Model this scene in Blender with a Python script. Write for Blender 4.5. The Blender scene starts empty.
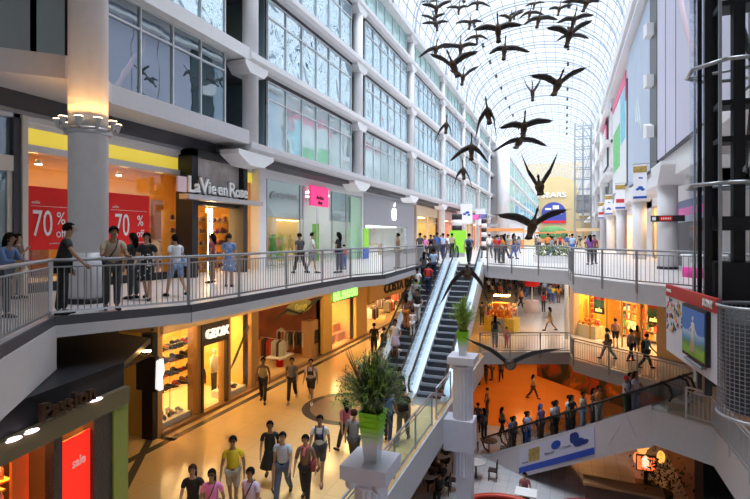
import bpy, math, random
from mathutils import Vector, Matrix
from math import sin, cos, pi, atan, atan2, sqrt, radians
R = random.Random(7)
C = bpy.context.scene.collection
SC = bpy.context.scene
F = 500.0; TH = atan(190/500); CT, ST = cos(TH), sin(TH); EYE = 1.5; HZ = 237.0
def pt(px, d, z=0.0):
    r = (px-375)*d/F
    return (r*CT-d*ST, r*ST+d*CT, z)
def G(px, py, z):                       # where a sight line meets the level z
    return pt(px, F*(EYE-z)/(py-HZ), z)
def wy(px, X):                          # how far along the hall a line of sight meets the side plane X
    u = (px-375)/F
    return X*(CT+u*ST)/(u*CT-ST)
def zat(px, py, X):
    Y = wy(px, X); d = Y*CT-X*ST
    return EYE-(py-HZ)*d/F
# ---------------------------------------------------------------- materials
MATS = {}
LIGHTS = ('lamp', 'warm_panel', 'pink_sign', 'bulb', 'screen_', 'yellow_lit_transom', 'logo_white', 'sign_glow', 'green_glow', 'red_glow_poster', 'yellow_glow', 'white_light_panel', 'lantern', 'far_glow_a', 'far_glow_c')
def mat(name, col, rough=.5, metal=0, em=0, emcol=None, var=.06, vs=6, bump=0, bs=20, spec=.5, alpha=1):
    if name in MATS: return MATS[name]
    if not any(q in name for q in LIGHTS): em = 0      # only lamps, screens, backlit signs and light boxes give off light
    m = bpy.data.materials.new(name); m.use_nodes = True; nt = m.node_tree
    b = nt.nodes['Principled BSDF']
    b.inputs['Roughness'].default_value = rough; b.inputs['Metallic'].default_value = metal
    b.inputs['Specular IOR Level'].default_value = spec
    tc = nt.nodes.new('ShaderNodeTexCoord'); n = nt.nodes.new('ShaderNodeTexNoise')
    n.inputs['Scale'].default_value = vs; n.inputs['Detail'].default_value = 3
    nt.links.new(tc.outputs['Object'], n.inputs['Vector'])
    mx = nt.nodes.new('ShaderNodeMix'); mx.data_type = 'RGBA'
    nt.links.new(n.outputs['Fac'], mx.inputs[0])
    mx.inputs[6].default_value = tuple(max(0, c*(1-var)) for c in col)+(1,)
    mx.inputs[7].default_value = tuple(min(1, c*(1+var)) for c in col)+(1,)
    nt.links.new(mx.outputs[2], b.inputs['Base Color'])
    if em:
        b.inputs['Emission Color'].default_value = tuple(emcol or col)+(1,)
        b.inputs['Emission Strength'].default_value = em
    if bump:
        n2 = nt.nodes.new('ShaderNodeTexNoise'); n2.inputs['Scale'].default_value = bs
        nt.links.new(tc.outputs['Object'], n2.inputs['Vector'])
        bp = nt.nodes.new('ShaderNodeBump'); bp.inputs['Strength'].default_value = bump
        bp.inputs['Distance'].default_value = .05
        nt.links.new(n2.outputs['Fac'], bp.inputs['Height']); nt.links.new(bp.outputs[0], b.inputs['Normal'])
    MATS[name] = m
    return m
def glass(name, tint, refl=.15, rough=.02, wave=0, ws=1.0):
    """clear sheet: see-through with a mirror share"""
    m = bpy.data.materials.new(name); m.use_nodes = True; nt = m.node_tree; nt.nodes.clear()
    o = nt.nodes.new('ShaderNodeOutputMaterial'); t = nt.nodes.new('ShaderNodeBsdfTransparent')
    g = nt.nodes.new('ShaderNodeBsdfGlossy'); mx = nt.nodes.new('ShaderNodeMixShader'); 
    t.inputs[0].default_value = tuple(tint)+(1,); g.inputs['Roughness'].default_value = rough
    g.inputs[0].default_value = (1, 1, 1, 1)
    lw = nt.nodes.new('ShaderNodeLayerWeight'); lw.inputs[0].default_value = .35
    ma = nt.nodes.new('ShaderNodeMath'); ma.operation = 'MULTIPLY_ADD'
    nt.links.new(lw.outputs['Fresnel'], ma.inputs[0]); ma.inputs[1].default_value = .07; ma.inputs[2].default_value = refl
    ma.use_clamp = True
    nt.links.new(ma.outputs[0], mx.inputs[0]); nt.links.new(t.outputs[0], mx.inputs[1]); nt.links.new(g.outputs[0], mx.inputs[2])
    nt.links.new(mx.outputs[0], o.inputs[0]); MATS[name] = m
    return m
def facade_glass(name, body, refl, wave, ws):
    """coated reflective glazing with the slight ripple of toughened panes"""
    m = bpy.data.materials.new(name); m.use_nodes = True; nt = m.node_tree; nt.nodes.clear()
    o = nt.nodes.new('ShaderNodeOutputMaterial'); dfs = nt.nodes.new('ShaderNodeBsdfDiffuse')
    g = nt.nodes.new('ShaderNodeBsdfGlossy'); mx = nt.nodes.new('ShaderNodeMixShader')
    tc = nt.nodes.new('ShaderNodeTexCoord')
    n1 = nt.nodes.new('ShaderNodeTexNoise'); n1.inputs['Scale'].default_value = .5; n1.inputs['Detail'].default_value = 2
    nt.links.new(tc.outputs['Object'], n1.inputs['Vector'])
    cm = nt.nodes.new('ShaderNodeMix'); cm.data_type = 'RGBA'
    cm.inputs[6].default_value = tuple(c*.55 for c in body)+(1,); cm.inputs[7].default_value = tuple(min(1, c*1.4) for c in body)+(1,)
    nt.links.new(n1.outputs['Fac'], cm.inputs[0]); nt.links.new(cm.outputs[2], dfs.inputs[0])
    g.inputs['Roughness'].default_value = .015; g.inputs[0].default_value = (.86, .95, 1, 1)
    n = nt.nodes.new('ShaderNodeTexNoise'); n.inputs['Scale'].default_value = ws; n.inputs['Detail'].default_value = 1
    n.inputs['Distortion'].default_value = 1.0
    nt.links.new(tc.outputs['Object'], n.inputs['Vector'])
    bp = nt.nodes.new('ShaderNodeBump'); bp.inputs['Strength'].default_value = wave; bp.inputs['Distance'].default_value = .1
    nt.links.new(n.outputs['Fac'], bp.inputs['Height']); nt.links.new(bp.outputs[0], g.inputs['Normal'])
    mx.inputs[0].default_value = refl
    nt.links.new(dfs.outputs[0], mx.inputs[1]); nt.links.new(g.outputs[0], mx.inputs[2]); nt.links.new(mx.outputs[0], o.inputs[0])
    MATS[name] = m
    return m
def tilemat(name, c1, c2, mortar, sx, sy, rough=.25, msize=.01, scale=1, off=0):
    m = bpy.data.materials.new(name); m.use_nodes = True; nt = m.node_tree; b = nt.nodes['Principled BSDF']
    b.inputs['Roughness'].default_value = rough
    tc = nt.nodes.new('ShaderNodeTexCoord'); br = nt.nodes.new('ShaderNodeTexBrick')
    nt.links.new(tc.outputs['Object'], br.inputs['Vector'])
    br.offset = off; br.inputs['Scale'].default_value = scale
    br.inputs['Brick Width'].default_value = sx; br.inputs['Row Height'].default_value = sy
    br.inputs['Mortar Size'].default_value = msize
    br.inputs['Color1'].default_value = tuple(c1)+(1,); br.inputs['Color2'].default_value = tuple(c2)+(1,)
    br.inputs['Mortar'].default_value = tuple(mortar)+(1,)
    nt.links.new(br.outputs['Color'], b.inputs['Base Color'])
    MATS[name] = m
    return m
white = mat('white_plaster', (.84, .84, .86), .55)
offwhite = mat('cream_paint', (.78, .73, .66), .5)
colwhite = mat('column_paint', (.80, .80, .83), .45)
steel = mat('brushed_steel', (.52, .54, .57), .32, .75)
rail_m = mat('railing_steel', (.40, .41, .44), .35, .6)
darkm = mat('dark_metal', (.035, .035, .042), .4, .3)
black = mat('black_paint', (.012, .012, .016), .5)
charcoal = mat('charcoal_panel', (.07, .07, .085), .6)
greyp = mat('grey_panel', (.33, .34, .37), .6)
lgrey = mat('light_grey_panel', (.55, .56, .6), .5)
slabm = mat('slab_fascia', (.62, .61, .64), .5)
beige = mat('beige_fascia', (.64, .47, .32), .5)
tan = mat('tan_panel', (.62, .40, .20), .45)
floor3 = tilemat('pale_stone_tiles', (.62, .57, .56), (.66, .61, .60), (.42, .38, .38), 1.2, 1.2, .3)
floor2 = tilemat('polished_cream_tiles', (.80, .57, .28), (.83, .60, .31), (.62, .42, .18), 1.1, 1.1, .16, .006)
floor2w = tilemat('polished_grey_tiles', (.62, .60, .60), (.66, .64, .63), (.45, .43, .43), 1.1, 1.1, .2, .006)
floor1 = tilemat('food_court_tiles', (.52, .53, .57), (.56, .57, .6), (.3, .3, .33), .6, .6, .3)
floor1o = tilemat('orange_terrazzo', (.80, .32, .08), (.82, .35, .1), (.6, .22, .05), 1.2, 1.2, .14, .005)
stripe = mat('dark_floor_inlay', (.09, .08, .075), .25)
clearg = glass('shop_glass', (.97, .98, .98), .04)
railg = glass('balustrade_glass', (.80, .90, .92), .03)
roofg = glass('vault_glass', (.93, .96, 1), .02)
warm = mat('warm_lamp', (1, .8, .5), em=36, emcol=(1, .62, .25))
warm2 = mat('warm_panel', (1, .8, .5), em=5, emcol=(1, .66, .3))
cool = mat('cool_lamp', (1, 1, 1), em=7, emcol=(.9, .95, 1))
goldwall = mat('gold_wall', (.85, .48, .10), .5, var=.2, vs=2)
redm = mat('red_poster', (.90, .02, .015), .75, em=.6, emcol=(1, .04, .015))
wtext = mat('white_lettering', (.95, .95, .95), .5, em=.8, emcol=(1, 1, 1))
pinkm = mat('pink_sign', (.9, .04, .25), .4, em=.6, emcol=(1, .05, .25))
# ---------------------------------------------------------------- mesh building
class MB:
    def __init__(s): s.v = []; s.f = []; s.m = []; s.sm = []
    def add(s, vs, fs, m=0, sm=False):
        k = len(s.v); s.v += [tuple(v) for v in vs]
        for f in fs: s.f.append(tuple(i+k for i in f)); s.m.append(m); s.sm.append(sm)
        return s
    def box(s, x0, x1, y0, y1, z0, z1, m=0):
        return s.add([(x0,y0,z0),(x1,y0,z0),(x1,y1,z0),(x0,y1,z0),(x0,y0,z1),(x1,y0,z1),(x1,y1,z1),(x0,y1,z1)],
                     [(0,3,2,1),(4,5,6,7),(0,1,5,4),(1,2,6,5),(2,3,7,6),(3,0,4,7)], m)
    def bar(s, a, b, w, h, m=0, up=(0,0,1)):
        a, b = Vector(a), Vector(b); t = (b-a).normalized(); u = Vector(up)
        if abs(t.dot(u)) > .98: u = Vector((0,1,0))
        x = t.cross(u).normalized()*w/2; y = x.cross(t).normalized()*h/2
        vs = [p+i*x+j*y for p in (a,b) for i,j in ((-1,-1),(1,-1),(1,1),(-1,1))]
        return s.add(vs, [(0,3,2,1),(4,5,6,7),(0,1,5,4),(1,2,6,5),(2,3,7,6),(3,0,4,7)], m)
    def tube(s, pts, r, n=8, m=0, cap=True):
        pts = [Vector(p) for p in pts]; rs = r if isinstance(r, (list, tuple)) else [r]*len(pts)
        vs = []; fs = []; px = None
        for i, p in enumerate(pts):
            t = (pts[min(i+1, len(pts)-1)]-pts[max(i-1, 0)]).normalized()
            if px is None: px = t.cross(Vector((0,0,1)) if abs(t.z) < .9 else Vector((0,1,0))).normalized()
            px = (px-t*px.dot(t)).normalized(); py = t.cross(px)
            vs += [p+rs[i]*(cos(2*pi*k/n)*px+sin(2*pi*k/n)*py) for k in range(n)]
        for i in range(len(pts)-1):
            for k in range(n):
                a = i*n+k; b = i*n+(k+1) % n; fs.append((a, b, b+n, a+n))
        if cap: fs.append(tuple(range(n))[::-1]); fs.append(tuple(range((len(pts)-1)*n, len(pts)*n)))
        return s.add(vs, fs, m, True)
    def lathe(s, prof, c=(0,0,0), n=20, m=0, sm=True, cap=True, ex=1, ey=1):
        vs = [(c[0]+r*cos(2*pi*k/n)*ex, c[1]+r*sin(2*pi*k/n)*ey, c[2]+z) for r, z in prof for k in range(n)]
        fs = [(i*n+k, i*n+(k+1) % n, (i+1)*n+(k+1) % n, (i+1)*n+k) for i in range(len(prof)-1) for k in range(n)]
        s.add(vs, fs, m, sm)
        if cap:
            k0 = len(s.v)-len(vs)
            for q in (tuple(range(k0, k0+n))[::-1], tuple(range(len(s.v)-n, len(s.v)))): s.f.append(q); s.m.append(m); s.sm.append(False)
        return s
    def ball(s, c, rx, ry=None, rz=None, n=10, k=7, m=0):
        ry = ry or rx; rz = rz or rx
        vs = [(c[0]+rx*sin(pi*i/k)*cos(2*pi*j/n), c[1]+ry*sin(pi*i/k)*sin(2*pi*j/n), c[2]-rz*cos(pi*i/k)) for i in range(k+1) for j in range(n)]
        fs = [(i*n+j, i*n+(j+1) % n, (i+1)*n+(j+1) % n, (i+1)*n+j) for i in range(k) for j in range(n)]
        return s.add(vs, fs, m, True)
    def prism(s, poly, z0, z1, m=0, ms=None):
        """horizontal slab from an outline in plan; ms = material of the edge"""
        from mathutils.geometry import tessellate_polygon
        a = sum(poly[i][0]*poly[(i+1) % len(poly)][1]-poly[(i+1) % len(poly)][0]*poly[i][1] for i in range(len(poly)))
        if a < 0: poly = poly[::-1]
        n = len(poly); tri = tessellate_polygon([[Vector((p[0], p[1], 0)) for p in poly]])
        vs = [(p[0], p[1], z0) for p in poly]+[(p[0], p[1], z1) for p in poly]
        up = []; dn = []
        for t in tri:
            a, b, c = [Vector(poly[i][:2]) for i in t]
            if (b-a).cross(c-a) < 0: t = (t[0], t[2], t[1])
            up.append((t[0]+n, t[1]+n, t[2]+n)); dn.append((t[2], t[1], t[0]))
        s.add(vs, up+dn, m)
        k0 = len(s.v)-len(vs)
        for i in range(n):
            j = (i+1) % n; s.f.append((k0+i, k0+j, k0+j+n, k0+i+n)); s.m.append(m if ms is None else ms); s.sm.append(False)
        return s
    def slabpoly(s, pts, off, m=0):
        """planar polygon (3-D points) thickened by the vector off"""
        n = len(pts); o = Vector(off); P = [Vector(p) for p in pts]
        fs = [tuple(range(n))[::-1], tuple(range(n, 2*n))]+[(i, (i+1) % n, (i+1) % n+n, i+n) for i in range(n)]
        return s.add(P+[p+o for p in P], fs, m)
    def build(s, name, mats, parent=None, loc=None, world=False, smooth=None):
        me = bpy.data.meshes.new(name); mats = mats if isinstance(mats, (list, tuple)) else [mats]
        off = Vector((0, 0, 0))
        if world:
            p = parent
            while p: off += p.location; p = p.parent
            if loc is not None: off += Vector(loc)
        me.from_pydata([(v[0]-off.x, v[1]-off.y, v[2]-off.z) for v in s.v] if world else s.v, [], s.f)
        for q in mats: me.materials.append(q)
        me.polygons.foreach_set('material_index', s.m)
        me.polygons.foreach_set('use_smooth', s.sm if smooth is None else [smooth]*len(s.f))
        me.update()
        o = bpy.data.objects.new(name, me); C.objects.link(o)
        if parent: o.parent = parent
        if loc is not None: o.location = loc
        return o
def tag(o, label=None, cat=None, group=None, kind=None):
    if label: o['label'] = label
    if cat: o['category'] = cat
    if group: o['group'] = group
    if kind: o['kind'] = kind
    return o
def thing(name, label, cat, loc=(0,0,0), rz=0, group=None):
    o = bpy.data.objects.new(name, None); C.objects.link(o); o.empty_display_size = .1
    o.location = loc; o.rotation_euler = (0, 0, rz)
    return tag(o, label, cat, group)
def struct(name, mb, mats, parent=None, **k):
    o = mb.build(name, mats, parent, **k)
    if not parent: o['kind'] = 'structure'
    return o
KIDS = {}
def copy_tree(o, parent=None):
    if not KIDS or o not in KIDS: pass
    c = o.copy(); C.objects.link(c); c.parent = parent
    for ch in list(o.children): copy_tree(ch, c)
    return c
def text_mb(txt, size, depth=.02, bold=0.0, font_scale=1.0, align='CENTER'):
    cu = bpy.data.curves.new('t', 'FONT'); cu.body = txt; cu.size = size; cu.extrude = depth/2; cu.offset = bold
    cu.align_x = align; cu.align_y = 'CENTER'; cu.resolution_u = 3
    ob = bpy.data.objects.new('t', cu); C.objects.link(ob)
    me = bpy.data.meshes.new_from_object(ob.evaluated_get(bpy.context.evaluated_depsgraph_get()))
    mb = MB(); mb.add([(v.co.x*font_scale, v.co.y, v.co.z) for v in me.vertices], [tuple(p.vertices) for p in me.polygons])
    bpy.data.objects.remove(ob); bpy.data.meshes.remove(me); bpy.data.curves.remove(cu)
    return mb
def place_text(mb, o, right, up):
    """turn lettering made in XY into world: origin o, reading direction right"""
    r, u, o = Vector(right).normalized(), Vector(up).normalized(), Vector(o); n = r.cross(u)
    mb.v = [tuple(o+r*v[0]+u*v[1]+n*v[2]) for v in mb.v]
    return mb
# ================================================================ camera, sky
cam_d = bpy.data.cameras.new('camera'); cam = bpy.data.objects.new('camera', cam_d); C.objects.link(cam)
cam_d.sensor_width = 36; cam_d.lens = 36*F/750; cam_d.shift_y = -(249.5-HZ)/750
cam.location = (0, 0, EYE); cam.rotation_euler = (pi/2, 0, TH); SC.camera = cam; cam_d.clip_start = .05; cam_d.clip_end = 600
SC.view_settings.view_transform = 'Standard'; SC.view_settings.look = 'None'; SC.view_settings.gamma = 1
SC.view_settings.exposure = 0.14
w = bpy.data.worlds.new('sky'); SC.world = w; w.use_nodes = True
bg = w.node_tree.nodes['Background']; bg.inputs[0].default_value = (.86, .93, 1, 1); bg.inputs[1].default_value = 1.3
sun_d = bpy.data.lights.new('daylight', 'SUN'); sun = bpy.data.objects.new('daylight', sun_d); C.objects.link(sun)
sun_d.energy = 8.2; sun_d.angle = radians(70); sun_d.color = (.93, .97, 1); sun.location = (0, 60, 40); sun.rotation_euler = Vector((.03, -.25, 1)).to_track_quat('Z', 'Y').to_euler()
SC.cycles.max_bounces = 6; SC.cycles.diffuse_bounces = 3; SC.cycles.glossy_bounces = 3
SC.cycles.transparent_max_bounces = 12; SC.cycles.caustics_reflective = False; SC.cycles.caustics_refractive = False
SC.cycles.sample_clamp_indirect = 4
# ================================================================ floors
Z2, Z1 = -4.8, -9.6
E3 = [G(0, 347, 0), G(53, 318, 0), G(190, 306, 0), G(241, 297.5, 0), G(352, 278, 0), G(384, 275.3, 0), G(425, 264, 0)]
E3 = [(-1.2, -2.5, 0), (-3.4, .4, 0)]+E3
YL = 27.3                                        # where the escalators land on the upper floor
BR = [(-3.75, 26.6), (.2, 23.7), (.35, 20.4), (2.18, 17.9), (3.5, 16.7), (4.1, 15.6), (4.3, 11.5), (4.9, 10)]
XW = 6.3                                         # right shop plane
b = MB()
b.prism([(-14, -3)]+[p[:2] for p in E3]+[(-7.7, YL), (-14, YL)], -.35, 0)
b.prism([(-18.6, YL), (-3.9, YL)]+BR+[(9, 10), (12, 14), (12, 206), (-18.6, 206)], -.5, 0)
fl3 = struct('floor', b, [floor3])
b = MB()
b.prism([(-18.6, -3), (-14, -3), (-14, 206), (-18.6, 206)], -.34, .004)
struct('floor', b, [offwhite])
b = MB()                                          # deep fascia under the near walkway, and the slim one further on
def wall_strip(b, path, z0, z1, t, m=0):
    for p, q in zip(path[:-1], path[1:]):
        p, q = Vector(p[:2]), Vector(q[:2]); n = (q-p).normalized(); n = Vector((n.y, -n.x))*t
        b.slabpoly([(p.x, p.y, z0), (q.x, q.y, z0), (q.x, q.y, z1), (p.x, p.y, z1)], (n.x, n.y, 0), m)
wall_strip(b, E3[:4], -.95, -.14, .06); wall_strip(b, E3, -.14, .03, .045, 1)
wall_strip(b, E3[3:], -.36, -.14, .06)
struct('trim_1', b, [slabm, charcoal])
b = MB(); wall_strip(b, [(-4.0, YL), (-3.75, 26.6)]+BR, -.62, -.03, .05); struct('trim_2', b, [slabm])
E2R = [(-4.36, 27.6), (.27, 29.4), (.47, 27.8), (2.0, 26.3), (3.1, 25.4), (4.9, 23.6), (3.0, 20.8), (4.66, 19.5), (4.66, 16), (4.66, 9)]
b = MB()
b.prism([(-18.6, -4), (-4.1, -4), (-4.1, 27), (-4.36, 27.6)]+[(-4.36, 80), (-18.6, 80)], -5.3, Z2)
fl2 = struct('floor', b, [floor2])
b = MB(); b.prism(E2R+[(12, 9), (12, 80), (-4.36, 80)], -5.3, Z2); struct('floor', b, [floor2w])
b = MB(); wall_strip(b, [(-4.1, 1), (-4.1, 27), (-4.36, 27.6)], -5.85, -4.83, .05); 
struct('trim_3', b, [lgrey])
b = MB(); wall_strip(b, E2R[:6], -5.45, -4.83, .05); wall_strip(b, E2R[6:], -6.1, -4.83, .05)
struct('trim_4', b, [slabm])
b = MB(); b.box(-20, 14, -4, 30, -9.9, Z1); struct('floor', b, [floor1])
b = MB(); b.box(-20, 14, 30, 62, -9.9, Z1-.0); struct('floor', b, [floor1o])
# inlaid dark stripe of the lower concourse and the round inlay
b = MB()
b.box(-11.6, -11.35, 8, 36, Z2, Z2+.006); b.box(-11.95, -11.3, 12.2, 12.4, Z2, Z2+.006)
p1, p2 = G(153, 432, Z2), G(142, 499, Z2)
b.slabpoly([(p1[0]-.1, p1[1], Z2), (p1[0]+.16, p1[1], Z2), (p2[0]+.16, p2[1]-1, Z2), (p2[0]-.1, p2[1]-1, Z2)], (0, 0, .007))
b.build('floor_inlay', stripe); tag(bpy.data.objects['floor_inlay'], 'dark stone stripe let into the floor before the shoe shop windows', 'floor inlay')
c = G(352, 408, Z2); b = MB(); b.lathe([(1.75, 0), (1.75, .008)], (0, 0, 0), 48)
o = thing('round_floor_inlay', 'brown round floor inlay with dark border under the tall potted fern', 'floor inlay', (c[0]-.1, c[1], Z2))
b.build('border', stripe, o); b = MB(); b.lathe([(1.45, 0), (1.45, .014)], (0, 0, 0), 48)
b.build('disc', mat('brown_terrazzo', (.30, .19, .12), .25), o)
# ================================================================ walls round the hall
b = MB(); b.box(-20, -18.6, -4, 206, 0, 5); b.box(-20, -18.6, -4, 206, -5.3, -.35); struct('wall_left', b, [offwhite])
b = MB(); b.box(-20, -14.6, 5, 206, 5, 18.8); struct('wall_left', b, [greyp])
b = MB(); b.box(9.6, 12, 9, 206, 0, 18.8); b.box(9.6, 12, 5, 206, -9.6, 0); struct('wall_right', b, [offwhite])
b = MB(); b.box(-20, 12, -4.6, -4, -9.6, 26)
o = struct('wall_back', b, [offwhite])
b = MB(); b.box(-14.6, -13.6, -4, 6.3, 4.2, 18.8); struct('wall_left', b, [greyp])
b = MB(); b.box(6.3, 12, -4, 9, 0, 18.8); struct('wall_right', b, [lgrey])
# lower levels: back walls
b = MB(); b.box(-20, 12, 61.5, 62, -9.6, -5.3); struct('wall_back', b, [mat('rust_wall', (.42, .16, .07), .6, var=.4, vs=1)])
b = MB(); b.box(-20, -12.4, -4, 62, -9.6, -5.3); struct('wall_left', b, [tan])
b = MB(); b.box(-20, 12, 79.6, 80, -4.8, -.5); struct('wall_back', b, [charcoal])
# ================================================================ left facade
YC = [17.05+11.5*k for k in range(7)]
SILL = [5.35, 9.0, 12.65, 16.3]; EAVE = 18.8
fg_lo = facade_glass('facade_glass_pale', (.52, .72, .72), .52, .10, .7)
fg_mid = facade_glass('facade_glass_rippled', (.26, .52, .64), .68, .9, .8)
fg_dark = facade_glass('facade_glass_dark', (.05, .10, .12), .42, .05, .6)
mull = mat('white_mullion', (.72, .76, .80), .4, .2)
greeng = facade_glass('parapet_glass_green', (.45, .72, .66), .35, .05, 1)
tn = [5]
def trimo(b, mats):
    struct('trim_%d' % tn[0], b, mats); tn[0] += 1
# slab bands
for zi, z in enumerate(SILL):
    b = MB(); b.box(-14.6, -11.95, 17.05, 92, z-.42, z)
    b.slabpoly([(-11.95, 17.05, z-.42), (-11.95, 17.05, z), (-11.80, 17.05, z), (-11.80, 17.05, z-.25)], (0, 75, 0))
    b.box(-14.6, -12.25, 17.05, 92, z-.62, z-.42, 1)
    trimo(b, [slabm if zi == 0 else white, charcoal])
b = MB(); b.box(-14.6, -11.7, 7, 92, EAVE-.5, EAVE); trimo(b, [white])
SILLN = [5.8, 9.15, 12.7, 16.3]
NEAR = [(-14, 5.6), (-13, 6.6), (-11.95, 7.6), (-11.05, 8.45), (-10.9, 9.1), (-11.9, 10.5), (-11.9, 17.05), (-14.6, 17.05), (-14.6, 5.6)]
for zi, z in enumerate(SILLN):
    b = MB(); b.prism(NEAR, z-(.55 if zi == 0 else .5), z); trimo(b, [slabm if zi == 0 else white])
# bulkhead with vent panels above the upper-level shops
b = MB(); b.box(-14.6, -13.2, 7, 92, 4.7, 4.95); 
for k in range(7):
    for q in range(4):
        y = YC[k]+2+2.4*q; b.box(-13.2, -13.17, y, y+.9, 4.72, 4.92, 1)
trimo(b, [greyp, charcoal])
b = MB(); b.box(-14.6, -13.15, 7, 16.6, 4.8, 5.25); trimo(b, [charcoal])
wn = [1]
def facade_window(Y0, Y1, z0, z1, gm, n, X=-12.3, tr=.26, parapet=False):
    b = MB(); zt = z1-tr*(z1-z0); t = .05
    for i in range(n+1):
        y = Y0+(Y1-Y0)*i/n; b.box(X-.04, X+.07, y-t/2, y+t/2, z0, z1)
    for z in ((z0+.03, zt, z1-.03) if tr else (z0+.03, z1-.03)): b.box(X-.03, X+.06, Y0, Y1, z-.03, z+.03)
    o = struct('window_%d' % wn[0], b, [mull]); wn[0] += 1
    g = MB()
    for i in range(n):
        a, c = Y0+(Y1-Y0)*i/n, Y0+(Y1-Y0)*(i+1)/n
        e = R.uniform(-.012, .012); g.slabpoly([(X+e, a, z0), (X-e, c, z0), (X-e, c, z1), (X+e, a, z1)], (-.03, 0, 0))
    g.build('pane', gm, o); return o
recess = mat('recess_teal', (.16, .24, .27), .5)
for k in range(6):
    y0 = YC[k]
    for zi, z in enumerate(SILL[:3]):
        if y0 > 60 and zi < 2 and k >= 4: pass
        facade_window(y0+1.9, y0+11.1, z, SILL[zi+1]-.6, fg_lo if zi == 0 else fg_mid, 6)
    facade_window(y0+.5, y0+11.1, SILL[3], EAVE-.5, greeng, 6, tr=0)
b = MB()
for k in range(6):
    for zi, z in enumerate(SILL[:3]): b.box(-14.6, -12.4, YC[k]+1.8, YC[k]+1.88, z, z+3.1)
struct('wall_left', b, [recess])
b = MB()                                          # amber panels, their colour standing in for warm light in the recesses
for k in range(6):
    for zi in (1, 2): b.box(-14.55, -14.4, YC[k]+.5, YC[k]+1.8, SILL[zi]+.2, SILL[zi]+2.4)
o = b.build('warm_recess_panel', mat('amber_panel', (.9, .5, .12), .5, em=1.0, emcol=(1, .5, .1))); tag(o, 'amber lit panels at the back of the recesses between office windows', 'wall panel', kind='structure'); o.name = 'wall_left'
for zi, z in enumerate(SILLN[:3]):
    facade_window(10.5, 15.97, z, SILLN[zi+1]-.5-(.02 if zi else 0), fg_dark if zi == 0 else fg_mid, 4)
    b = MB(); b.box(-14.5, -12.4, 16.0, 16.1, z, SILLN[zi+1]-.5); struct('wall_left', b, [darkm])
# the facade's angled corner behind the big round column
b = MB(); X0 = Vector((-12.35, 7.75)); X1 = Vector((-11.35, 8.75))
for zi, z in enumerate(SILLN[:3]):
    zt = SILLN[zi+1]-.5
    b = MB(); g = MB()
    path = [Vector((-14, 5.9)), Vector((-12.7, 7.25)), X0*.5+X1*.5, X1]
    for p, q in zip(path[:-1], path[1:]):
        g.slabpoly([(p.x, p.y, z), (q.x, q.y, z), (q.x, q.y, zt), (p.x, p.y, zt)], (-.03, .03, 0))
        for e in (p, q): b.box(e.x-.04, e.x+.05, e.y-.05, e.y+.04, z, zt)
        for zz in (z+.04, zt-.04): b.bar((p.x, p.y, zz), (q.x, q.y, zz), .07, .07)
    o = struct('window_%d' % wn[0], b, [darkm]); wn[0] += 1; g.build('pane', fg_dark, o)
    b = MB(); g = MB(); p, q = X1, Vector((-12.3, 10.5))
    g.slabpoly([(p.x, p.y, z), (q.x, q.y, z), (q.x, q.y, zt), (p.x, p.y, zt)], (-.03, -.02, 0))
    for zz in (z+.04, z+2.0, zt-.04): b.bar((p.x, p.y, zz), (q.x, q.y, zz), .06, .06)
    o = struct('window_%d' % wn[0], b, [mull]); wn[0] += 1; g.build('pane', fg_dark, o)
# ================================================================ columns
def haunch(b, Y, X0, X1, ztop, m=0, h=.75, wid=1.35):
    b.slabpoly([(X0, Y-wid, ztop), (X0, Y+wid, ztop), (X0, Y+wid, ztop-.18), (X0, Y+.5, ztop-h), (X0, Y-.5, ztop-h), (X0, Y-wid, ztop-.18)], (X1-X0, 0, 0), m)
for k in range(7):
    t = thing('round_column', ['round white column between the lingerie shop and the glass shopfront', 'round white column beside the grey metal shopfront', 'round white column beyond the grey metal shopfront'][k] if k < 3 else
              'slim white column far down the left side of the hall', 'column', (-12.2, YC[k]+.5, 0), 0, None if k < 3 else 'far columns of the left side')
    b = MB(); b.lathe([(.33, 4.45 if k < 3 else 0), (.33, EAVE-.5)], n=24); b.build('shaft', colwhite, t)
    b = MB()
    for z in SILL+[EAVE]:
        haunch(b, 0, -.55, .34, z-.4 if z < EAVE else z-.5, h=.55 if z == SILL[0] else .45, wid=1.25 if z == SILL[0] else .8)
    b.build('capital', white, t)
cx, cy = pt(88.5, 11.5)[:2]
t = thing('round_column', 'huge round white column in the left foreground with a ring of lamps', 'column', (cx, cy, 0))
b = MB(); b.lathe([(.41, 1.15), (.41, EAVE-.5)], n=40); b.build('shaft', colwhite, t)
b = MB(); b.lathe([(.42, .12), (.42, 1.15)], n=40); b.build('tiled_base', tilemat('white_wall_tiles', (.62,.62,.66), (.66,.66,.7), (.36,.36,.4), .3, .3, .3, .008), t)
b = MB(); b.lathe([(.435, 0), (.435, .12)], n=40); b.build('plinth', black, t)
ring = MB(); ring.lathe([(.41, -.1), (.48, -.08), (.50, 0), (.48, .05), (.41, .06)], (0, 0, 3.92), 40); rg = ring.build('lamp_ring', steel, t)
for k in range(10):
    a = 2*pi*k/10+.25; q = MB(); x, y = .60*cos(a), .60*sin(a)
    q.bar((.48*cos(a), .48*sin(a), 3.92), (x, y, 3.96), .05, .05); q.lathe([(.03, 0), (.04, .04), (.085, .20), (.10, .21)], (x, y, 3.95), 12)
    u = q.build('uplight', steel, rg)
for k in range(10):
    a = 2*pi*k/10+.25; q = MB(); q.lathe([(.085, 0), (.085, .01)], (.60*cos(a), .60*sin(a), 4.14), 12)
    q.build('bulb', mat('uplight_bulb', (1, .8, .5), em=14, emcol=(1, .62, .3)), rg)
for k in range(10):
    a = 2*pi*k/10+.25; ld = bpy.data.lights.new('uplight_glow', 'SPOT'); lo = bpy.data.objects.new('uplight_glow', ld); C.objects.link(lo); ld.energy = 7; ld.color = (1, .48, .14); ld.spot_size = radians(150); ld.spot_blend = .6; ld.shadow_soft_size = .04
    lo.location = (cx+.60*cos(a), cy+.60*sin(a), 4.20); lo.rotation_euler = (pi, 0, 0)
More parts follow.
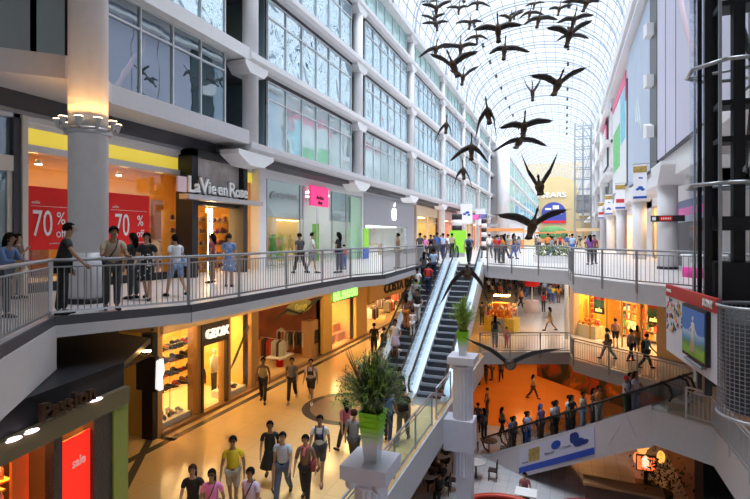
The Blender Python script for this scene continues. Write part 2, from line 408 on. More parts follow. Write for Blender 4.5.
# ================================================================ far left wing (steps in), far right wing, end wall
b = MB(); b.box(-20, -9.5, 92, 206, 0, EAVE)
for z in SILL: b.box(-9.5, -9.2, 92, 206, z-.4, z)
struct('wall_left', b, [white])
g = MB()
for k in range(10):
    for z in SILL[:3]: g.box(-9.5, -9.42, 93.5+11*k, 102+11*k, z+.3, z+2.7)
o = struct('window_%d' % wn[0], g, [facade_glass('far_glass', (.35, .75, .85), .4, .05, 1)]); wn[0] += 1
b = MB(); b.lathe([(1.1, 0), (1.1, EAVE)], n=24)
o = b.build('round_tower', white, None, loc=(-10.2, 90.5, 0)); tag(o, 'wide white round pier where the far left wing steps forward', 'column')
b = MB(); b.box(-20, 12, 204, 206, 0, 30); struct('wall_back', b, [mat('cream_end_wall', (.66, .50, .26), .6)])
# ================================================================ glass vault
XL, XR, ZR = -11.9, 4.9, 24.9; XM = (XL+XR)/2; HW = (XR-XL)/2; RISE = ZR-EAVE
def arc(n=28, dx=0, dz=0):
    out = []
    for i in range(n+1):
        a = pi*i/n; out.append((XM-HW*cos(a)*(1+dx), EAVE+RISE*(sin(a)**.85)+dz))
    return out
barm = mat('vault_bars', (.34, .41, .50), .4, .3)
ribm = mat('vault_ribs', (.42, .47, .56), .4, .2)
A = arc()
b = MB()
for i, (x, z) in enumerate(arc(22)): b.bar((x, 6, z), (x, 204, z), .055, .10, up=(0, 0, 1))
y = 6
while y < 204:
    if y < 120 or int(y/1.9) % 2 == 0:
        for p, q in zip(A[:-1], A[1:]): b.bar((p[0], y, p[1]), (q[0], y, q[1]), .06, .10, up=(0, 1, 0))
    y += 1.9
struct('ceiling', b, [barm])
b = MB(); A2 = arc(28, -.03, -.28)
y = 5.55
while y < 204:
    b.tube([(p[0], y, p[1]) for p in A2], .09, 6, cap=False); y += 5.75
struct('ceiling', b, [ribm])
b = MB(); vs = []; n = len(A)
vs = [(p[0], yy, p[1]+.06) for yy in (7, 204) for p in A]
b.add(vs, [(i, i+1, i+1+n, i+n) for i in range(n-1)], 0, True); struct('ceiling', b, [roofg])
b = MB(); b.box(XL, XR+1, -4, 7, EAVE-.2, EAVE+.3); struct('ceiling', b, [charcoal])  # unseen opaque roof, added to keep daylight off the foreground
b = MB(); b.box(XL, XR, 6.6, 7, EAVE, 26); struct('wall_back', b, [charcoal])
b = MB(); b.box(-14.6, XL, -4, 204, EAVE, EAVE+.3); b.box(XR, 12, -4, 204, EAVE, EAVE+.3); struct('ceiling', b, [white])
# ================================================================ right side of the hall
XP = 5.05
b = MB(); b.box(5.3, 5.9, 20, 63, 4.9, EAVE); struct('wall_right', b, [mat('pink_white_wall', (.88, .84, .86), .5)])
b = MB(); b.box(4.9, 9.6, 63, 206, 9.4, EAVE); struct('wall_right', b, [white])
b = MB()
for z in SILL: b.box(4.3, 9.6, 63, 130, z-.4, z)
b.box(4.6, 9.6, 20, 63, 4.3, 4.9); b.box(4.4, 9.6, 9, 20, 4.9, 5.3)
trimo(b, [white])
b = MB(); b.box(4.4, 4.9, 9, 204, EAVE-.9, EAVE+.1); b.box(4.55, 5.3, 20, 204, 17.2, 17.45); trimo(b, [white])
fab1 = mat('banner_fabric_lilac', (.62, .60, .74), .6, var=.12, vs=.25)
fab2 = mat('banner_fabric_blue', (.50, .58, .72), .6, var=.12, vs=.3)
fab3 = mat('banner_fabric_pale', (.80, .84, .86), .6, var=.05)
green_p = mat('banner_green', (.18, .62, .22), .6, var=.4, vs=1.2); cyan_p = mat('banner_cyan', (.25, .62, .8), .6, var=.3, vs=1)
pink_f = mat('banner_pink', (.85, .12, .28), .5)
def wall_ad(name, label, Y0, Y1, z0, z1, m, X=XP, frame=charcoal, extra=None):
    t = thing(name, label, 'advertisement', (X, (Y0+Y1)/2, z0)); b = MB()
    b.box(0, .2, -(Y1-Y0)/2, (Y1-Y0)/2, 0, z1-z0); b.build('backing', frame, t)
    b = MB(); b.box(-.04, 0, -(Y1-Y0)/2+.06, (Y1-Y0)/2-.06, .06, z1-z0-.06); b.build('fabric', m, t)
    if extra: extra(t, Y1-Y0, z1-z0)
    return t
def seams(t, L, H):
    b = MB()
    for q in (-.18, .16, .33): b.box(-.06, -.03, q*L, q*L+.03, 0, H)
    b.build('seam', charcoal, t)
    b = MB(); b.tube([(-.05, -L*.1, H*.2), (-.05, L*.05, H*.45), (-.05, L*.3, H*.95)], [.15, .35, .1], 8); o = b.build('pink_streak', mat('streak_pink', (.80, .62, .72), .6), t); o.scale.x = .3
def swirl(t, L, H):
    b = MB()
    for q in range(3): b.tube([(-.05, -L*.2+q*1.2, H*(.25+.08*q)), (-.05, -L*.1+q, H*.4), (-.05, L*.05+q*.6, H*.62)], [.08, .2, .05], 6)
    o = b.build('swirl', mat('streak_mint', (.70, .85, .78), .6), t); o.scale.x = .3
def pic(t, L, H):
    b = MB(); b.box(-.07, -.03, -L*.1, L*.42, H*.25, H*.7); b.build('green_picture', green_p, t)
    b = MB(); b.box(-.07, -.03, -L*.45, -L*.15, H*.45, H*.95); b.build('cyan_picture', cyan_p, t)
    b = MB(); b.box(-.09, -.02, -L*.48, L*.48, H*.97, H*1.08); b.box(-.09, -.02, -L*.5, -L*.46, H*.8, H*1.08); b.build('pink_border', pink_f, t)
wall_ad('wall_banner', 'giant pale lilac banner with dark seams on the right wall beside the lift', 17.5, 33.0, 5.9, 18.2, fab1, extra=seams)
wall_ad('wall_banner', 'giant grey blue banner with a pale swirl beyond the dark gap on the right wall', 35.7, 47.5, 5.7, 16.9, fab2, extra=swirl)
wall_ad('wall_banner', 'white wall banner with green and cyan pictures and a pink border', 48.8, 62, 6.2, 15.4, fab3, extra=pic)
def pinkb(t, L, H):
    b = MB(); b.box(-.09, -.02, -L*.5, L*.5, H*.9, H*1.05); b.box(-.09, -.02, -L*.5, -L*.4, H*.6, H); b.build('pink_border', pink_f, t)
wall_ad('wall_banner', 'farthest white banner with a pink top border high on the right wall', 66, 76, 10, 15.5, fab3, X=4.7, extra=pinkb)
# columns of the right side
for k, Y in enumerate([26.8, 38.3, 49.8, 61.3, 72.8, 84.3, 95.8]):
    t = thing('round_column', 'round white column with orange glow beside the black lift tower' if k == 0 else ('white column behind the first hanging paper banner on the right' if k == 1 else 'slim white column far down the right side of the hall'), 'column', (4.5 if k == 0 else 4.75, Y, 0), 0, None if k < 2 else 'far columns of the right side')
    b = MB(); b.lathe([(.43, 0), (.43, 4.4 if k < 4 else EAVE)], n=24); b.build('shaft', colwhite, t)
    b = MB(); haunch(b, 0, -.5, .6, 4.9, h=1.0, wid=1.4)
    if k >= 4:
        for z in SILL[1:]: haunch(b, 0, -.5, .5, z-.3, h=.6, wid=.9)
    b.build('capital', white, t)
    if k == 0:
        b = MB(); b.lathe([(.45, 0), (.45, .12)], n=24); b.build('plinth', darkm, t)
b = MB()                                          # bracket frame in the gap between the two giant banners
b.box(5.0, 5.3, 33.1, 35.6, 5.7, EAVE-1, 1)
for z in (7.5, 10.6, 13.7): b.slabpoly([(4.6, 34, z), (4.6, 35.4, z+.2), (4.6, 35.4, z+1.1), (4.6, 34, z+.7)], (.4, 0, 0))
trimo(b, [white, darkm])
# steel lift tower far down on the right, and window bays there
t = thing('lift_tower', 'distant open steel lift tower in front of the far end wall', 'lift tower', (2.45, 79, 0))
b = MB()
for x in (-1.1, 0, 1.1):
    for y in (-1.1, 1.1): b.bar((x, y, 0), (x, y, 18), .16, .16)
b.build('post', steel, t); b = MB()
for q in range(12):
    z = 1.5*q+1
    for x in (-1.1, 1.1): b.bar((x, -1.1, z), (x, 1.1, z), .1, .1)
    for y in (-1.1, 1.1): b.bar((-1.1, y, z), (1.1, y, z), .1, .1)
b.build('ring_beam', mat('blue_grey_steel', (.36, .42, .5), .4, .4), t); b = MB(); b.box(-.9, .9, -.9, .9, 5, 7.6); b.build('cabin', greyp, t)
fw = facade_glass('far_right_glass', (.5, .62, .68), .4, .05, 1)
for k in range(6):
    facade_window(64.0+11.5*k, 72.3+11.5*k, 5.35, 8.5, fw, 5, X=5.4)
# right shops of the upper floor
b = MB(); b.box(XW+1.5, 9.6, 9, 63, 0, 4.3); struct('wall_right', b, [offwhite])
b = MB()
for y0, y1 in ((24, 25), (33.4, 35.2), (41.8, 44.5), (50, 52.5), (60, 63)): b.box(XW-.3, XW+1.5, y0, y1, 0, 4.3)
b.box(XW-.3, XW+1.5, 24, 63, 3.7, 4.3)
struct('wall_right', b, [white])
b = MB(); b.box(XW+1.2, XW+1.5, 35.2, 41.8, .05, 3.7); o = struct('wall_right', b, [mat('gold_shop_interior', (.8, .6, .3), .6, em=.9, emcol=(1, .72, .35), var=.4, vs=1.5)])
b = MB(); b.box(XW-.45, XW-.3, 44.6, 49.9, .05, 3.1); o = b.build('hoarding', mat('orange_hoarding', (.75, .22, .04), .5, em=.15, emcol=(1, .3, .05))); tag(o, 'orange panel hoarding on the right of the upper floor', 'hoarding')
b = MB(); b.box(XW+1.2, XW+1.5, 52.5, 60, .05, 3.7); struct('wall_right', b, [mat('warm_shop_interior', (.75, .62, .42), .6, em=.8, emcol=(1, .8, .5), var=.4, vs=1.5)])
t = thing('display_window', 'golden lit shop window with shelves behind the hanging banners on the right', 'shop window', (XW-.2, 38.5, 0))
b = MB()
for y in (-3.2, -1.6, 0, 1.6, 3.2): b.box(-.04, .04, y-.04, y+.04, 0, 3.7)
for z in (.1, 2.6, 3.65): b.box(-.03, .03, -3.3, 3.3, z-.04, z+.04)
b.build('frame', mat('brass_frame', (.6, .42, .15), .35, .7), t); b = MB(); b.box(-.01, .01, -3.3, 3.3, 0, 3.7); b.build('pane', clearg, t)
b = MB()
for z in (.9, 1.6, 2.3): b.box(.6, 1.2, -3.1, 3.1, z, z+.04)
b.build('shelf', clearg, t)
b = MB()
for z in (.05, .94, 1.64):
    for q in range(14):
        y = -3+q*.45; s_ = R.uniform(.1, .25); b.box(.7, .7+s_, y, y+s_, z, z+s_*R.uniform(.8, 2), 0)
o = b.build('shelf_goods', mat('mixed_goods', (.5, .3, .2), .5, var=.9, vs=4), t); o['kind'] = 'stuff'
for k, (y0, y1) in enumerate(((35.6, 41.4), (53, 59.5))):
    b = MB(); b.box(-.25, .25, -(y1-y0)/2, (y1-y0)/2, -.05, 0); o = b.build('ceiling_light', warm, None, loc=(XW+.7, (y0+y1)/2, 3.68)); tag(o, ['long warm light over the golden lit shop window on the right', 'long warm light in the second lit shop on the right'][k], 'ceiling light')  # long lamps added to brighten the right shops
# black shop with striped sign and flower print
Ym = 28.5
t = thing('shopfront_panel', 'black shopfront with pink and blue striped sign behind the lift tower', 'shopfront', (5.6, Ym, 0))
b = MB(); b.box(0, .5, -4.4, 4.2, 0, 3.3); b.build('black_wall', charcoal, t)
b = MB(); b.box(-.15, .5, -4.4, 4.2, 3.3, 4.3); b.build('white_lintel', white, t)
for z0, z1, m in ((2.95, 3.3, mat('stripe_navy', (.08, .12, .3), .4)), (2.55, 2.95, mat('stripe_magenta', (.85, .1, .5), .4, em=.3)), (2.25, 2.55, mat('stripe_grey_blue', (.3, .4, .55), .4))):
    b = MB(); b.box(-.08, 0, -4.4, 4.2, z0, z1); b.build('sign_stripe', m, t)
b = MB()
for q in range(26): b.ball((-.02, 3.2+R.uniform(-.5, .7), R.uniform(.6, 2.1)), .03, R.uniform(.08, .2), R.uniform(.08, .2), 8, 5)
b.build('flower_print', mat('flower_magenta', (.75, .03, .2), .5, em=.2), t)
t = thing('counter', 'round magenta and white counter behind the upper right railing', 'counter', (4.9, 21.8, 0))
b = MB(); b.lathe([(.75, .0), (.75, .38)], n=24); b.build('base', mat('counter_magenta', (.8, .03, .35), .4, em=.3), t)
b = MB(); b.lathe([(.75, .38), (.75, .75), (.8, .78), (.8, .84)], n=24); b.build('top', white, t)
# hanging paper banners on the right
art = mat('banner_gold_art', (.45, .30, .08), .5, var=.7, vs=8); blue = mat('print_blue', (.02, .08, .45), .5, em=.08); redp = mat('print_red', (.65, .04, .05), .5)
pw = mat('banner_white', (.86, .87, .92), .6, em=.12, emcol=(.9, .92, 1))
def cloudlogo(b, c, s):
    for dy, dz, r in ((-.5, 0, .35), (0, .18, .5), (.45, .02, .38), (.1, -.15, .4)): b.ball((c[0], c[1]+dy*s, c[2]+dz*s), .015, r*s, r*s*.7, 10, 6)
for k in range(4):
    d = 30+10.75*k; x, y, _ = pt(565+2250/d, d)
    t = thing('hanging_banner', ['nearest long white and blue paper banner hanging by the round column', 'second white and blue banner from the lift, with a red patch', 'third hanging banner from the lift, on the right side', 'farthest of the four hanging banners on the right side'][k], 'banner', (x, y, 3.75), -TH*.6)
    b = MB(); b.box(-.36, .36, -.02, .02, 0, 2.1); b.build('fabric', pw, t)
    b = MB(); b.box(-.36, .36, -.035, .035, 1.62, 2.0); b.build('picture', art, t)
    b = MB(); b.box(-.36, .36, -.035, .035, .06, .2); 
    if k % 2 == 0 or k == 2:
        for dx, dz, r in ((-.12, .62, .14), (.02, .7, .19), (.14, .6, .15), (0, 1.3, .1), (.1, 1.28, .09)): b.ball((dx, 0, dz), r, .035, r*.7, 10, 6)
    b.build('blue_print', blue, t)
    if k in (1, 3): b = MB(); b.box(-.3, .3, -.035, .035, .55, .85); b.build('red_print', redp, t)
    b = MB(); b.bar((-.4, 0, 2.13), (2.0, 0, 2.13), .05, .05); b.build('bracket', steel, t)
# direction sign sticking out beside the lift
x, y, _ = pt(667, 23.0); t = thing('direction_sign', 'black direction sign with red middle beside the round column', 'sign', (x, y, 2.35), -.1)
b = MB(); b.box(-.66, .7, -.06, .06, -.14, .14); b.build('panel', black, t); b = MB(); b.box(-.3, .2, -.075, .075, -.1, .1); b.build('red_field', redm, t)
b = MB(); b.box(-.6, -.45, -.075, .075, -.08, .08)
for q in range(6): b.box(-.24+q*.07, -.2+q*.07, -.085, .085, -.04, .04)
b.build('pictogram', wtext, t)
# far left banners and striped posts of the upper floor
for k, (px, py, d, m) in enumerate([(347, 0, 0, 0)]*0): pass
for k, (px, d, zt) in enumerate([(503, 95, 8.5), (510, 105, 8.3), (516.5, 118, 8.2)]):
    x, y, _ = pt(px, d); b = MB(); b.box(-.75, .75, -.05, .05, -3.2, 0); t = thing('hanging_banner', 'blue hanging banner with an orange figure before the far left wing', 'banner', (x, y, zt), -.3, 'blue banners of the far left wing')
    b.build('fabric', mat('banner_blue', (.05, .22, .62), .5, em=.2), t); b = MB(); b.ball((0, -.06, .2), .4, .1, .4); b.build('figure', mat('banner_orange', (.8, .3, .1), .5), t)
for k, (px, py, d) in enumerate([(466.5, 216, 52), (480.5, 219, 62)]):
    x, y, _ = pt(px, d); z = EYE-(py-HZ)*d/F
    t = thing('hanging_banner', ['white banner with a blue cloud above the pink shop sign on the left', 'white banner with a red cloud, second from the escalator top'][k], 'banner', (x, y, z), .2)
    b = MB(); b.box(-.6, .6, -.03, .03, -.8, 1.3); b.build('fabric', pw, t); b = MB()
    for dx, dz, r in ((-.2, .2, .22), (.1, .35, .28), (.25, .1, .2)): b.ball((dx, 0, dz), r, .05, r*.7, 10, 6)
    b.build('print', blue if k == 0 else redp, t)
# end wall: arched sign
S = 204; yw = 203.9
def ewx(px): return pt(px, 1)[0] and yw*( ((px-375)/F*CT-ST)/((px-375)/F*ST+CT) )
x0, x1 = ewx(541.5), ewx(566); zc = EYE+(237-222)/F*(yw*CT-(x0+x1)/2*ST); hw = (x1-x0)/2
xm = (x0+x1)/2
t = thing('arched_sign', 'arched dark blue screen on the cream end wall of the hall', 'sign', (xm, yw, zc))
b = MB(); pts = [(-hw, 0, -.5), (hw, 0, -.5)]+[(hw*cos(pi*i/14), 0, 3.4+hw*.95*sin(pi*i/14)) for i in range(15)]
b.slabpoly(pts, (0, -.4, 0)); b.build('screen', mat('screen_navy', (.04, .05, .22), .4, em=.25, emcol=(.1, .15, .8)), t)
b = MB()
for q, (dx, dz, w_, h_) in enumerate(((-2.0, 5.0, 2.2, .7), (.8, 5.6, 2.2, 1.4), (1.5, 3.4, 3.0, .9), (-2.3, 2.6, 2.5, .7))): b.box(dx-w_/2, dx+w_/2, -.6, -.3, dz-h_/2, dz+h_/2)
b.build('lettering', wtext, t)
b = MB(); b.box(-hw, hw, -.55, -.3, -.4, .5); b.build('red_band', redm, t)
mb = text_mb('SEARS', 2.6, .3, .05, 1.3); place_text(mb, (xm, yw-.2, zc+10.3), (1, 0, 0), (0, 0, 1)); o = mb.build('wall_lettering', wtext, None, loc=(xm, yw-.2, zc+10.3), world=True); tag(o, 'white letters on the end wall above the arched screen', 'sign')
b = MB(); b.ball((0, 0, 2.2), 4.2, 3, 2.6, 14, 9); t = thing('potted_tree', 'round green clump of foliage below the arched screen at the far end', 'plant', pt(553, 150)[:2]+(0,))
o = b.build('foliage', mat('far_foliage', (.10, .26, .08), .8, var=.6, vs=2, bump=.8, bs=3), t)
# orange and cream kiosk fronts at the far end
for k, (px, d, wd, col) in enumerate([(505, 70, 5, (.75, .3, .1)), (520, 90, 5, (.85, .6, .3)), (545, 120, 7, (.7, .25, .08)), (571, 100, 6, (.75, .35, .12)), (588, 70, 3, (.8, .6, .35))]):
    x, y, _ = pt(px, d); t = thing('kiosk', ['orange stall front nearest the escalator top on the left', 'pale orange stall in the middle distance of the upper floor', 'rust coloured stall below the arched screen', 'orange stall right of the arched screen', 'cream stall under the distant lift tower'][k], 'kiosk', (x, y, 0))
    b = MB(); b.box(-wd/2, wd/2, -1, 1, 0, 1.1); b.build('counter', mat('kiosk_%d' % k, col, .5, em=.12), t)
    b = MB(); b.box(-wd/2, wd/2, -1, 1, 2.3, 2.7); b.build('canopy', mat('kiosk_top_%d' % k, tuple(min(1, c*1.1) for c in col), .5), t)
    for sx in (-1, 1): b = MB(); b.box(sx*wd/2-.06, sx*wd/2+.06, -.06, .06, 1.1, 2.3); b.build('post', steel, t)
# ================================================================ near lift tower
LX, LY = pt(735, 11.2)[:2]
t = thing('lift_tower', 'tall black glass and steel lift tower at the right edge', 'lift tower', (LX, LY, -2))
def octp(r, k): a = pi/8+k*pi/4; return (r*cos(a), r*sin(a))
H0 = 2.0
rails_ = [(-.60, -.35, .14), (-.66, .1, .08), (-.42, -.55, .06), (-.32, .5, .2), (.0, -.2, .22), (.08, .35, .10), (.34, -.4, .08), (.5, .3, .22), (.85, 0, .12), (-.62, .75, .05)]
for x, y, w_ in rails_:
    b = MB(); b.box(x-w_/2, x+w_/2, y-w_/2, y+w_/2, 0, 21); b.build('mast', black if w_ > .06 else steel, t)
for z in (-1.0, 2.65, 5.25, 7.9, 10.5):
    b = MB(); P = [octp(.95, k)+(z+H0,) for k in range(8)]
    for k in range(8): b.tube([P[k], P[(k+1) % 8]], .045, 8)
    b.tube([P[3], P[7]], .035, 6); b.build('ring_frame', steel if z in (2.65, 5.25) else darkm, t)
for z in (.6, 3.6, 4.4, 6.6): b = MB(); b.box(-.35, .55, -.3, .3, z+H0, z+H0+.12); b.build('crossbeam', black, t)
b = MB(); b.box(-.55, .6, -.5, .5, 1.65+H0, 1.95+H0); b.build('cabin_roof', black, t); b = MB(); b.box(-.5, .6, -.5, .5, -1.2+H0, .95+H0); b.build('cabin', black, t)
b = MB(); b.bar((.1, -.3, 2.9+H0), (.45, .3, 5.0+H0), .06, .12); b.bar((.25, -.3, 5.3+H0), (-.1, .3, 7.4+H0), .06, .12); b.bar((.3, -.6, -1+H0), (.75, -.3, 1.6+H0), .05, .1); b.build('brace', greyp, t)
b = MB()
for k in (2, 3, 6, 7): p, q = octp(.88, k), octp(.88, (k+1) % 8); b.slabpoly([p+(.9+H0,), q+(.9+H0,), q+(20,), p+(20,)], (.01, .01, 0))
b.build('glass_wall', glass('lift_glass', (.93, .95, .98), .01), t)
# woven drum guard below it
gx, gy = pt(757, 9.5)[:2]
t = thing('mesh_guard', 'curved wire mesh guard wrapped round the foot of the lift', 'guard', (gx, gy, -1.9))
b = MB(); n = 44
for k in range(n):
    a = 2*pi*k/n; b.bar((.62*cos(a), .62*sin(a), 0), (.62*cos(a), .62*sin(a), 2.05), .012, .012)
for q in range(26):
    z = .04+q*.08; P = [(.62*cos(2*pi*k/24), .62*sin(2*pi*k/24), z) for k in range(25)]
    for p, s_ in zip(P[:-1], P[1:]): b.bar(p, s_, .012, .012)
b.build('wire_mesh', greyp, t); b = MB(); P = [(.63*cos(2*pi*k/32), .63*sin(2*pi*k/32), 2.08) for k in range(33)]; b.tube(P, .03, 8, cap=False); b.build('rim', steel, t); b = MB(); b.tube([(p[0], p[1], .0) for p in P], .03, 8, cap=False); b.build('rim', steel, t)
b = MB(); b.lathe([(.5, .1), (.5, 2.0)], n=24); b.build('drum', charcoal, t)
# ================================================================ advertising board
BZ = -1.42
Ya, Yb = 11.55, 14.84; Xs = 2.63
t = thing('advert_board', 'large white advertising board with red top strip and a television picture', 'advertisement', (Xs, (Ya+Yb)/2, BZ))
L = (Yb-Ya)/2; Hh = 1.69
t.rotation_euler.z = .103
b = MB(); b.box(0, .06, -L, L, 0, Hh); b.build('board', mat('board_white', (.74, .76, .88), .5, em=.12, emcol=(.8, .85, 1)), t)
b = MB(); b.box(-.015, .07, -L, L, Hh-.28, Hh+.01); b.build('red_strip', mat('board_red', (.62, .04, .04), .5, em=.1), t)
def bt(s_, size, y, z, m, nm='lettering', bold=.004, parent=None):
    mb = text_mb(s_, size, .02, bold); place_text(mb, (Xs-.03, (Ya+Yb)/2+y, BZ+z), (0, -1, 0), (0, 0, 1)); mb.build(nm, m, parent or t, world=True)
wtext2 = mat('white_print', (.9, .9, .9), .5)
bt('SONY', .21, -L+.42, Hh-.14, wtext2, bold=.006); bt('BRAVIA', .10, L-.3, Hh-.13, wtext2, bold=.002)
y1, y0 = -L+.34, .12                                # television: near side and far side along the board
tv = MB(); tv.box(-.09, 0, y1, y0, .26, 1.4); tvo = tv.build('television', black, t)
mland = bpy.data.materials.new('meadow_picture'); mland.use_nodes = True; nt = mland.node_tree; pb = nt.nodes['Principled BSDF']
tc = nt.nodes.new('ShaderNodeTexCoord'); sx = nt.nodes.new('ShaderNodeSeparateXYZ'); cr = nt.nodes.new('ShaderNodeValToRGB'); nz = nt.nodes.new('ShaderNodeTexNoise'); nz.inputs['Scale'].default_value = 4
ad = nt.nodes.new('ShaderNodeMath'); ad.operation = 'MULTIPLY_ADD'; ad.inputs[1].default_value = .25
nt.links.new(tc.outputs['Object'], sx.inputs[0]); nt.links.new(tc.outputs['Object'], nz.inputs['Vector']); nt.links.new(nz.outputs['Fac'], ad.inputs[0]); nt.links.new(sx.outputs['Z'], ad.inputs[2])
nt.links.new(ad.outputs[0], cr.inputs[0]); e = cr.color_ramp; e.elements[0].position = .3; e.elements[0].color = (.10, .32, .03, 1); e.elements[1].position = 1.15; e.elements[1].color = (.08, .25, .75, 1)
for p_, c_ in ((.62, (.25, .5, .05, 1)), (.72, (.12, .3, .12, 1)), (.78, (.12, .35, .7, 1)), (.95, (.45, .65, .85, 1))): q = e.elements.new(p_); q.color = c_
nt.links.new(cr.outputs[0], pb.inputs['Base Color']); nt.links.new(cr.outputs[0], pb.inputs['Emission Color']); pb.inputs['Emission Strength'].default_value = 0
s_ = MB(); s_.box(-.1, -.085, y1+.05, y0-.05, .33, 1.34); s_.build('screen', mland, tvo)
s_ = MB(); ym = (y1+y0)/2
s_.ball((-.1, ym, 1.14), .012, .05, .06); s_.lathe([(.17, .42), (.07, .82), (.1, 1.04), (.03, 1.07)], (-.1, ym, 0), 10, ex=.1); s_.bar((-.1, ym, 1.02), (-.1, ym+.22, .88), .01, .03); s_.bar((-.1, ym, 1.02), (-.1, ym-.22, .84), .01, .03)
s_.build('figure_print', mat('print_cream', (.85, .7, .6), .6, em=.15), tvo)
b = MB(); b.box(-.12, 0, y1+.2, y0-.2, .17, .22); b.build('stand', greyp, tvo)
fr = [(.85, .1, .05), (.05, .3, .1), (.9, .5, .05), (.03, .05, .2)]
for q in range(4):
    for i in range(13):
        b = MB()
        yy = L-.12-R.random()*1.15; zz = .55+R.random()*.8; s_ = R.uniform(.018, .04)
        b.slabpoly([(-.01, yy-s_, zz), (-.01, yy, zz-s_*1.5), (-.01, yy+s_, zz+.01), (-.01, yy, zz+s_*1.6)], (-.015, 0, 0))
        b.build('butterfly_print', mat('print_%d' % q, fr[q], .5), t)
b = MB(); b.bar((.06, -L+.3, Hh*.5), (.6, -L+.5, Hh*.5), .05, .05); b.build('bracket', darkm, t); b = MB(); b.bar((.06, L-.6, Hh*.6), (1.2, L, Hh*.6), .05, .05); b.build('bracket', darkm, t)
# ================================================================ railings
def railing(label, path, z, h=1.07, gap=.11, post=1.9, glassy=False, group=None, name='railing', mesh=rail_m, bal=.014, outset=0):
    P = [Vector((p[0], p[1], 0)) for p in path]; base = P[0]
    t = thing(name, label, 'railing', (base.x, base.y, z), 0, group)
    P = [p-base for p in P]
    b = MB(); b.tube([p+Vector((0, 0, h)) for p in P], .032, 8); b.build('handrail', mesh, t)
    b = MB(); b.tube([p+Vector((0, 0, h-.13)) for p in P], .018, 6); b.build('upper_rail', mesh, t)
    b = MB()
    for p, q in zip(P[:-1], P[1:]): b.bar(p+Vector((0, 0, .1)), q+Vector((0, 0, .1)), .03, .04)
    b.build('lower_rail', mesh, t)
    for i, (p, q) in enumerate(zip(P[:-1], P[1:])):
        L = (q-p).length; n = max(1, round(L/post)); d = (q-p)/n
        for k in range(n):
            a = p+d*k; c = a+d
            pb = MB(); pb.box(-.018, .018, -.035, .035, -.30 if not glassy else 0, h-.02); o = pb.build('post', mesh, t); o.location = a; o.rotation_euler.z = atan2(d.y, d.x)+pi/2
            g = MB()
            if glassy:
                g.slabpoly([(a.x, a.y, .1), (c.x, c.y, .1), (c.x, c.y, h-.13), (a.x, a.y, h-.13)], (.01, .01, 0)); g.build('glass_panel', railg, t)
            else:
                m = max(1, int(d.length/gap))
                for j in range(1, m):
                    s_ = a+d*(j/m); g.bar((s_.x, s_.y, .1), (s_.x, s_.y, h-.13), bal, bal)
                g.build('balusters', mesh, t)
    pb = MB(); pb.box(-.018, .018, -.035, .035, -.0, h-.02); o = pb.build('post', mesh, t); o.location = P[-1]
    return t
def inset(path, off):
    out = []
    for i, p in enumerate(path):
        a = Vector(path[max(0, i-1)][:2]); c = Vector(path[min(len(path)-1, i+1)][:2]); n = (c-a).normalized(); out.append((p[0]-n.y*off, p[1]+n.x*off))
    return out
railing('long steel baluster railing along the edge of the upper left walkway', inset(E3, .06), 0)
railing('steel railing on the upper bridge and the upper right balcony', inset(BR, -.06), 0, gap=.14)
railing('glass panel railing of the middle deck between the two potted ferns', [(-4.16, 4.5), (-4.16, 16.3)], Z2, glassy=True)
railing('short glass railing beside the foot of the escalators', [(-4.16, 16.9), (-4.16, 19.2)], Z2, glassy=True)
railing('curved steel railing round the middle right balcony in front of the toy coloured shop', inset(E2R[:6], -.06), Z2, gap=.14)
railing('dark steel railing at the lower right beside the sloping white escalator panel', [(3.95, 20.15), (4.6, 19.62), (4.6, 16.0), (4.6, 12)], Z2, gap=.12, mesh=lgrey, bal=.02)
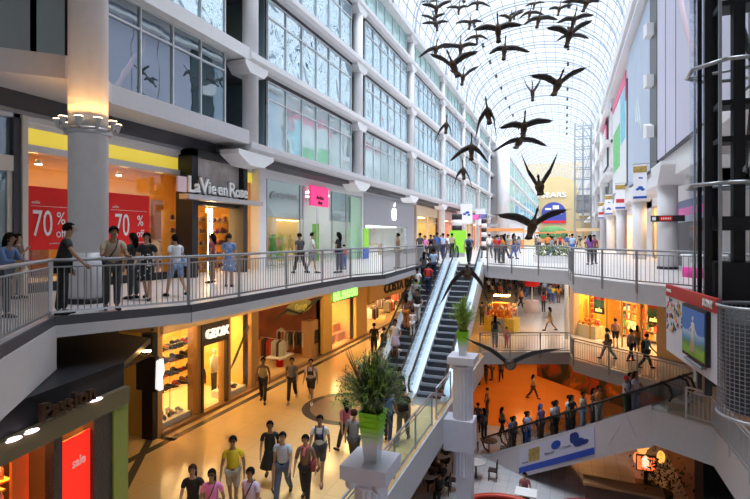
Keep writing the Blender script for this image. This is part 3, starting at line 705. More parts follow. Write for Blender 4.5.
# ================================================================ escalators
stepm = mat('step_grey', (.20, .23, .29), .35, .6); riser = mat('step_riser', (.07, .08, .105), .5, .4)
deckm = mat('escalator_deck', (.74, .78, .84), .3, .25); bglass = mat('escalator_glass', (.62, .74, .80), .12, .1, em=.0)
def escalator(label, B, T, zb, zt, w_=1.0, glassm=None, cladm=None, depth=1.1, group=None, panel=True):
    B, T = Vector((B[0], B[1], 0)), Vector((T[0], T[1], 0)); d = T-B; L = d.length; rot = atan2(d.y, d.x)
    t = thing('escalator', label, 'escalator', (B.x, B.y, zb), rot, group)
    rise = zt-zb; run = rise/math.tan(radians(30)); f0 = (L-run)/2; f1 = f0+run      # local: x along the travel
    def zz(x): return 0 if x < f0 else (rise if x > f1 else (x-f0)/run*rise)
    n = int(round(L/.4)); 
    for i in range(n):
        x = i*L/n; xe = (i+1)*L/n; z = zz((x+xe)/2); zp = zz((x-L/n+xe-L/n)/2) if i else 0
        b = MB(); b.box(x, xe+.02, -w_/2, w_/2, z-.06, z+.004); b.box(x-.004, x+.01, -w_/2, w_/2, min(z, zp)-.05, z, 1)
        b.build('step', [stepm, riser], t)
    W2 = w_/2
    for s_ in (-1, 1):
        y0 = s_*(W2+.02); y1 = s_*(W2+.30)
        prof = [0, f0, f1, L]
        b = MB()
        pts = [(-.5, .0), (f0, .06), (f1, rise+.06), (L+.5, rise+.0)]
        b.slabpoly([(p[0], y0, p[1]+.10) for p in pts]+[(p[0], y0, p[1]-.35) for p in pts[::-1]], (0, y1-y0, 0)); b.build('skirt_deck', deckm, t)
        b = MB(); ym = (y0+y1)/2
        pts = [(-.35, .12), (f0, .15), (f1, rise+.15), (L+.35, rise+.12)]
        top = [(L+.35, rise+.9), (f1+.15, rise+.98), (f0-.1, .98), (-.35, .9)]
        b.slabpoly([(p[0], ym, p[1]) for p in pts+top], (0, .02*s_, 0)); b.build('balustrade', glassm or railg, t)
        b = MB(); hp = [(-.2, ym, .25), (-.5, ym, .35), (-.62, ym, .6), (-.5, ym, .9), (-.2, ym, 1.0), (f0-.1, ym, 1.0), (f1+.15, ym, rise+1.0), (L+.2, ym, rise+1.0), (L+.5, ym, rise+.9), (L+.62, ym, rise+.6), (L+.5, ym, rise+.35)]
        b.tube(hp, .045, 8); b.build('handrail', black, t)
    b = MB(); y = W2+.31
    b.slabpoly([(-.5, -y, -.02), (f0, -y, -.1), (f1, -y, rise-.1), (L+.5, -y, rise-.06), (L+.5, -y, rise-.5), (f1, -y, rise-depth), (f0+depth*1.2, -y, -.15), (f0, -y, -.25), (-.5, -y, -.25)], (0, 2*y, 0)); b.build('truss_cladding', cladm or white, t)
    for x0, x1, z in ((-.9, 0, 0), (L, L+.9, rise)):
        b = MB(); b.box(x0, x1, -W2, W2, z-.02, z+.012); b.build('comb_plate', steel, t)
    return t, zz, rot, B, L, f0
eglass = glass('escalator_balustrade_glass', (.80, .90, .96), .22)
ESC_R = escalator('right hand escalator of empty grey steps climbing to the upper bridge', (-4.95, 19.0), (-4.95, 27.3), Z2, 0, glassm=eglass)
ESC_L = escalator('left hand escalator crowded with shoppers climbing to the upper floor', (-6.72, 19.0), (-6.72, 27.3), Z2, 0, glassm=eglass)
b = MB(); rise = 4.8; run = rise/math.tan(radians(30)); f0 = (8.3-run)/2
yy = lambda x: 19.0+x
b.slabpoly([(-5.99, yy(-.3), Z2+.1), (-5.99, yy(f0), Z2+.16), (-5.99, yy(f0+run), .16), (-5.99, yy(8.6), .12), (-5.99, yy(8.6), 0), (-5.99, yy(f0+run), -.2), (-5.99, yy(f0), Z2-.0), (-5.99, yy(-.3), Z2)], (.31, 0, 0))
o = b.build('escalator_median', deckm); tag(o, 'pale sloping metal deck between the two long escalators', 'escalator deck')
ex, ey = .8184, -.5747; px_, py_ = .5747, .8184                # travel direction of the lower escalators and its left-hand side
def lowesc(off, label): return escalator(label, (-3.55+px_*off, 25.4+py_*off), (3.0+px_*off, 20.8+py_*off), Z1, Z2, glassm=glass('dark_balustrade_%d' % int(off*10), (.86, .88, .90), .04), cladm=slabm, depth=1.3)
ESC_A = lowesc(.85, 'near lower escalator with advertising on its white side, full of riders')
ESC_B = lowesc(2.55, 'lower escalator behind the one that carries the advertising')
# near side cladding of the lower escalator, with its advertisement
sl = (Z2-Z1)/8.004
b = MB(); O = Vector((-3.55, 25.4, Z1)); U = Vector((ex, ey, 0)); N = Vector((-px_, -py_, 0))*.06
def cl(s_, z): return O+U*s_+Vector((0, 0, z))
def zl(s_): return max(.15, min(4.95, (s_-.0)*sl*1.0+.15))
b.slabpoly([cl(-.4, .1), cl(0, .15), cl(8.0, 4.95), cl(8.05, 3.4), cl(7.4, 3.1), cl(2.2, .02), cl(-.4, .0)], N)
o = b.build('escalator_side_panel', [mat('side_panel_lilac', (.66, .60, .62), .5)]); tag(o, 'sloping pale side panel of the lower escalator', 'panel')
t = thing('escalator_advert', 'white sloping advertisement with blue shapes and a blue stripe on the lower escalator side', 'advertisement', tuple(O))
S0, S1 = 1.95, 5.75; N2 = Vector((-px_, -py_, 0))
def cq(s_, v, k=.07):  return U*s_+Vector((0, 0, s_*sl+v))+N2*k     # local to O; v measured above the slope line
b = MB(); b.slabpoly([cq(S0, -1.12), cq(S1, -1.12), cq(S1, .02), cq(S0, .02)], N2*.01); b.build('panel', mat('advert_lilac_white', (.68, .66, .80), .5), t)
b = MB(); b.slabpoly([cq(S0, -1.12, .085), cq(S1, -1.12, .085), cq(S1, -.84, .085), cq(S0, -.84, .085)], N2*.01); b.build('blue_stripe', mat('stripe_blue', (.03, .08, .5), .5), t)
b = MB(); b.slabpoly([cq(S0+.55, -.72, .085), cq(S0+1.15, -.72, .085), cq(S0+1.15, -.12, .085), cq(S0+.55, -.12, .085)], N2*.01); b.build('gold_picture', art, t)
def blobs(nm, m, L_):
    b = MB()
    for s_, v, r, q in L_:
        pts = [cq(s_+r*cos(2*pi*i/14), v+r*q*sin(2*pi*i/14), .085) for i in range(14)]; b.slabpoly(pts, N2*.012)
    b.build(nm, m, t)
blobs('globe_print', mat('print_blue_deep', (.02, .08, .42), .5), [(3.95, -.28, .24, .8)]); blobs('blue_shape_print', mat('print_navy', (.03, .06, .3), .5), [(4.85, -.22, .22, 1.1), (5.05, -.45, .26, .7), (5.3, -.5, .2, .55), (4.75, .0-.1, .12, 1)])
for s_, v, tx in ((2.3, -.68, 'Airwalk'), (3.62, -.55, 'Please visit'), (4.5, -.5, 'Toronto')):
    mb = text_mb(tx, .13, .01); place_text(mb, O+cq(s_, v, .1), U+Vector((0, 0, sl)), (0, 0, 1)); mb.build('lettering', black, t, world=True)
for s_ in (6.35, 7.45):
    b = MB(); b.bar(cl(s_, (s_)*sl-.9)+N, cl(s_+.5*(1 if s_ < 7 else -1), s_*sl+.05)+N, .015, .01); o = b.build('panel_seam', greyp); o.location += Vector((0,0,0)); tag(o, 'thin slanting seam in the pale side panel', 'seam', 'slanting seams of the escalator side panel')
# ================================================================ pedestals with potted ferns
flute = mat('pedestal_paint', (.70, .69, .80), .45)
def pedestal(label, x, y, ztop, zbot, w_=.92, r=.30, rz=0):
    t = thing('fluted_pedestal', label, 'pedestal', (x, y, zbot), rz); H = ztop-zbot
    b = MB(); b.box(-w_/2, w_/2, -w_/2, w_/2, H-.24, H)
    b.box(-w_/2+.05, w_/2-.05, -w_/2+.05, w_/2-.05, H-.28, H-.24); b.build('cap', flute, t)
    b = MB()
    for sx in (-1, 1):
        b.tube([(sx*(w_/2-.17), -w_/2+.08, H-.33), (sx*(w_/2-.17), w_/2-.08, H-.33)], .1, 14)
    b.box(-.28, .28, -.32, .32, H-.36, H-.28); b.build('volutes', flute, t)
    b = MB(); n = 48; prof = []
    vs = []
    for z in (0, H-.34):
        for k in range(n):
            rr = r*(1 if k % 3 else .92); vs.append((rr*cos(2*pi*k/n), rr*sin(2*pi*k/n), z))
    b.add(vs, [(k, (k+1) % n, (k+1) % n+n, k+n) for k in range(n)]); b.lathe([(r*1.12, H-.42), (r*1.12, H-.34)], n=24); b.build('shaft', flute, t)
    return t
pm = bpy.data.materials.new('pot_green_to_white'); pm.use_nodes = True; nt = pm.node_tree; pb = nt.nodes['Principled BSDF']; tc = nt.nodes.new('ShaderNodeTexCoord'); sx = nt.nodes.new('ShaderNodeSeparateXYZ'); cr = nt.nodes.new('ShaderNodeValToRGB')
nt.links.new(tc.outputs['Object'], sx.inputs[0]); nt.links.new(sx.outputs['Z'], cr.inputs[0]); cr.color_ramp.elements[0].position = .28; cr.color_ramp.elements[0].color = (.72, .76, .80, 1); cr.color_ramp.elements[1].position = .6; cr.color_ramp.elements[1].color = (.28, .72, .02, 1); nt.links.new(cr.outputs[0], pb.inputs['Base Color']); pb.inputs['Roughness'].default_value = .35
leafm = mat('fern_green', (.12, .17, .04), .6, var=.6, vs=9); leafd = mat('fern_dark', (.07, .10, .035), .6, var=.5, vs=9); leafy = mat('fern_lime', (.26, .40, .05), .6, var=.5, vs=9)
def potted(label, x, y, z, h, mats, wid, nbl, rnd, hang=.35, ph=.85):
    t = thing('potted_fern', label, 'plant', (x, y, z)); b = MB()
    b.lathe([(.13, 0), (.22, ph), (.235, ph), (.235, ph+.02), (.20, ph+.02), (.19, ph-.05)], n=4); 
    b.v = [(v[0]*.707-v[1]*.707, v[0]*.707+v[1]*.707, v[2]) for v in b.v]
    for q in range(5): zz_ = .42+.09*q; e = (.13+.09*zz_/ph)*.707+.012; b.box(-e, e, -e, e, zz_, zz_+.02)
    o = b.build('pot', pm, t, smooth=False); o.scale = (1.25, 1.25, 1)
    b = MB()
    for i in range(nbl):
        a = rnd.uniform(0, 2*pi); e = rnd.random(); L = h*rnd.uniform(.55, 1.05); lean = wid*e**.7
        s0 = Vector((rnd.uniform(-.12, .12), rnd.uniform(-.12, .12), ph-.03)); tip = Vector((lean*cos(a), lean*sin(a), ph+L*(1-.45*e)-(hang*e*e*rnd.random()*1.2)))
        mid = (s0+tip)/2+Vector((-.1*cos(a)*lean, -.1*sin(a)*lean, .18*L)); sd = Vector((-sin(a), cos(a), 0))*rnd.uniform(.005, .012); k = rnd.randrange(len(mats))
        pts = [s0, s0*.4+mid*.6, mid*.5+tip*.5+Vector((0,0,.04)), tip]
        vs = []
        for j, p in enumerate(pts): q = (.8, 1.3, 1, .1)[j]; vs += [p-sd*q, p+sd*q]
        b.add(vs, [(0, 1, 3, 2), (2, 3, 5, 4), (4, 5, 7, 6)], k)
        for j in range(5):                          # small side leaflets
            f = rnd.uniform(.35, 1); p = mid.lerp(tip, f) if f > .5 else s0.lerp(mid, f*2); dv = Vector((rnd.uniform(-1, 1), rnd.uniform(-1, 1), rnd.uniform(-.2, 1))).normalized()*rnd.uniform(.05, .13)
            ss = dv.cross(Vector((0, 0, 1))).normalized()*.008; b.add([p-ss, p+ss, p+dv], [(0, 1, 2)], k)
    f = b.build('foliage', mats, t)
    return t
rr = random.Random(3)
P1 = pt(371, 8.9); P2 = pt(463, 18.0)
pedestal('large white fluted pedestal in the centre foreground under the taller fern', P1[0], P1[1], -2.45, Z1, .84, .30)
t = potted('tall bushy fern in a green and white square pot at the centre foreground', P1[0]+.03, P1[1], -2.45, 1.12, [leafm, leafd, leafd, leafy], .80, 620, rr)
b = MB()
for q in range(6):
    a = rr.uniform(2.2, 4.4); b.tube([(0, 0, .85), (.25*cos(a), .25*sin(a), 1.4), (.5*cos(a), .5*sin(a), 1.95+rr.uniform(-.2, .2))], [.008, .006, .003], 5)
    b.tube([(.25*cos(a), .25*sin(a), 1.4), (.42*cos(a+.6), .42*sin(a+.6), 1.8)], [.005, .002], 5)
b.build('bare_twigs', mat('twig_brown', (.16, .08, .04), .7), t)
pedestal('white fluted pedestal beside the escalators under the lime green fern', P2[0], P2[1], -2.75, Z2-2.2, .96, .36)
potted('lime green spiky fern in a green and white pot near the escalators', P2[0], P2[1], -2.75, 1.35, [leafy, leafy, leafm], .62, 340, rr, .1)
b = MB(); b.box(P2[0]-.62, P2[0]+.42, P2[1]-.42, P2[1]+.42, -6.1, -5.0); b.box(P2[0]-.2, P2[0]+.35, P2[1]-.3, P2[1]+.3, Z1, -6.1)
o = b.build('square_pier', flute, None, loc=(P2[0], P2[1], Z1), world=True); tag(o, 'square grey lilac pier carrying the second pedestal down to the food court', 'pier')
# hedge planter on the far side of the bridge
x, y, _ = pt(552, 29.0); t = thing('hedge_planter', 'low white planter box of clipped green leaves behind the upper bridge railing', 'planter', (x, y, 0), -.35)
b = MB(); b.box(-.95, .95, -.3, .3, 0, .42); b.build('box', white, t); b = MB()
for i in range(700):
    p = Vector((rr.uniform(-.95, .95), rr.uniform(-.35, .35), rr.uniform(.35, .98))); dv = Vector((rr.uniform(-1, 1), rr.uniform(-1, 1), rr.uniform(-.3, 1))).normalized()*.14; ss = dv.cross(Vector((.3, .2, 1))).normalized()*.05
    b.add([p, p+dv*.5-ss, p+dv, p+dv*.5+ss], [(0, 1, 2, 3)], i % 2)
b.build('foliage', [leafy, leafm], t)
# ================================================================ shops
def interior(side, Yr, z0, z1, Xf, depth, wallm, floorm=None, lamps=(), gm=None, ceilm=None, label='', glassy=True, wside='left', lampm=None):
    """a lit room behind a shopfront: side -1 = behind the left plane"""
    Y0, Y1 = min(Yr), max(Yr); s_ = side; Xb = Xf+s_*depth
    x0, x1 = sorted((Xf+s_*.1, Xb))
    for q in (tuple(sorted((Xb, Xb+s_*.15)))+(Y0, Y1, z0, z1), (x0, x1, Y0-.1, Y0, z0, z1), (x0, x1, Y1, Y1+.1, z0, z1)):
        b = MB(); b.box(*q); struct('wall_'+wside, b, [wallm])
    b = MB(); b.box(x0, x1, Y0, Y1, z1, z1+.1); struct('ceiling', b, [ceilm or wallm])
    b = MB(); b.box(x0, x1, Y0, Y1, z0+.005, z0+.03); struct('floor', b, [floorm or floor2])
    if glassy:
        b = MB(); b.box(Xf-.012, Xf+.012, Y0, Y1, z0+.05, z1); o = struct('window_%d' % wn[0], b, [gm or clearg]); wn[0] += 1
def lampstrip(x0, x1, y0, y1, z, m, label, group):
    b = MB(); b.box(-(x1-x0)/2, (x1-x0)/2, -(y1-y0)/2, (y1-y0)/2, -.05, 0); o = b.build('ceiling_light', m, None, loc=((x0+x1)/2, (y0+y1)/2, z)); tag(o, label, 'ceiling light', group)
def piers(name, Xf, spans, z0, z1, m, t=.35, side=-1):
    b = MB()
    for a, c in spans: b.box(*sorted((Xf+.08, Xf+side*t)), min(a, c), max(a, c), z0, z1)
    return struct(name, b, [m])
XF = -13.4; wl = lambda px: wy(px, XF)
YYS = dict(a=wl(18), b=wl(24.5), c=wl(178), d=wl(235), e=wl(252), f=wl(259), g=wl(361), h=wl(413), i=wl(417), j=wl(436))
goldceil = mat('warm_ceiling', (.9, .7, .4), .6, em=.25, emcol=(1, .55, .15))
cream = mat('cream_interior', (.85, .72, .5), .6)
# --- lingerie shop and its portal
Y0, Y1 = YYS['b'], YYS['e']
interior(-1, (Y0, Y1), 0, 4.45, XF, 4.5, mat('amber_wall', (.62, .33, .08), .6, em=.08, emcol=(1, .45, .08)), offwhite, ceilm=goldceil, glassy=False)
b = MB(); b.box(XF-.15, XF+.1, Y0, YYS['c'], 3.8, 3.97); b.box(XF-.1, XF+.12, Y0, YYS['f'], 4.55, 4.95); b.box(XF-.3, XF+.02, Y0, Y1, 4.42, 4.55); trimo(b, [white])
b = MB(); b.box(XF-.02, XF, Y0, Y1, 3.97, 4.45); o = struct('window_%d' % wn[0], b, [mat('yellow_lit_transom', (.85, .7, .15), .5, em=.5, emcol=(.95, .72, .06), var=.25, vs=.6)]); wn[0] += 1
b = MB(); b.box(XF-.02, XF, Y0, YYS['c'], .25, 3.8); b.box(XF-.02, XF, YYS['d'], Y1, .1, 3.8); o = struct('window_%d' % wn[0], b, [clearg]); wn[0] += 1
b = MB(); b.box(XF-.2, XF+.08, Y0, YYS['c'], 0, .25); struct('baseboard_left', b, [black])
b = MB(); b.box(XF-.3, XF+.15, YYS['a']+.02, Y0, 0, 4.7); struct('trim_%d' % tn[0], b, [offwhite]); tn[0] += 1
b = MB(); b.box(XF-.3, XF+.1, wl(11), YYS['a'], 0, 4.7); struct('trim_%d' % tn[0], b, [charcoal]); tn[0] += 1
b = MB(); b.box(XF-.1, XF, 5.0, wl(11), 0, 3.2); b.box(XF-.1, XF-.05, 5, wl(11), 3.6, 4.7, 0); b.box(XF-.1, XF+.1, 5.0, wl(11), 3.2, 3.6, 1); b.box(XF-.05, XF+.05, wl(11)-.12, wl(11), 0, 3.2, 1); struct('door_1', b, [facade_glass('blue_door_glass', (.16, .28, .34), .3, .02, 1), offwhite])
def poster(label, Y0, Y1, z0, z1, X=XF+.04):
    t = thing('sale_poster', label, 'poster', (X, (Y0+Y1)/2, z0)); W, H = Y1-Y0, z1-z0
    b = MB(); b.box(-.02, 0, -W/2, W/2, 0, H); b.build('sheet', redm, t)
    def tx(s_, size, y, z, fs=1):
        mb = text_mb(s_, size, .01, .0, fs); place_text(mb, (X+.015, (Y0+Y1)/2+y, z0+z), (0, 1, 0), (0, 0, 1)); mb.build('lettering', wtext, t, world=True)
    tx('70', 1.02, -.17*W, H*.40, .58); tx('%', .50, .26*W, H*.5, .8); tx('off', .36, .26*W, H*.26, .8); tx('solde', .11, -.32*W, H*.75); tx('sur articles sélectionnés', .055, .2*W, H*.1)
    b = MB(); b.box(0, .012, -W*.42, W*.42, H*.69, H*.695); b.build('rule', wtext, t)
poster('red 70% off poster in the shop window left of the huge column', wl(26), wl(69.5), 1.15, 2.87)
poster('red 70% off poster in the shop window right of the huge column', wl(106), wl(148.5), 1.15, 2.9)
for k, (px, z) in enumerate([(33, 3.55), (58, 3.5), (118, 3.5), (137, 3.5)]):
    y = wl(px); b = MB(); b.lathe([(.10, 0), (.07, .12), (.02, .14)], n=12); t = thing('spotlight', 'small ceiling spotlight behind the lingerie shop window', 'lamp', (XF-.8, y, z+.1), 0, 'spotlights in the lingerie shop window'); b.build('housing', steel, t); b = MB(); b.lathe([(.09, -.01), (.09, 0)], n=12); b.build('bulb', mat('spot_bulb', (1, 1, 1), em=20, emcol=(1, .8, .5)), t)
for q in range(5): lampstrip(XF-3.6, XF-1.2, Y0+.6+q*1.9, Y0+1.0+q*1.9, 4.43, mat('soft_warm_lamp', (1, .8, .5), em=11, emcol=(1, .60, .20)), 'warm strip light in the lingerie shop ceiling', 'strip lights of the lingerie shop')
# portal
Yp0, Yp1 = YYS['c'], YYS['d']; Xp = -12.75
b = MB(); b.box(XF-.1, Xp, Yp0, Yp0+.32, 0, 4.75); b.box(XF-.1, Xp, Yp1-.28, Yp1, 0, 4.75); b.box(XF-.1, Xp, Yp0, Yp1, 4.5, 4.75); b.box(XF-.1, Xp-.25, Yp0+.3, Yp1-.3, 2.72, 3.0)
t = thing('shop_portal', 'black framed portal of the lingerie shop with marbled panel over the door', 'shopfront', (Xp, (Yp0+Yp1)/2, 0)); b.build('frame', black, t, world=True)
b = MB(); b.box(Xp-.3, Xp-.25, Yp0+.32, Yp1-.28, 3.0, 4.5); b.build('marbled_panel', mat('pale_pink_marble', (.72, .60, .58), .4, var=.6, vs=2.2, em=.28, emcol=(1, .75, .7)), t, world=True)
b = MB(); b.box(Xp-.1, Xp+.32, Yp0-.55, Yp1+.7, 2.86, 3.04); b.build('sign_shelf', steel, t, world=True)
t = thing('shop_sign', 'white script shop sign over the black portal with a pink square', 'sign', (Xp+.3, (Yp0+Yp1)/2, 3.08))
def bigtext(t, s_, size, o, right, m, bold=.012, fs=1, depth=.08, nm='letter'):
    mb = text_mb(s_, size, depth, bold, fs); place_text(mb, o, right, (0, 0, 1)); mb.build(nm, m, t, world=True)
Ys, Ye = wy(188, Xp+.25), wy(246.5, Xp+.25); tot = Ye-Ys
wmap = [('L', .10), ('a', .09), ('V', .12), ('i', .05), ('e', .09), ('', .03), ('e', .08), ('n', .10), ('', .02), ('R', .12), ('o', .09), ('s', .075), ('e', .08)]
acc = 0
for ch, w_ in wmap:
    if ch: bigtext(t, ch, .82 if ch.isupper() else .66, (Xp+.19, Ys+(acc+w_/2)*tot*.97+.04, 3.36 if ch.isupper() else 3.33), (0, 1, 0), black, .045, .95, .04, 'letter_backing')
    if ch: bigtext(t, ch, .82 if ch.isupper() else .66, (Xp+.25, Ys+(acc+w_/2)*tot*.97, 3.36 if ch.isupper() else 3.33), (0, 1, 0), mat('sign_white', (.92, .92, .92), .5, em=.35, emcol=(1, 1, 1)), .010, .95)
    acc += w_
mb = MB(); mb.box(Xp+.2, Xp+.28, wy(176, Xp+.2), wy(185, Xp+.2), 3.08, 3.62); mb.build('pink_square', mat('pale_pink', (.85, .60, .66), .5, em=.2), t, world=True)
# shelves of lingerie and gold lamp strips inside the portal
for k, (px, dx) in enumerate([(194.5, .75), (208, .8), (229, .75), (160, 2.5)]):
    y = wl(px); t = thing('display_shelf', ['gold shelf of small goods just inside the portal, left', 'gold shelf of small goods in the middle of the portal', 'gold shelf of small goods inside the portal, right', 'gold shelf behind the lingerie shop window near the tree'][k], 'shelf', (XF-dx, y, 0.03))
    b = MB()
    for z in (.1, .6, 1.1, 1.6, 2.1): b.box(-.2, .2, -.7, .7, z, z+.04)
    for s_ in (-.72, .7): b.box(-.2, .2, s_, s_+.03, 0, 2.5)
    b.build('shelf_frame', mat('gold_shelf', (.8, .5, .12), .4, .4), t)
    b = MB()
    for z in (.14, .64, 1.14, 1.64, 2.14):
        for q in range(8): s_ = R.uniform(.06, .10); b.ball((.08, -.6+.17*q, z+s_), s_, s_, s_*R.uniform(1, 2), 6, 4, R.randrange(4))
    o = b.build('goods', [mat('goods_a', (.35, .08, .1), .5), mat('goods_b', (.75, .5, .3), .5), mat('goods_c', (.1, .05, .05), .5), mat('goods_d', (.5, .15, .05), .5)], t); o['kind'] = 'stuff'
for px in (219, 223):
    b = MB(); b.box(-.03, .03, -.04, .04, 0, 2.6); o = b.build('lamp_strip', warm, None, loc=(XF-.6, wl(px), .1)); tag(o, 'vertical glowing gold lamp strip inside the black portal', 'lamp', 'vertical lamp strips in the portal')
# small tree in the window
t = thing('potted_tree', 'small leafy tree in a gold pot in the lingerie shop window', 'plant', (XF-1.4, wl(157), .03)); b = MB(); b.lathe([(.16, 0), (.22, .5), (.2, .5)], n=14); b.build('pot', mat('gold_pot', (.8, .55, .1), .4, .4), t)
b = MB(); b.tube([(0, 0, .45), (.02, .02, 1.0)], .03, 6); b.build('trunk', darkm, t); b = MB()
for i in range(260):
    p = Vector((rr.gauss(0, .25), rr.gauss(0, .25), 1.45+rr.gauss(0, .3))); dv = Vector((rr.uniform(-1, 1), rr.uniform(-1, 1), rr.uniform(-1, 1))).normalized()*.13; ss = dv.cross(Vector((.3, .2, 1))).normalized()*.03; b.add([p, p+dv*.5-ss, p+dv, p+dv*.5+ss], [(0, 1, 2, 3)])
b.build('foliage', mat('window_tree_leaf', (.18, .14, .04), .6), t)
t = thing('mannequin', 'dark dressed headless mannequin in the narrow right window of the lingerie shop', 'mannequin', (XF-.6, wl(240), .1)); b = MB(); b.lathe([(.02, 0), (.02, .9)], n=8); b.build('stand', steel, t); b = MB(); b.lathe([(.12, .85), (.17, .95), (.12, 1.15), (.17, 1.35), (.16, 1.45), (.05, 1.52), (.04, 1.6)], n=14, ey=.7); b.build('torso', black, t)
# --- glass shopfront with the pink sign
Y0, Y1 = YYS['f'], YYS['g']; iw = mat('pale_interior', (.80, .82, .80), .6)
interior(-1, (Y0, Y1), 0, 4.3, XF, 5, iw, offwhite, glassy=False)
b = MB(); b.box(XF-.1, XF+.15, Y0, Y1, 4.3, 4.78); b.box(XF-.1, XF+.4, wl(252.3), Y0, 0, 4.7); b.box(XF-.1, XF+.1, Y1-.1, Y1+.25, 0, 4.7); trimo(b, [white])
b = MB(); b.box(XF-.02, XF, Y0, wl(300), .1, 4.3); b.box(XF-.02, XF, wl(331), Y1, .1, 4.3)
o = struct('window_%d' % wn[0], b, [glass('storefront_glass', (.90, .96, .95), .10)]); wn[0] += 1
b = MB(); b.box(XF-.06, XF-.03, Y0, wl(306), 2.5, 4.3); b.box(XF-.06, XF-.03, wl(330), Y1, 2.5, 4.3); struct('window_%d' % wn[0], b, [mat('frosted_band', (.72, .80, .82), .25, em=.1, emcol=(.8, .95, 1))]); wn[0] += 1
b = MB()
for px in (267, 300, 303, 317, 332, 346): y = wl(px); b.box(XF-.03, XF+.03, y-.02, y+.02, .1, 4.3)
trimo(b, [steel])
b = MB(); b.box(XF+.02, XF+.05, wl(350), wl(360), .0, 4.2); o = b.build('green_glass_fin', mat('mint_glass', (.55, .85, .62), .2, em=.25, emcol=(.6, 1, .7))); tag(o, 'mint green glass strip at the right end of the pink signed shopfront', 'panel')
t = thing('shop_sign', 'square pink projecting shop sign on the pale glass shopfront', 'sign', (-13.1, wy(320, -13.1), 3.25)); W = wy(329, -13.1)-wy(311.5, -13.1)
b = MB(); b.box(-.12, 0, -W/2, W/2, 0, 1.12); b.build('panel', pinkm, t)
bigtext(t, 'the face', .28, (-13.08, wy(320, -13.1), 3.73), (0, 1, 0), mat('sign_dark_text', (.15, .0, .04), .5), depth=.02)
bigtext(t, 'shop', .28, (-13.08, wy(320, -13.1), 3.45), (0, 1, 0), MATS['sign_dark_text'], depth=.02)
t = thing('wall_lettering', 'faint pale grey lettering on the frosted glass left of the pink sign', 'sign', (XF, wl(285), 3.5)); bigtext(t, 'gift experience', .42, (XF+.02, wl(284), 3.62), (0, 1, 0), mat('faint_grey', (.5, .55, .58), .5), depth=.02)
b = MB(); b.box(XF-2.6, XF-2.5, wl(300), wl(334), .03, 3.0); o = struct('wall_left', b, [mat('orange_lit_wall', (.9, .5, .12), .5, em=.6, emcol=(1, .5, .12), var=.2, vs=.8)])
b = MB(); b.box(XF-.5, XF-.4, Y0, wl(266), .03, 2.2); b.box(XF-1.0, XF-.9, wl(327), wl(332), .03, 2.3); o = b.build('green_display_board', mat('lime_display', (.2, .6, .05), .5, em=.4, var=.5, vs=3)); tag(o, 'lime green display boards standing inside the pink signed shop', 'display board')
cols_ = [(.85, .65, .05), (.75, .1, .05), (.85, .4, .05), (.8, .7, .1), (.2, .5, .1), (.85, .1, .2), (.85, .75, .1), (.7, .2, .1)]
for q in range(8):
    y = wl(268+q*4.2); t = thing('mannequin', ['yellow', 'red', 'orange', 'pale yellow', 'green', 'crimson', 'bright yellow', 'rust'][q]+' dressed display figure in the window left of the pink sign', 'mannequin', (XF-.7-.3*(q % 2), y, .03))
    b = MB(); b.lathe([(.38, .3), (.28, .65), (.15, 1.1), (.21, 1.4), (.18, 1.55), (.05, 1.62)], n=12, ey=.8); b.build('dress', mat('dress_%d' % q, cols_[q], .6, em=.4), t); b = MB(); b.lathe([(.02, 0), (.02, .3)], n=6); b.lathe([(.16, 0), (.16, .02)], n=12); b.build('stand', steel, t)
for q in range(5): lampstrip(XF-4.2, XF-.8, Y0+1.2+q*3, Y0+1.7+q*3, 4.28, cool, 'white strip light in the ceiling of the pink signed shop', 'strip lights of the pink signed shop')
# --- grey metal front
Y0, Y1 = YYS['g']+.3, YYS['h']
alu = mat('grey_aluminium_front', (.42, .45, .52), .35, .3, var=.03)
interior(-1, (Y0, Y1), 0, 2.4, XF, 6, iw, offwhite, glassy=True)
t = thing('metal_shopfront', 'blank grey metal upper front of the computer shop', 'shopfront', (XF, (Y0+Y1)/2, 0)); b = MB(); b.box(XF-.2, XF+.12, Y0, Y1, 2.4, 4.65); b.box(XF-.2, XF+.12, Y0, Y0+.35, 0, 2.4); b.box(XF-.2, XF+.12, Y1-2.3, Y1, 0, 2.4); b.build('panel', alu, t, world=True)
t = thing('shop_sign', 'glowing white fruit symbol on the grey metal shopfront', 'sign', (XF+.14, wl(392.5), 3.0)); b = MB()
zz0 = 3.5; yy0 = wl(392.5)
pts = [(.0, .42), (.16, .5), (.38, .42), (.5, .2), (.40, .05), (.42, -.2), (.5, -.32), (.34, -.6), (.14, -.66), (0, -.58), (-.14, -.66), (-.34, -.6), (-.52, -.25), (-.54, .1), (-.42, .38), (-.18, .5)]
n = len(pts); b.slabpoly([(XF+.14, yy0+p[0]*.95, zz0+p[1]*.85-.05) for p in pts], (.05, 0, 0)); b.build('body', mat('logo_white', (1, 1, 1), .5, em=3), t, world=True)
b = MB(); b.slabpoly([(XF+.14, yy0+p[0], zz0+p[1]) for p in ((0, .5), (.06, .7), (.26, .86), (.22, .64))], (.05, 0, 0)); b.build('leaf', MATS['logo_white'], t, world=True)
for q in range(4): lampstrip(XF-5.4, XF-.6, Y0+1+q*2.6, Y0+1.5+q*2.6, 2.38, cool, 'white strip light in the ceiling of the grey metal fronted shop', 'strip lights of the grey fronted shop')
x = wl(366); b = MB(); b.box(-.03, .03, -.45, .45, .8, 2.1); o = thing('standing_poster', 'lime green poster over a blue stand at the left of the grey metal shopfront', 'poster', (XF+.6, wy(366, XF+.6), 0)); b.build('poster', mat('lime_poster', (.35, .85, .05), .5, em=.5), o); b = MB(); b.box(-.04, .04, -.45, .45, .02, .8); b.build('stand', mat('blue_stand', (.05, .15, .6), .5, em=.15), o)
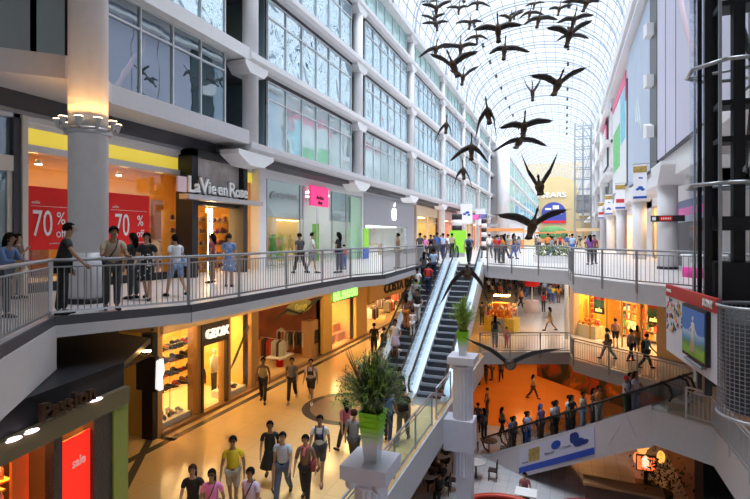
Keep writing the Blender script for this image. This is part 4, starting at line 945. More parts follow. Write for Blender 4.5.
for q in range(4):
    t = thing('display_table', 'pale wooden display table inside the grey metal fronted shop', 'table', (XF-1.6-(q % 2)*2, Y0+1.6+q*2.2, .03), 0, 'display tables of the grey fronted shop'); b = MB(); b.box(-.8, .8, -.4, .4, .85, .92); b.build('tabletop', mat('pale_wood', (.6, .45, .3), .4), t)
    for sx in (-.7, .7): b = MB(); b.box(sx-.06, sx+.06, -.35, .35, 0, .85); b.build('leg', MATS['pale_wood'], t)
# --- further shops of the upper left side: gold one, then the line to the far end
fars = [(YYS['i'], YYS['j'], (.9, .6, .25), 1.4, 'gold'), (wl(440)+.3, wl(458), (.8, .3, .25), .8, 'red'), (wl(459.5), wl(472), (.85, .75, .6), 1.0, 'cream'), (wl(473), wl(484), (.7, .3, .3), .9, 'rose')]
for k, (a, c, col, e, nm) in enumerate(fars):
    mm = mat('interior_'+nm, col, .6, em=e*.45, emcol=col, var=.5, vs=.9)
    interior(-1, (a, c), 0, 3.6, XF, 3.5, mm, offwhite, glassy=True)
    b = MB(); b.box(XF-.3, XF+.1, a-.5, c+.2, 3.6, 4.75); b.box(XF-.3, XF+.1, a-.5, a, 0, 3.6); b.box(XF-.15, XF+.12, a+(c-a)*.45, a+(c-a)*.5, 0, 3.6); b.box(XF-.15, XF+.12, a, c, 3.0, 3.06)
    trimo(b, [mat('shop_lintel_'+nm, tuple(.35+.6*v for v in col), .5)])
    lampstrip(XF-2.8, XF-.6, a+1, c-1, 3.58, warm2, ['long warm ceiling light of the gold shop past the grey front', 'long warm ceiling light of the red shop past the third column', 'long warm ceiling light of the cream shop far down the left side', 'long warm ceiling light of the farthest shop on the left side'][k], None)
b = MB(); b.box(XF-.2, XF+.1, 6.5, 92, 4.6, 4.72); trimo(b, [white])
# striped posts and lime panel by the escalator head
for k, (px, d) in enumerate([(457, 44), (484, 56)]):
    x, y, _ = pt(px, d); t = thing('striped_post', ['thick black and white striped post near the escalator head', 'thin black and white striped post beyond the pink awning'][k], 'post', (x, y, 0)); b = MB()
    for q in range(7): b.lathe([(.45-.15*k, q*.5), (.45-.15*k, q*.5+.5)], n=16, m=q % 2)
    b.build('shaft', [black, white], t)
x, y, _ = pt(458, 38); t = thing('standing_poster', 'bright lime green standing panel at the head of the escalators', 'poster', (x, y, 0), .2); b = MB(); b.box(-.62, .62, -.05, .05, .3, 2.0); b.build('panel', MATS['lime_poster'], t); b = MB(); b.box(-.5, .5, -.2, .2, 0, .3); b.build('foot', steel, t)
for k, (px, d, col, z) in enumerate([(468, 55, (.8, .1, .35), 3.4), (476, 60, (.08, .12, .35), 3.7), (492, 82, (.3, .3, .34), 3.2)]):
    x, y, _ = pt(px, d); b = MB(); b.slabpoly([(-1.3, -.6, .5), (1.3, -.6, .5), (1.1, -.8, 0), (-1.1, -.8, 0)], (0, 1.2, 0)); o = b.build('awning', mat('awning_%d' % k, col, .6, em=.1), None, loc=(x, y, z)); tag(o, ['pink awning over a stall past the escalator head', 'navy awning behind the pink one', 'grey awning at the far left wing'][k], 'awning')
    for sx in (-1, 1): b = MB(); b.bar((sx, 0, -z), (sx, 0, .1), .08, .08); b.build('pole', steel, o)
# ================================================================ lower left shops
XG = -12.0; wg = lambda px: wy(px, XG)
gl = dict(a=wg(156), b=wg(195.5), c=wg(199), d=wg(226), e=wg(229), f=wg(250), g=wg(257), h=wg(322), i=wg(331), j=wg(355), k=wg(366), l=wg(437))
ylw = mat('glowing_yellow_wall', (.95, .62, .14), .55, em=.4, emcol=(1, .52, .06), var=.15, vs=1)
interior(-1, (gl['a'], gl['f']), Z2, -1.55, XG, 3.6, ylw, mat('cream_shop_floor', (.85, .72, .45), .3), glassy=True)
b = MB(); b.box(XG-.25, XG+.22, 12.3, 60, -1.55, -1.12)
for px in (110, 152, 190, 222, 240, 263): y = wy(px, XG+.23); b.ball((XG+.24, y, -1.33), .05, .05, .05, 8, 5, 1)
trimo(b, [beige, darkm])
b = MB(); b.box(XG-.8, XG+.1, 12.3, 60, -1.12, -.36); trimo(b, [black])
piers('wall_left', XG, [(gl['b'], gl['c']), (gl['d'], gl['e']), (gl['f'], gl['g'])], Z2, -1.5, mat('bronze_pier', (.40, .24, .10), .4, .3))
piers('wall_left', XG, [(wg(150.5), gl['a'])], Z2, -1.5, black)
b = MB(); b.box(-13.4, XG+.1, 12.2, 12.4, Z2, -1.1); b.box(-13.6, -13.4, 6.5, 12.4, Z2, -1.1); struct('wall_left', b, [tan])
piers('wall_left', XG, [(gl['h'], gl['i']), (gl['j'], gl['k'])], Z2, -1.5, mat('gold_pillar', (.85, .52, .12), .4, em=.25, emcol=(1, .5, .06)))
b = MB(); b.box(XG-.1, XG+.14, 12.35, wg(440), Z2, Z2+.12); struct('baseboard_left', b, [mat('brown_plinth', (.30, .16, .07), .4)])
for q in range(6): lampstrip(XG-2.6, XG-.5, gl['a']+.5+q*1.15, gl['a']+.8+q*1.15, -1.57, warm, 'warm strip light in the shoe shop ceiling', 'strip lights of the shoe shop')
# door portal with its sign
t = thing('shop_portal', 'dark doorway frame of the shoe shop with white sign above', 'shopfront', (XG, (gl['c']+gl['d'])/2, Z2))
b = MB(); b.box(XG, XG+.12, gl['c'], gl['d'], -2.35, -1.6); b.box(XG, XG+.12, gl['c'], gl['c']+.12, Z2, -2.3); b.box(XG, XG+.12, gl['d']-.12, gl['d'], Z2, -2.3); b.build('frame', mat('bronze_dark', (.08, .06, .05), .4, .3), t, world=True)
t = thing('shop_sign', 'white block lettering sign over the shoe shop door', 'sign', (XG+.14, (gl['c']+gl['d'])/2, -2.1)); bigtext(t, 'GEOX', .46, (XG+.16, (gl['c']+gl['d'])/2+.05, -1.98), (0, 1, 0), mat('sign_glow', (1, 1, .95), .5, em=.7, emcol=(1, 1, .9)), .008, 1.0)
t = thing('shop_sign', 'small black lettering inside the left shoe shop window', 'sign', (XG-.1, wg(177), -2.2)); bigtext(t, 'GEOX', .22, (XG-.06, wg(178), -2.12), (0, 1, 0), black, .01)
def shoe_mesh(heel):
    b = MB(); secs = []
    for x, w_, h, zb in ((-.13, .03, .07, heel), (-.08, .036, .09, heel), (-.01, .036, .075, heel*.5), (.06, .045, .05, .0), (.11, .04, .035, 0), (.14, .015, .02, 0)):
        secs.append([(x, w_*cos(a), zb+.012+h*max(0, sin(a))) for a in [i*pi/5 for i in range(6)]])
    vs = [v for s_ in secs for v in s_]; n = 6
    fs = [(i*n+j, (i+1)*n+j, (i+1)*n+j+1, i*n+j+1) for i in range(len(secs)-1) for j in range(n-1)]+[(i*n+n-1, (i+1)*n+n-1, (i+1)*n, i*n) for i in range(len(secs)-1)]
    b.add(vs, fs+[tuple(range(n))[::-1], tuple(range(30, 36))], 0, True); b.box(-.13, -.10, -.02, .02, 0, heel+.01); return b
sh = [mat('shoe_black', (.03, .02, .02), .3), mat('shoe_brown', (.25, .10, .04), .35), mat('shoe_red', (.6, .03, .03), .35), mat('shoe_white', (.8, .8, .78), .4)]
sm = [shoe_mesh(.01), shoe_mesh(.06)]
proto = [sm[0].build('shoe', sh[0]), sm[1].build('shoe', sh[0])]; used = [0, 0]
def shoe(x, y, z, m, k, s_, rz, label, group):
    o = proto[k] if not used[k] else proto[k].copy()
    if used[k]: C.objects.link(o)
    used[k] = 1; o.location = (x, y, z); o.scale = (s_,)*3; o.rotation_euler = (0, 0, rz)
    o.material_slots[0].link = 'OBJECT'; o.material_slots[0].material = sh[m]; tag(o, label, 'shoe', group)
t = thing('shoe_shelf', 'wall of glass shelves carrying shoes in the left shoe shop window', 'shelf', (XG-.5, wg(174), Z2+.03))
b = MB()
for q in range(4): b.box(XG-.65, XG-.3, gl['a']+.3, gl['b']+.5, Z2+1.15+q*.45, Z2+1.17+q*.45)
b.build('shelf', clearg, t, world=True); b = MB(); 
for y in (gl['a']+.3, (gl['a']+gl['b'])/2+.4, gl['b']+.5): b.box(XG-.67, XG-.65, y-.01, y+.01, Z2+.03, Z2+2.9)
b.build('upright', steel, t, world=True)
L = gl['b']-gl['a']-.1
for q in range(4):
    for i in range(8): shoe(XG-.48, gl['a']+.5+i*L/7.5, Z2+1.172+q*.45, R.choice([0, 0, 1, 2, 0]), R.randrange(2), 1.7, R.uniform(-.6, .6)+1.2, 'shoe on the glass shelves of the left shoe shop window', 'shoes on the window shelves')
for q, (wa, wb, lab) in enumerate([(gl['a']+.1, gl['b']-.1, 'low white plinth with shoes at the foot of the left shoe shop window'), (gl['e']+.1, gl['f']-.1, 'low white plinth with shoes at the foot of the right shoe shop window')]):
    b = MB(); b.box(XG-.9, XG-.12, wa, wb, Z2+.03, Z2+.3); o = b.build('display_plinth', mat('plinth_white', (.9, .88, .82), .4), None, loc=(XG-.5, (wa+wb)/2, Z2+.03), world=True); tag(o, lab, 'plinth')
    n = 7 if q == 0 else 6
    for i in range(n): shoe(XG-.4-.25*(i % 2), wa+.25+i*(wb-wa-.5)/(n-1), Z2+.3, R.choice([0, 1, 3]), R.randrange(2), 1.6, R.uniform(0, 3), 'shoe on the low plinth of the '+('left' if q == 0 else 'right')+' shoe shop window', 'shoes on the %s window plinth' % ('left' if q == 0 else 'right'))
t = thing('bench', 'long dark purple upholstered bench inside the shoe shop', 'bench', (XG-2.4, wg(168), Z2+.03)); b = MB(); b.box(-.35, .35, -1.1, 1.1, .12, .45); b.build('seat', mat('purple_leather', (.06, .04, .12), .35), t)
b = MB(); b.box(-.3, .3, -1, 1, 0, .12); b.build('plinth', black, t)
for px, col, lab in ((200.5, (.03, .03, .04), 'black clothed mannequin beside the shoe shop door'), (214, (.85, .83, .78), 'white shirted mannequin inside the shoe shop door')):
    t = thing('mannequin', lab, 'mannequin', (XG-.5 if px < 205 else XG-1.4, wy(px, XG-.5 if px < 205 else XG-1.4), Z2+.03)); b = MB(); b.lathe([(.15, .75), (.14, .95), (.17, 1.3), (.06, 1.45), (.04, 1.5)], n=12, ey=1.1, ex=.7); b.ball((0, 0, 1.62), .09, .09, .12); b.tube([(0, .18, 1.38), (.03, .22, 1.1), (.05, .2, .85)], [.05, .04, .03], 7); b.tube([(0, -.18, 1.38), (.03, -.22, 1.1), (.05, -.2, .85)], [.05, .04, .03], 7); b.build('torso', mat('mannequin_%d' % px, col, .6), t)
    b = MB(); b.tube([(0, .08, .8), (0, .09, .02)], [.08, .05], 8); b.tube([(0, -.08, .8), (0, -.09, .02)], [.08, .05], 8); b.build('trousers', black, t)
t = thing('window_decal', 'spray of black brush strokes printed across the right shoe shop window', 'decal', (XG-.2, wg(240), Z2+1)); b = MB()
for q in range(12): y = wg(232+q*1.3); z = -3.6+q*.11; b.slabpoly([(XG-.05, y, z), (XG-.05, y+.35, z+.3), (XG-.05, y+.3, z+.36), (XG-.05, y-.05, z+.05)], (-.01, 0, 0))
b.build('strokes', mat('olive_strokes', (.25, .22, .05), .5), t, world=True)
# open clothes shop with the oval sign
interior(-1, (gl['g'], gl['h']), Z2, -1.55, XG, 5, mat('dark_red_shop_wall', (.20, .06, .03), .6, em=.12, emcol=(1, .25, .05), var=.7, vs=1.2), floor2, glassy=False)
for q in range(4): lampstrip(XG-3.9, XG-3.5, gl['g']+1+q*2.5, gl['g']+1.6+q*2.5, -1.57, warm, 'square warm light in the ceiling of the clothes shop', 'ceiling lights of the clothes shop')
y = (gl['g']+gl['h'])/2+.3; t = thing('shop_sign', 'dull oval sign on a long black branch over the open clothes shop', 'sign', (XG+.1, y, -1.85)); b = MB(); b.ball((.05, 0, 0), .06, 1.3, .34, 24, 10); b.build('oval', mat('olive_oval', (.30, .30, .10), .5), t)
b = MB(); b.tube([(.1, -2.2, -.25), (.1, -1.2, .05), (.1, 0, -.3), (.1, 1.4, .1), (.1, 2.4, .25)], [.02, .07, .04, .08, .02], 6); b.build('branch', black, t)
bigtext(t, 'Garage', .4, (XG+.24, y, -1.82), (0, 1, 0), mat('olive_text', (.6, .6, .2), .5, em=.2), depth=.02)
gc = [(.5, .06, .04), (.05, .05, .06), (.6, .45, .35), (.1, .06, .05), (.7, .25, .1), (.65, .65, .6)]
gmats = [mat('garment_%d' % i, c_, .7) for i, c_ in enumerate(gc)]
def rack(label, x, y, z, n, rz, group=None):
    t = thing('garment_rack', label, 'clothes rack', (x, y, z), rz, group); b = MB()
    for s_ in (-1, 1): b.tube([(s_*.75, 0, .02), (s_*.75, 0, 1.35)], .015, 6)
    b.tube([(-.75, 0, 1.35), (.75, 0, 1.35)], .015, 6); b.build('frame', steel, t)
    for i in range(n):
        x_ = -.65+1.3*i/(n-1); L = R.uniform(.6, .95); g = MB(); g.slabpoly([(x_, -.24, 1.22), (x_, 0, 1.33), (x_, .24, 1.22), (x_, .26, 1.3-L), (x_, -.26, 1.3-L)], (.04, 0, 0)); g.build('garment', gmats[R.randrange(6)], t)
for k, (dx, px) in enumerate([(1.3, 272), (2.6, 285), (1.4, 291), (3.4, 300), (2.3, 306), (1.2, 312)]):
    rack(['clothes rack nearest the shoe shop in the open clothes shop', 'clothes rack deep in the open clothes shop, left', 'middle clothes rack by the open shop threshold', 'clothes rack at the back of the open clothes shop', 'clothes rack deep in the open clothes shop, right', 'clothes rack by the right pillar of the open clothes shop'][k], XG-dx, wy(px, XG-dx), Z2+.03, 9, R.uniform(-.3, .3)+(pi/2 if k % 2 else 0))
for k, (dx, px) in enumerate([(4.0, 270), (4.2, 284), (4.1, 297)]):
    t = thing('display_shelf', 'lit shelf of folded clothes on the back wall of the open clothes shop', 'shelf', (XG-4.6, wy(px, XG-4.4), Z2+.05), 0, 'folded clothes shelves'); b = MB()
    for z in (.5, 1.0, 1.5, 2.0, 2.5): b.box(-.25, .2, -1, 1, z, z+.05)
    b.build('shelf_board', mat('shelf_brown', (.3, .13, .05), .5), t); b = MB()
    for z in (.55, 1.05, 1.55, 2.05):
        for q in range(6): b.box(-.15, .15, -.9+q*.3, -.68+q*.3, z, z+R.uniform(.1, .3), R.randrange(6))
    o = b.build('folded_clothes', gmats, t); o['kind'] = 'stuff'
t = thing('display_table', 'white low table with red stool at the open clothes shop threshold', 'table', (XG-.9, wy(280, XG-.9), Z2+.03)); b = MB(); b.box(-.4, .4, -.6, .6, .5, .56); b.build('tabletop', white, t); b = MB(); b.lathe([(.18, 0), (.2, .5)], n=12); b.build('pedestal', redm, t)
b = MB(); b.box(-.3, .3, -.7, .7, 0, 1.9); t = thing('display_case', 'tan display case with a dark square screen at the right of the open clothes shop', 'display case', (XG-.5, wy(313, XG-.5), Z2+.03)); b.build('case', mat('case_tan', (.5, .3, .15), .5), t); b = MB(); b.box(.3, .32, -.4, .4, .7, 1.4); b.build('screen', black, t)
# green signed shop
interior(-1, (gl['i'], gl['j']), Z2, -2.1, XG, 2.6, mat('orange_shop_wall', (.8, .35, .10), .6, em=.55, emcol=(1, .38, .06), var=.4, vs=1), floor2, glassy=True)
t = thing('shop_sign', 'bright green lit sign over the small orange shop', 'sign', (XG, (gl['i']+gl['j'])/2, -2.0)); b = MB(); b.box(XG-.1, XG+.1, gl['i'], gl['j'], -2.12, -1.5); b.build('board', mat('dark_green_board', (.05, .12, .02), .5), t, world=True)
bigtext(t, 'B.B. BLOOM', .62, (XG+.14, (gl['i']+gl['j'])/2, -1.82), (0, 1, 0), mat('green_glow', (.2, .9, .1), .5, em=2.2, emcol=(.25, 1, .12)), .03, 1.0)
for k in range(2):
    for q in range(3): t = thing('stepped_display', 'stepped orange display shelf in the green signed shop window', 'shelf', (XG-1.0-.4*k, gl['i']+1.3+q*1.8, Z2+.03), 0, 'stepped displays of the green signed shop') if k == 0 else None; b = MB(); b.box(-.3, .3, -.7, .7, 0, .5); b.box(-.3, 0, -.7, .7, .5, 1.0); t and b.build('steps', mat('display_orange', (.7, .3, .1), .5), t)
lampstrip(XG-2.0, XG-.5, gl['i']+1, gl['j']-1, -2.12, warm, 'warm ceiling light of the small orange shop', None)
# costa blanca
interior(-1, (gl['k'], gl['l']), Z2, -2.75, XG, 5, mat('dark_olive_shop_wall', (.22, .14, .07), .6, em=.06, emcol=(1, .5, .1), var=.7, vs=1), floor2, glassy=False)
t = thing('shop_sign', 'black lettering on the long golden fascia beside the crowded escalator', 'sign', (XG+.2, (gl['k']+gl['l'])/2, -2.7)); b = MB(); b.box(XG-.1, XG+.25, gl['k'], gl['l'], -2.75, -1.2); b.build('fascia', mat('gold_fascia', (.80, .50, .16), .5, em=.25, emcol=(1, .52, .08)), t, world=True)
ya, yb = wy(382, XG+.3), wy(424, XG+.3); bigtext(t, 'COSTA BLANCA', .92, (XG+.28, (ya+yb)/2, -2.15), (0, 1, 0), black, .03, 1.45)
for q in range(3): lampstrip(XG-4, XG-.5, gl['k']+1.5+q*5, gl['k']+2.0+q*5, -2.77, warm, 'warm strip light of the shop under the golden fascia', 'strip lights under the golden fascia')
for k, (dx, px) in enumerate([(.8, 372), (2.0, 381), (.9, 389), (2.4, 396)]): rack(['pale clothes rack at the left of the golden fascia shop', 'second clothes rack of the golden fascia shop, set back', 'clothes rack in the middle of the golden fascia shop', 'clothes rack behind the escalator in the golden fascia shop'][k], XG-dx, wy(px, XG-dx), Z2+.03, 8, pi/2)
for k, (dx, px) in enumerate([(1.4, 98), (2.4, 150), (1.2, 168), (2.6, 172)]): rack(['clothes rack hidden behind the huge column in the lingerie shop', 'clothes rack deep in the lingerie shop right of the sale poster', 'clothes rack close to the portal in the lingerie shop', 'farthest clothes rack of the lingerie shop'][k], XF-dx, wy(px, XF-dx), .03, 9, pi/2)
b = MB()
for q in range(7): b.box(XF-4.45, XF-4.3, YYS['b']+.4+q*1.4, YYS['b']+1.0+q*1.4, .1, 3.2)
struct('wall_left', b, [mat('brown_panel', (.22, .10, .04), .5)])
# ================================================================ near lower left shop
A_, B_ = (-7.55, 4.6), (-8.12, 7.45)
def onl(px, A, B):
    u = (px-375)/F; vx, vy = B[0]-A[0], B[1]-A[1]
    # point on line A+s*v lying in the sight plane of px
    f = lambda x, y: (x*CT+y*ST)-u*(y*CT-x*ST)
    s_ = -f(*A)/(f(A[0]+vx, A[1]+vy)-f(*A)); return A[0]+s_*vx, A[1]+s_*vy
def strip3(b, pa, pb, z0, z1, t0, t1, m=0, A=A_, B=B_):
    """upright slab on the front line between two sight lines; t = distance proud of the line (towards the hall)"""
    p, q = (onl(pa, A, B) if not isinstance(pa, tuple) else pa), (onl(pb, A, B) if not isinstance(pb, tuple) else pb)
    n = Vector((B[1]-A[1], -(B[0]-A[0]), 0)).normalized()
    b.slabpoly([(p[0]+n.x*t0, p[1]+n.y*t0, z0), (q[0]+n.x*t0, q[1]+n.y*t0, z0), (q[0]+n.x*t0, q[1]+n.y*t0, z1), (p[0]+n.x*t0, p[1]+n.y*t0, z1)], n*(t1-t0), m)
A0 = (-7.1, 2.3)
b = MB(); strip3(b, A0, B_, -1.75, -1.42, -.1, .12); strip3(b, A0, B_, -1.42, -.96, -.3, .0, 1); trimo(b, [mat('olive_fascia', (.16, .13, .07), .5), black])
b = MB(); b.prism([A0, B_, (-9.5, 9.5), (-13.3, 10), (-13.3, 2.3)], -1.1, -.97); struct('ceiling', b, [black])
b = MB(); b.prism([(-13.3, 2.3), (-13.5, 2.3), (-13.5, 12), (-13.3, 12)], Z2, -1.1); struct('wall_left', b, [mat('dark_shop_wall', (.15, .07, .04), .6)])
b = MB(); b.prism([B_, (-8.4, 7.55), (-12.8, 8.3), (-12.8, 8.1)], Z2, -1.1); struct('wall_left', b, [mat('dark_return', (.10, .07, .05), .5)])
b = MB(); strip3(b, 111, 125.5, Z2, -1.45, -.2, .06); struct('trim_%d' % tn[0], b, [mat('olive_green_post', (.28, .34, .08), .4)]); tn[0] += 1
b = MB(); strip3(b, 93, 111, Z2, -1.75, -.2, .02); strip3(b, 53, 61.5, Z2, -1.75, -.15, .02); struct('wall_left', b, [mat('dark_stone', (.06, .05, .05), .3, bump=.3)])
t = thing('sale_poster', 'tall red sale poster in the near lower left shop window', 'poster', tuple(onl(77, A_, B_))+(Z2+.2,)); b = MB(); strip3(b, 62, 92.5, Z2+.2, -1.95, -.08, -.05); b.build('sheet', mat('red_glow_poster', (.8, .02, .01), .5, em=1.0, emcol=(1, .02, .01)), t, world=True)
q = onl(80.5, A_, B_); n = Vector((B_[1]-A_[1], -(B_[0]-A_[0]), 0)).normalized(); rt = Vector((B_[0]-A_[0], B_[1]-A_[1], 0))
d_ = q[1]*CT-q[0]*ST; zt_ = EYE-(461-HZ)*d_/F
bigtext(t, 'sale', .23, (q[0]+n.x*-.03, q[1]+n.y*-.03, zt_), rt, wtext, .004, .9, .01, 'lettering')
t = thing('shop_sign', 'dark raised lettering of the near lower left shop over pink lights', 'sign', tuple(onl(60, A_, B_))+(-1.4,))
for i, (ch, px) in enumerate(zip('Passion', (37, 46.5, 54, 61, 67, 74.5, 84))):
    q = onl(px, A_, B_); bigtext(t, ch, .38, (q[0]+n.x*.14, q[1]+n.y*.14, -1.24), rt, mat('bronze_letters', (.10, .055, .035), .35, .6), .012, 1.0)
for px in (6, 24, 90):
    q = onl(px, A_, B_); b = MB(); b.ball((q[0]+n.x*.12, q[1]+n.y*.12, -1.44 if px < 80 else -1.40), .07, .13, .028, 12, 6); o = b.build('glow_lamp', mat('pink_white_lamp', (1, .8, .9), em=3, emcol=(1, .75, .85)), None, loc=(q[0], q[1], -1.44), world=True); tag(o, ['pink white oval lamp at the far left of the dark shop lettering', 'pink white oval lamp under the first letters of the dark sign', 'small white oval lamp at the right end of the dark sign'][(6, 24, 90).index(px)], 'lamp')
b = MB(); b.box(-13.3, -8.3, 3, 8.1, Z2+.003, Z2+.02); struct('floor', b, [mat('brown_shop_floor', (.35, .15, .06), .4)])
for k, (px, dep) in enumerate([(8, .9), (24, 1.1)]):
    q = onl(px, A_, B_); x, y = q[0]-dep, q[1]; t = thing('display_shelf', ['amber bottle shelf at the bottom left corner', 'amber bottle shelf beside the orange panel in the near lower left shop'][k], 'shelf', (x, y, Z2+.02)); b = MB()
    for z in (.3, .9, 1.35, 1.8, 2.25): b.box(-.2, .2, -.42, .42, z, z+.03)
    b.build('shelf_board', mat('amber_shelf', (.9, .5, .1), .4, em=.7, emcol=(1, .4, .03)), t)
    for z in (.93, 1.38, 1.83, 2.28):
        for i in range(6):
            o = MB(); o.lathe([(.035, 0), (.035, .15), (.012, .2), (.012, .26)], n=8); o = o.build('bottle', mat('bottle_%d' % (i % 3), [(.9, .7, .3), (.8, .2, .1), (.9, .85, .7)][i % 3], .3, em=.4), None, loc=(x+.05, y-.36+i*.14, Z2+.02+z)); tag(o, 'small bottle on the '+['corner', 'second'][k]+' amber shelf of the near lower left shop', 'bottle', ['bottles of the corner amber shelf', 'bottles of the second amber shelf'][k])
b = MB(); strip3(b, 37, 53, Z2+.1, -1.8, -.5, -.45); o = struct('wall_left', b, [mat('orange_glow_panel', (.85, .25, .05), .5, em=.8, emcol=(1, .16, .02))])
t = thing('sale_poster', 'small red sign with an oval yellow patch beside the tall sale poster', 'poster', tuple(onl(48, A_, B_))+(Z2+.1,)); b = MB(); strip3(b, 41, 56, Z2+.2, -3.9, -.2, -.17); b.build('sheet', redm, t, world=True); q = onl(48, A_, B_); b = MB(); b.ball((q[0]+n.x*-.16, q[1]+n.y*-.16, -4.1), .03, .12, .1); b.build('patch', mat('patch_yellow', (.9, .6, .1), .5, em=.5), t, world=True)
for q_ in range(3): lampstrip(-10.5, -8.6, 4.6+q_*1.2, 4.9+q_*1.2, -1.12, mat('red_warm_lamp', (1, .5, .2), em=70, emcol=(1, .34, .08)), 'warm ceiling light of the near lower left shop', 'ceiling lights of the near lower left shop')
# blade sign and slanted canopy between the two shops
t = thing('blade_sign', 'black hanging blade sign with a glowing white jagged edge', 'sign', (-10.6, 10.6, -2.7)); b = MB(); b.box(-.45, .25, -.06, .06, 0, .95); b.build('board', black, t); b = MB(); b.slabpoly([(.25, -.08, .1), (.38, -.08, .05), (.36, -.08, .4), (.42, -.08, .55), (.38, -.08, .9), (.28, -.08, .85)], (0, .16, 0)); b.build('glowing_edge', mat('cool_sign_glow', (1, 1, 1), em=.8), t)
b = MB(); b.bar((0, 0, .95), (0, 0, 1.6), .03, .03); b.build('hanger', black, t)
t = thing('canopy', 'dark slanted metal canopy with amber reflections above the recess', 'canopy', tuple(pt(118, 12.4))[:2]+(-1.75,)); b = MB(); b.slabpoly([(-.6, -.5, -.2), (.6, -.5, .1), (.6, .5, .25), (-.6, .5, -.05)], (0, 0, .06)); b.build('plate', mat('bronze_metal', (.22, .13, .08), .25, .8), t); b = MB(); b.bar((0, 0, .1), (0, 0, .72), .04, .04); b.build('hanger', black, t)
for k, (x, y) in enumerate([(-11.2, 8.8), (-9.0, 8.9), (-11.5, 11.2)]):
    b = MB(); b.lathe([(.09, -.02), (.09, 0)], n=14); o = b.build('downlight', warm, None, loc=(x, y, -1.12 if y < 10 else -.97)); tag(o, 'round warm downlight in the dark recess beside the shoe shop', 'lamp', 'recess downlights')
# ================================================================ middle right shop (diagonal front)
A2, B2 = (.55, 34.6), (4.55, 30.0); n2 = Vector((B2[1]-A2[1], -(B2[0]-A2[0]), 0)).normalized()
if n2.y > 0: n2 = -n2
def dstrip(b, pa, pb, z0, z1, t0, t1, m=0):
    p = onl(pa, A2, B2) if not isinstance(pa, tuple) else pa; q = onl(pb, A2, B2) if not isinstance(pb, tuple) else pb
    b.slabpoly([(p[0]+n2.x*t0, p[1]+n2.y*t0, z0), (q[0]+n2.x*t0, q[1]+n2.y*t0, z0), (q[0]+n2.x*t0, q[1]+n2.y*t0, z1), (p[0]+n2.x*t0, p[1]+n2.y*t0, z1)], n2*(t1-t0), m)
b = MB(); dstrip(b, 571, 700, -1.7, -1.15, -.1, .15); dstrip(b, 571, 575, Z2, -1.7, -.3, .1); trimo(b, [beige])
b = MB(); dstrip(b, 657.5, 720, Z2, -1.7, -.3, .05); struct('wall_right', b, [tan])
b = MB(); dstrip(b, 571, 720, -1.15, -.55, -.5, -.2); struct('wall_right', b, [black])
b = MB(); dstrip(b, 571, 720, Z2, -1.6, -3.6, -3.5); struct('wall_right', b, [mat('toy_shop_wall', (.8, .36, .08), .6, em=.5, emcol=(1, .38, .05), var=.5, vs=1.5)])
b = MB(); dstrip(b, 571, 720, -1.7, -1.66, -3.5, -.1); struct('ceiling', b, [goldceil])
b = MB(); dstrip(b, 571, 572.5, Z2, -1.7, -3.6, -.1); struct('wall_right', b, [mat('yellow_side_wall', (.9, .55, .08), .5, em=.9, emcol=(1, .5, .03))])
b = MB(); dstrip(b, 575, 657, Z2+.05, -1.7, -.02, 0); struct('window_%d' % wn[0], b, [clearg]); wn[0] += 1
b = MB()
for px in (590, 607, 622, 641): dstrip(b, px-.3, px+.4, Z2, -1.7, -.04, .04)
trimo(b, [mat('brass_frame2', (.55, .35, .1), .4, .5)])
for k in range(5):
    px = 583+k*17; q = onl(px, A2, B2); c_ = Vector((q[0], q[1], 0))-n2*1.2; b = MB(); b.box(-.8, .8, -.25, .25, -.05, 0); o = b.build('ceiling_light', warm, None, loc=(c_.x, c_.y, -1.71)); o.rotation_euler.z = atan2(B2[1]-A2[1], B2[0]-A2[0]); tag(o, 'warm ceiling light of the orange lit shop on the middle right', 'ceiling light', 'ceiling lights of the middle right shop')
bc = [mat('box_%d' % i, c_, .5, em=.12) for i, c_ in enumerate([(.8, .08, .03), (.9, .5, .05), (.1, .35, .15), (.85, .8, .6), (.5, .1, .05), (.1, .15, .3)])]
for k, px in enumerate((599, 611, 624, 636, 649)):
    q = onl(px, A2, B2); c_ = Vector((q[0], q[1], 0))-n2*(2.9 if k % 2 else 2.5); t = thing('display_shelf', ['packed toy shelf beside the green sale board', 'packed shelf second from the left in the orange shop', 'packed shelf behind the middle mullion of the orange shop', 'packed shelf fourth from the left in the orange shop', 'packed shelf at the right end of the orange shop'][k], 'shelf', (c_.x, c_.y, Z2), atan2(B2[1]-A2[1], B2[0]-A2[0]))
    b = MB(); 
    for z in (.2, .7, 1.2, 1.7, 2.2): b.box(-.6, .6, -.2, .2, z, z+.04)
    for s_ in (-.62, .6): b.box(s_, s_+.03, -.2, .2, 0, 2.7)
    b.build('shelf_frame', mat('shelf_wood', (.5, .26, .08), .5), t); b = MB()
    for z in (.24, .74, 1.24, 1.74, 2.24):
        for i in range(7): x_ = -.55+i*.16; b.box(x_, x_+.13, -.15, .1, z, z+R.uniform(.15, .42), R.randrange(6))
    o = b.build('boxes', bc, t); o['kind'] = 'stuff'
for k, (px, lab) in enumerate([(594.5, 'left green and red sale board in the orange lit shop'), (649.5, 'right green and red sale board in the orange lit shop')]):
    q = onl(px, A2, B2); c_ = Vector((q[0], q[1], -2.9))-n2*.35; t = thing('sale_board', lab, 'sign', tuple(c_), atan2(B2[1]-A2[1], B2[0]-A2[0])); b = MB(); b.box(-.42, .42, -.02, .02, .1, .55); b.build('green_field', mat('board_green', (.03, .25, .12), .5, em=.1), t); b = MB(); b.box(-.42, .42, -.02, .02, .55, .85); b.build('red_field', redm, t); b = MB(); b.box(-.42, .42, -.02, .02, -.3, .1); b.build('black_field', black, t)
    mb = text_mb('sale', .36, .02, .01); place_text(mb, (0, -.04, -.06), (1, 0, 0), (0, 0, 1)); mb.build('lettering', mat('yellow_glow', (1, .8, .2), .5, em=1.5, emcol=(1, .8, .2)), t)
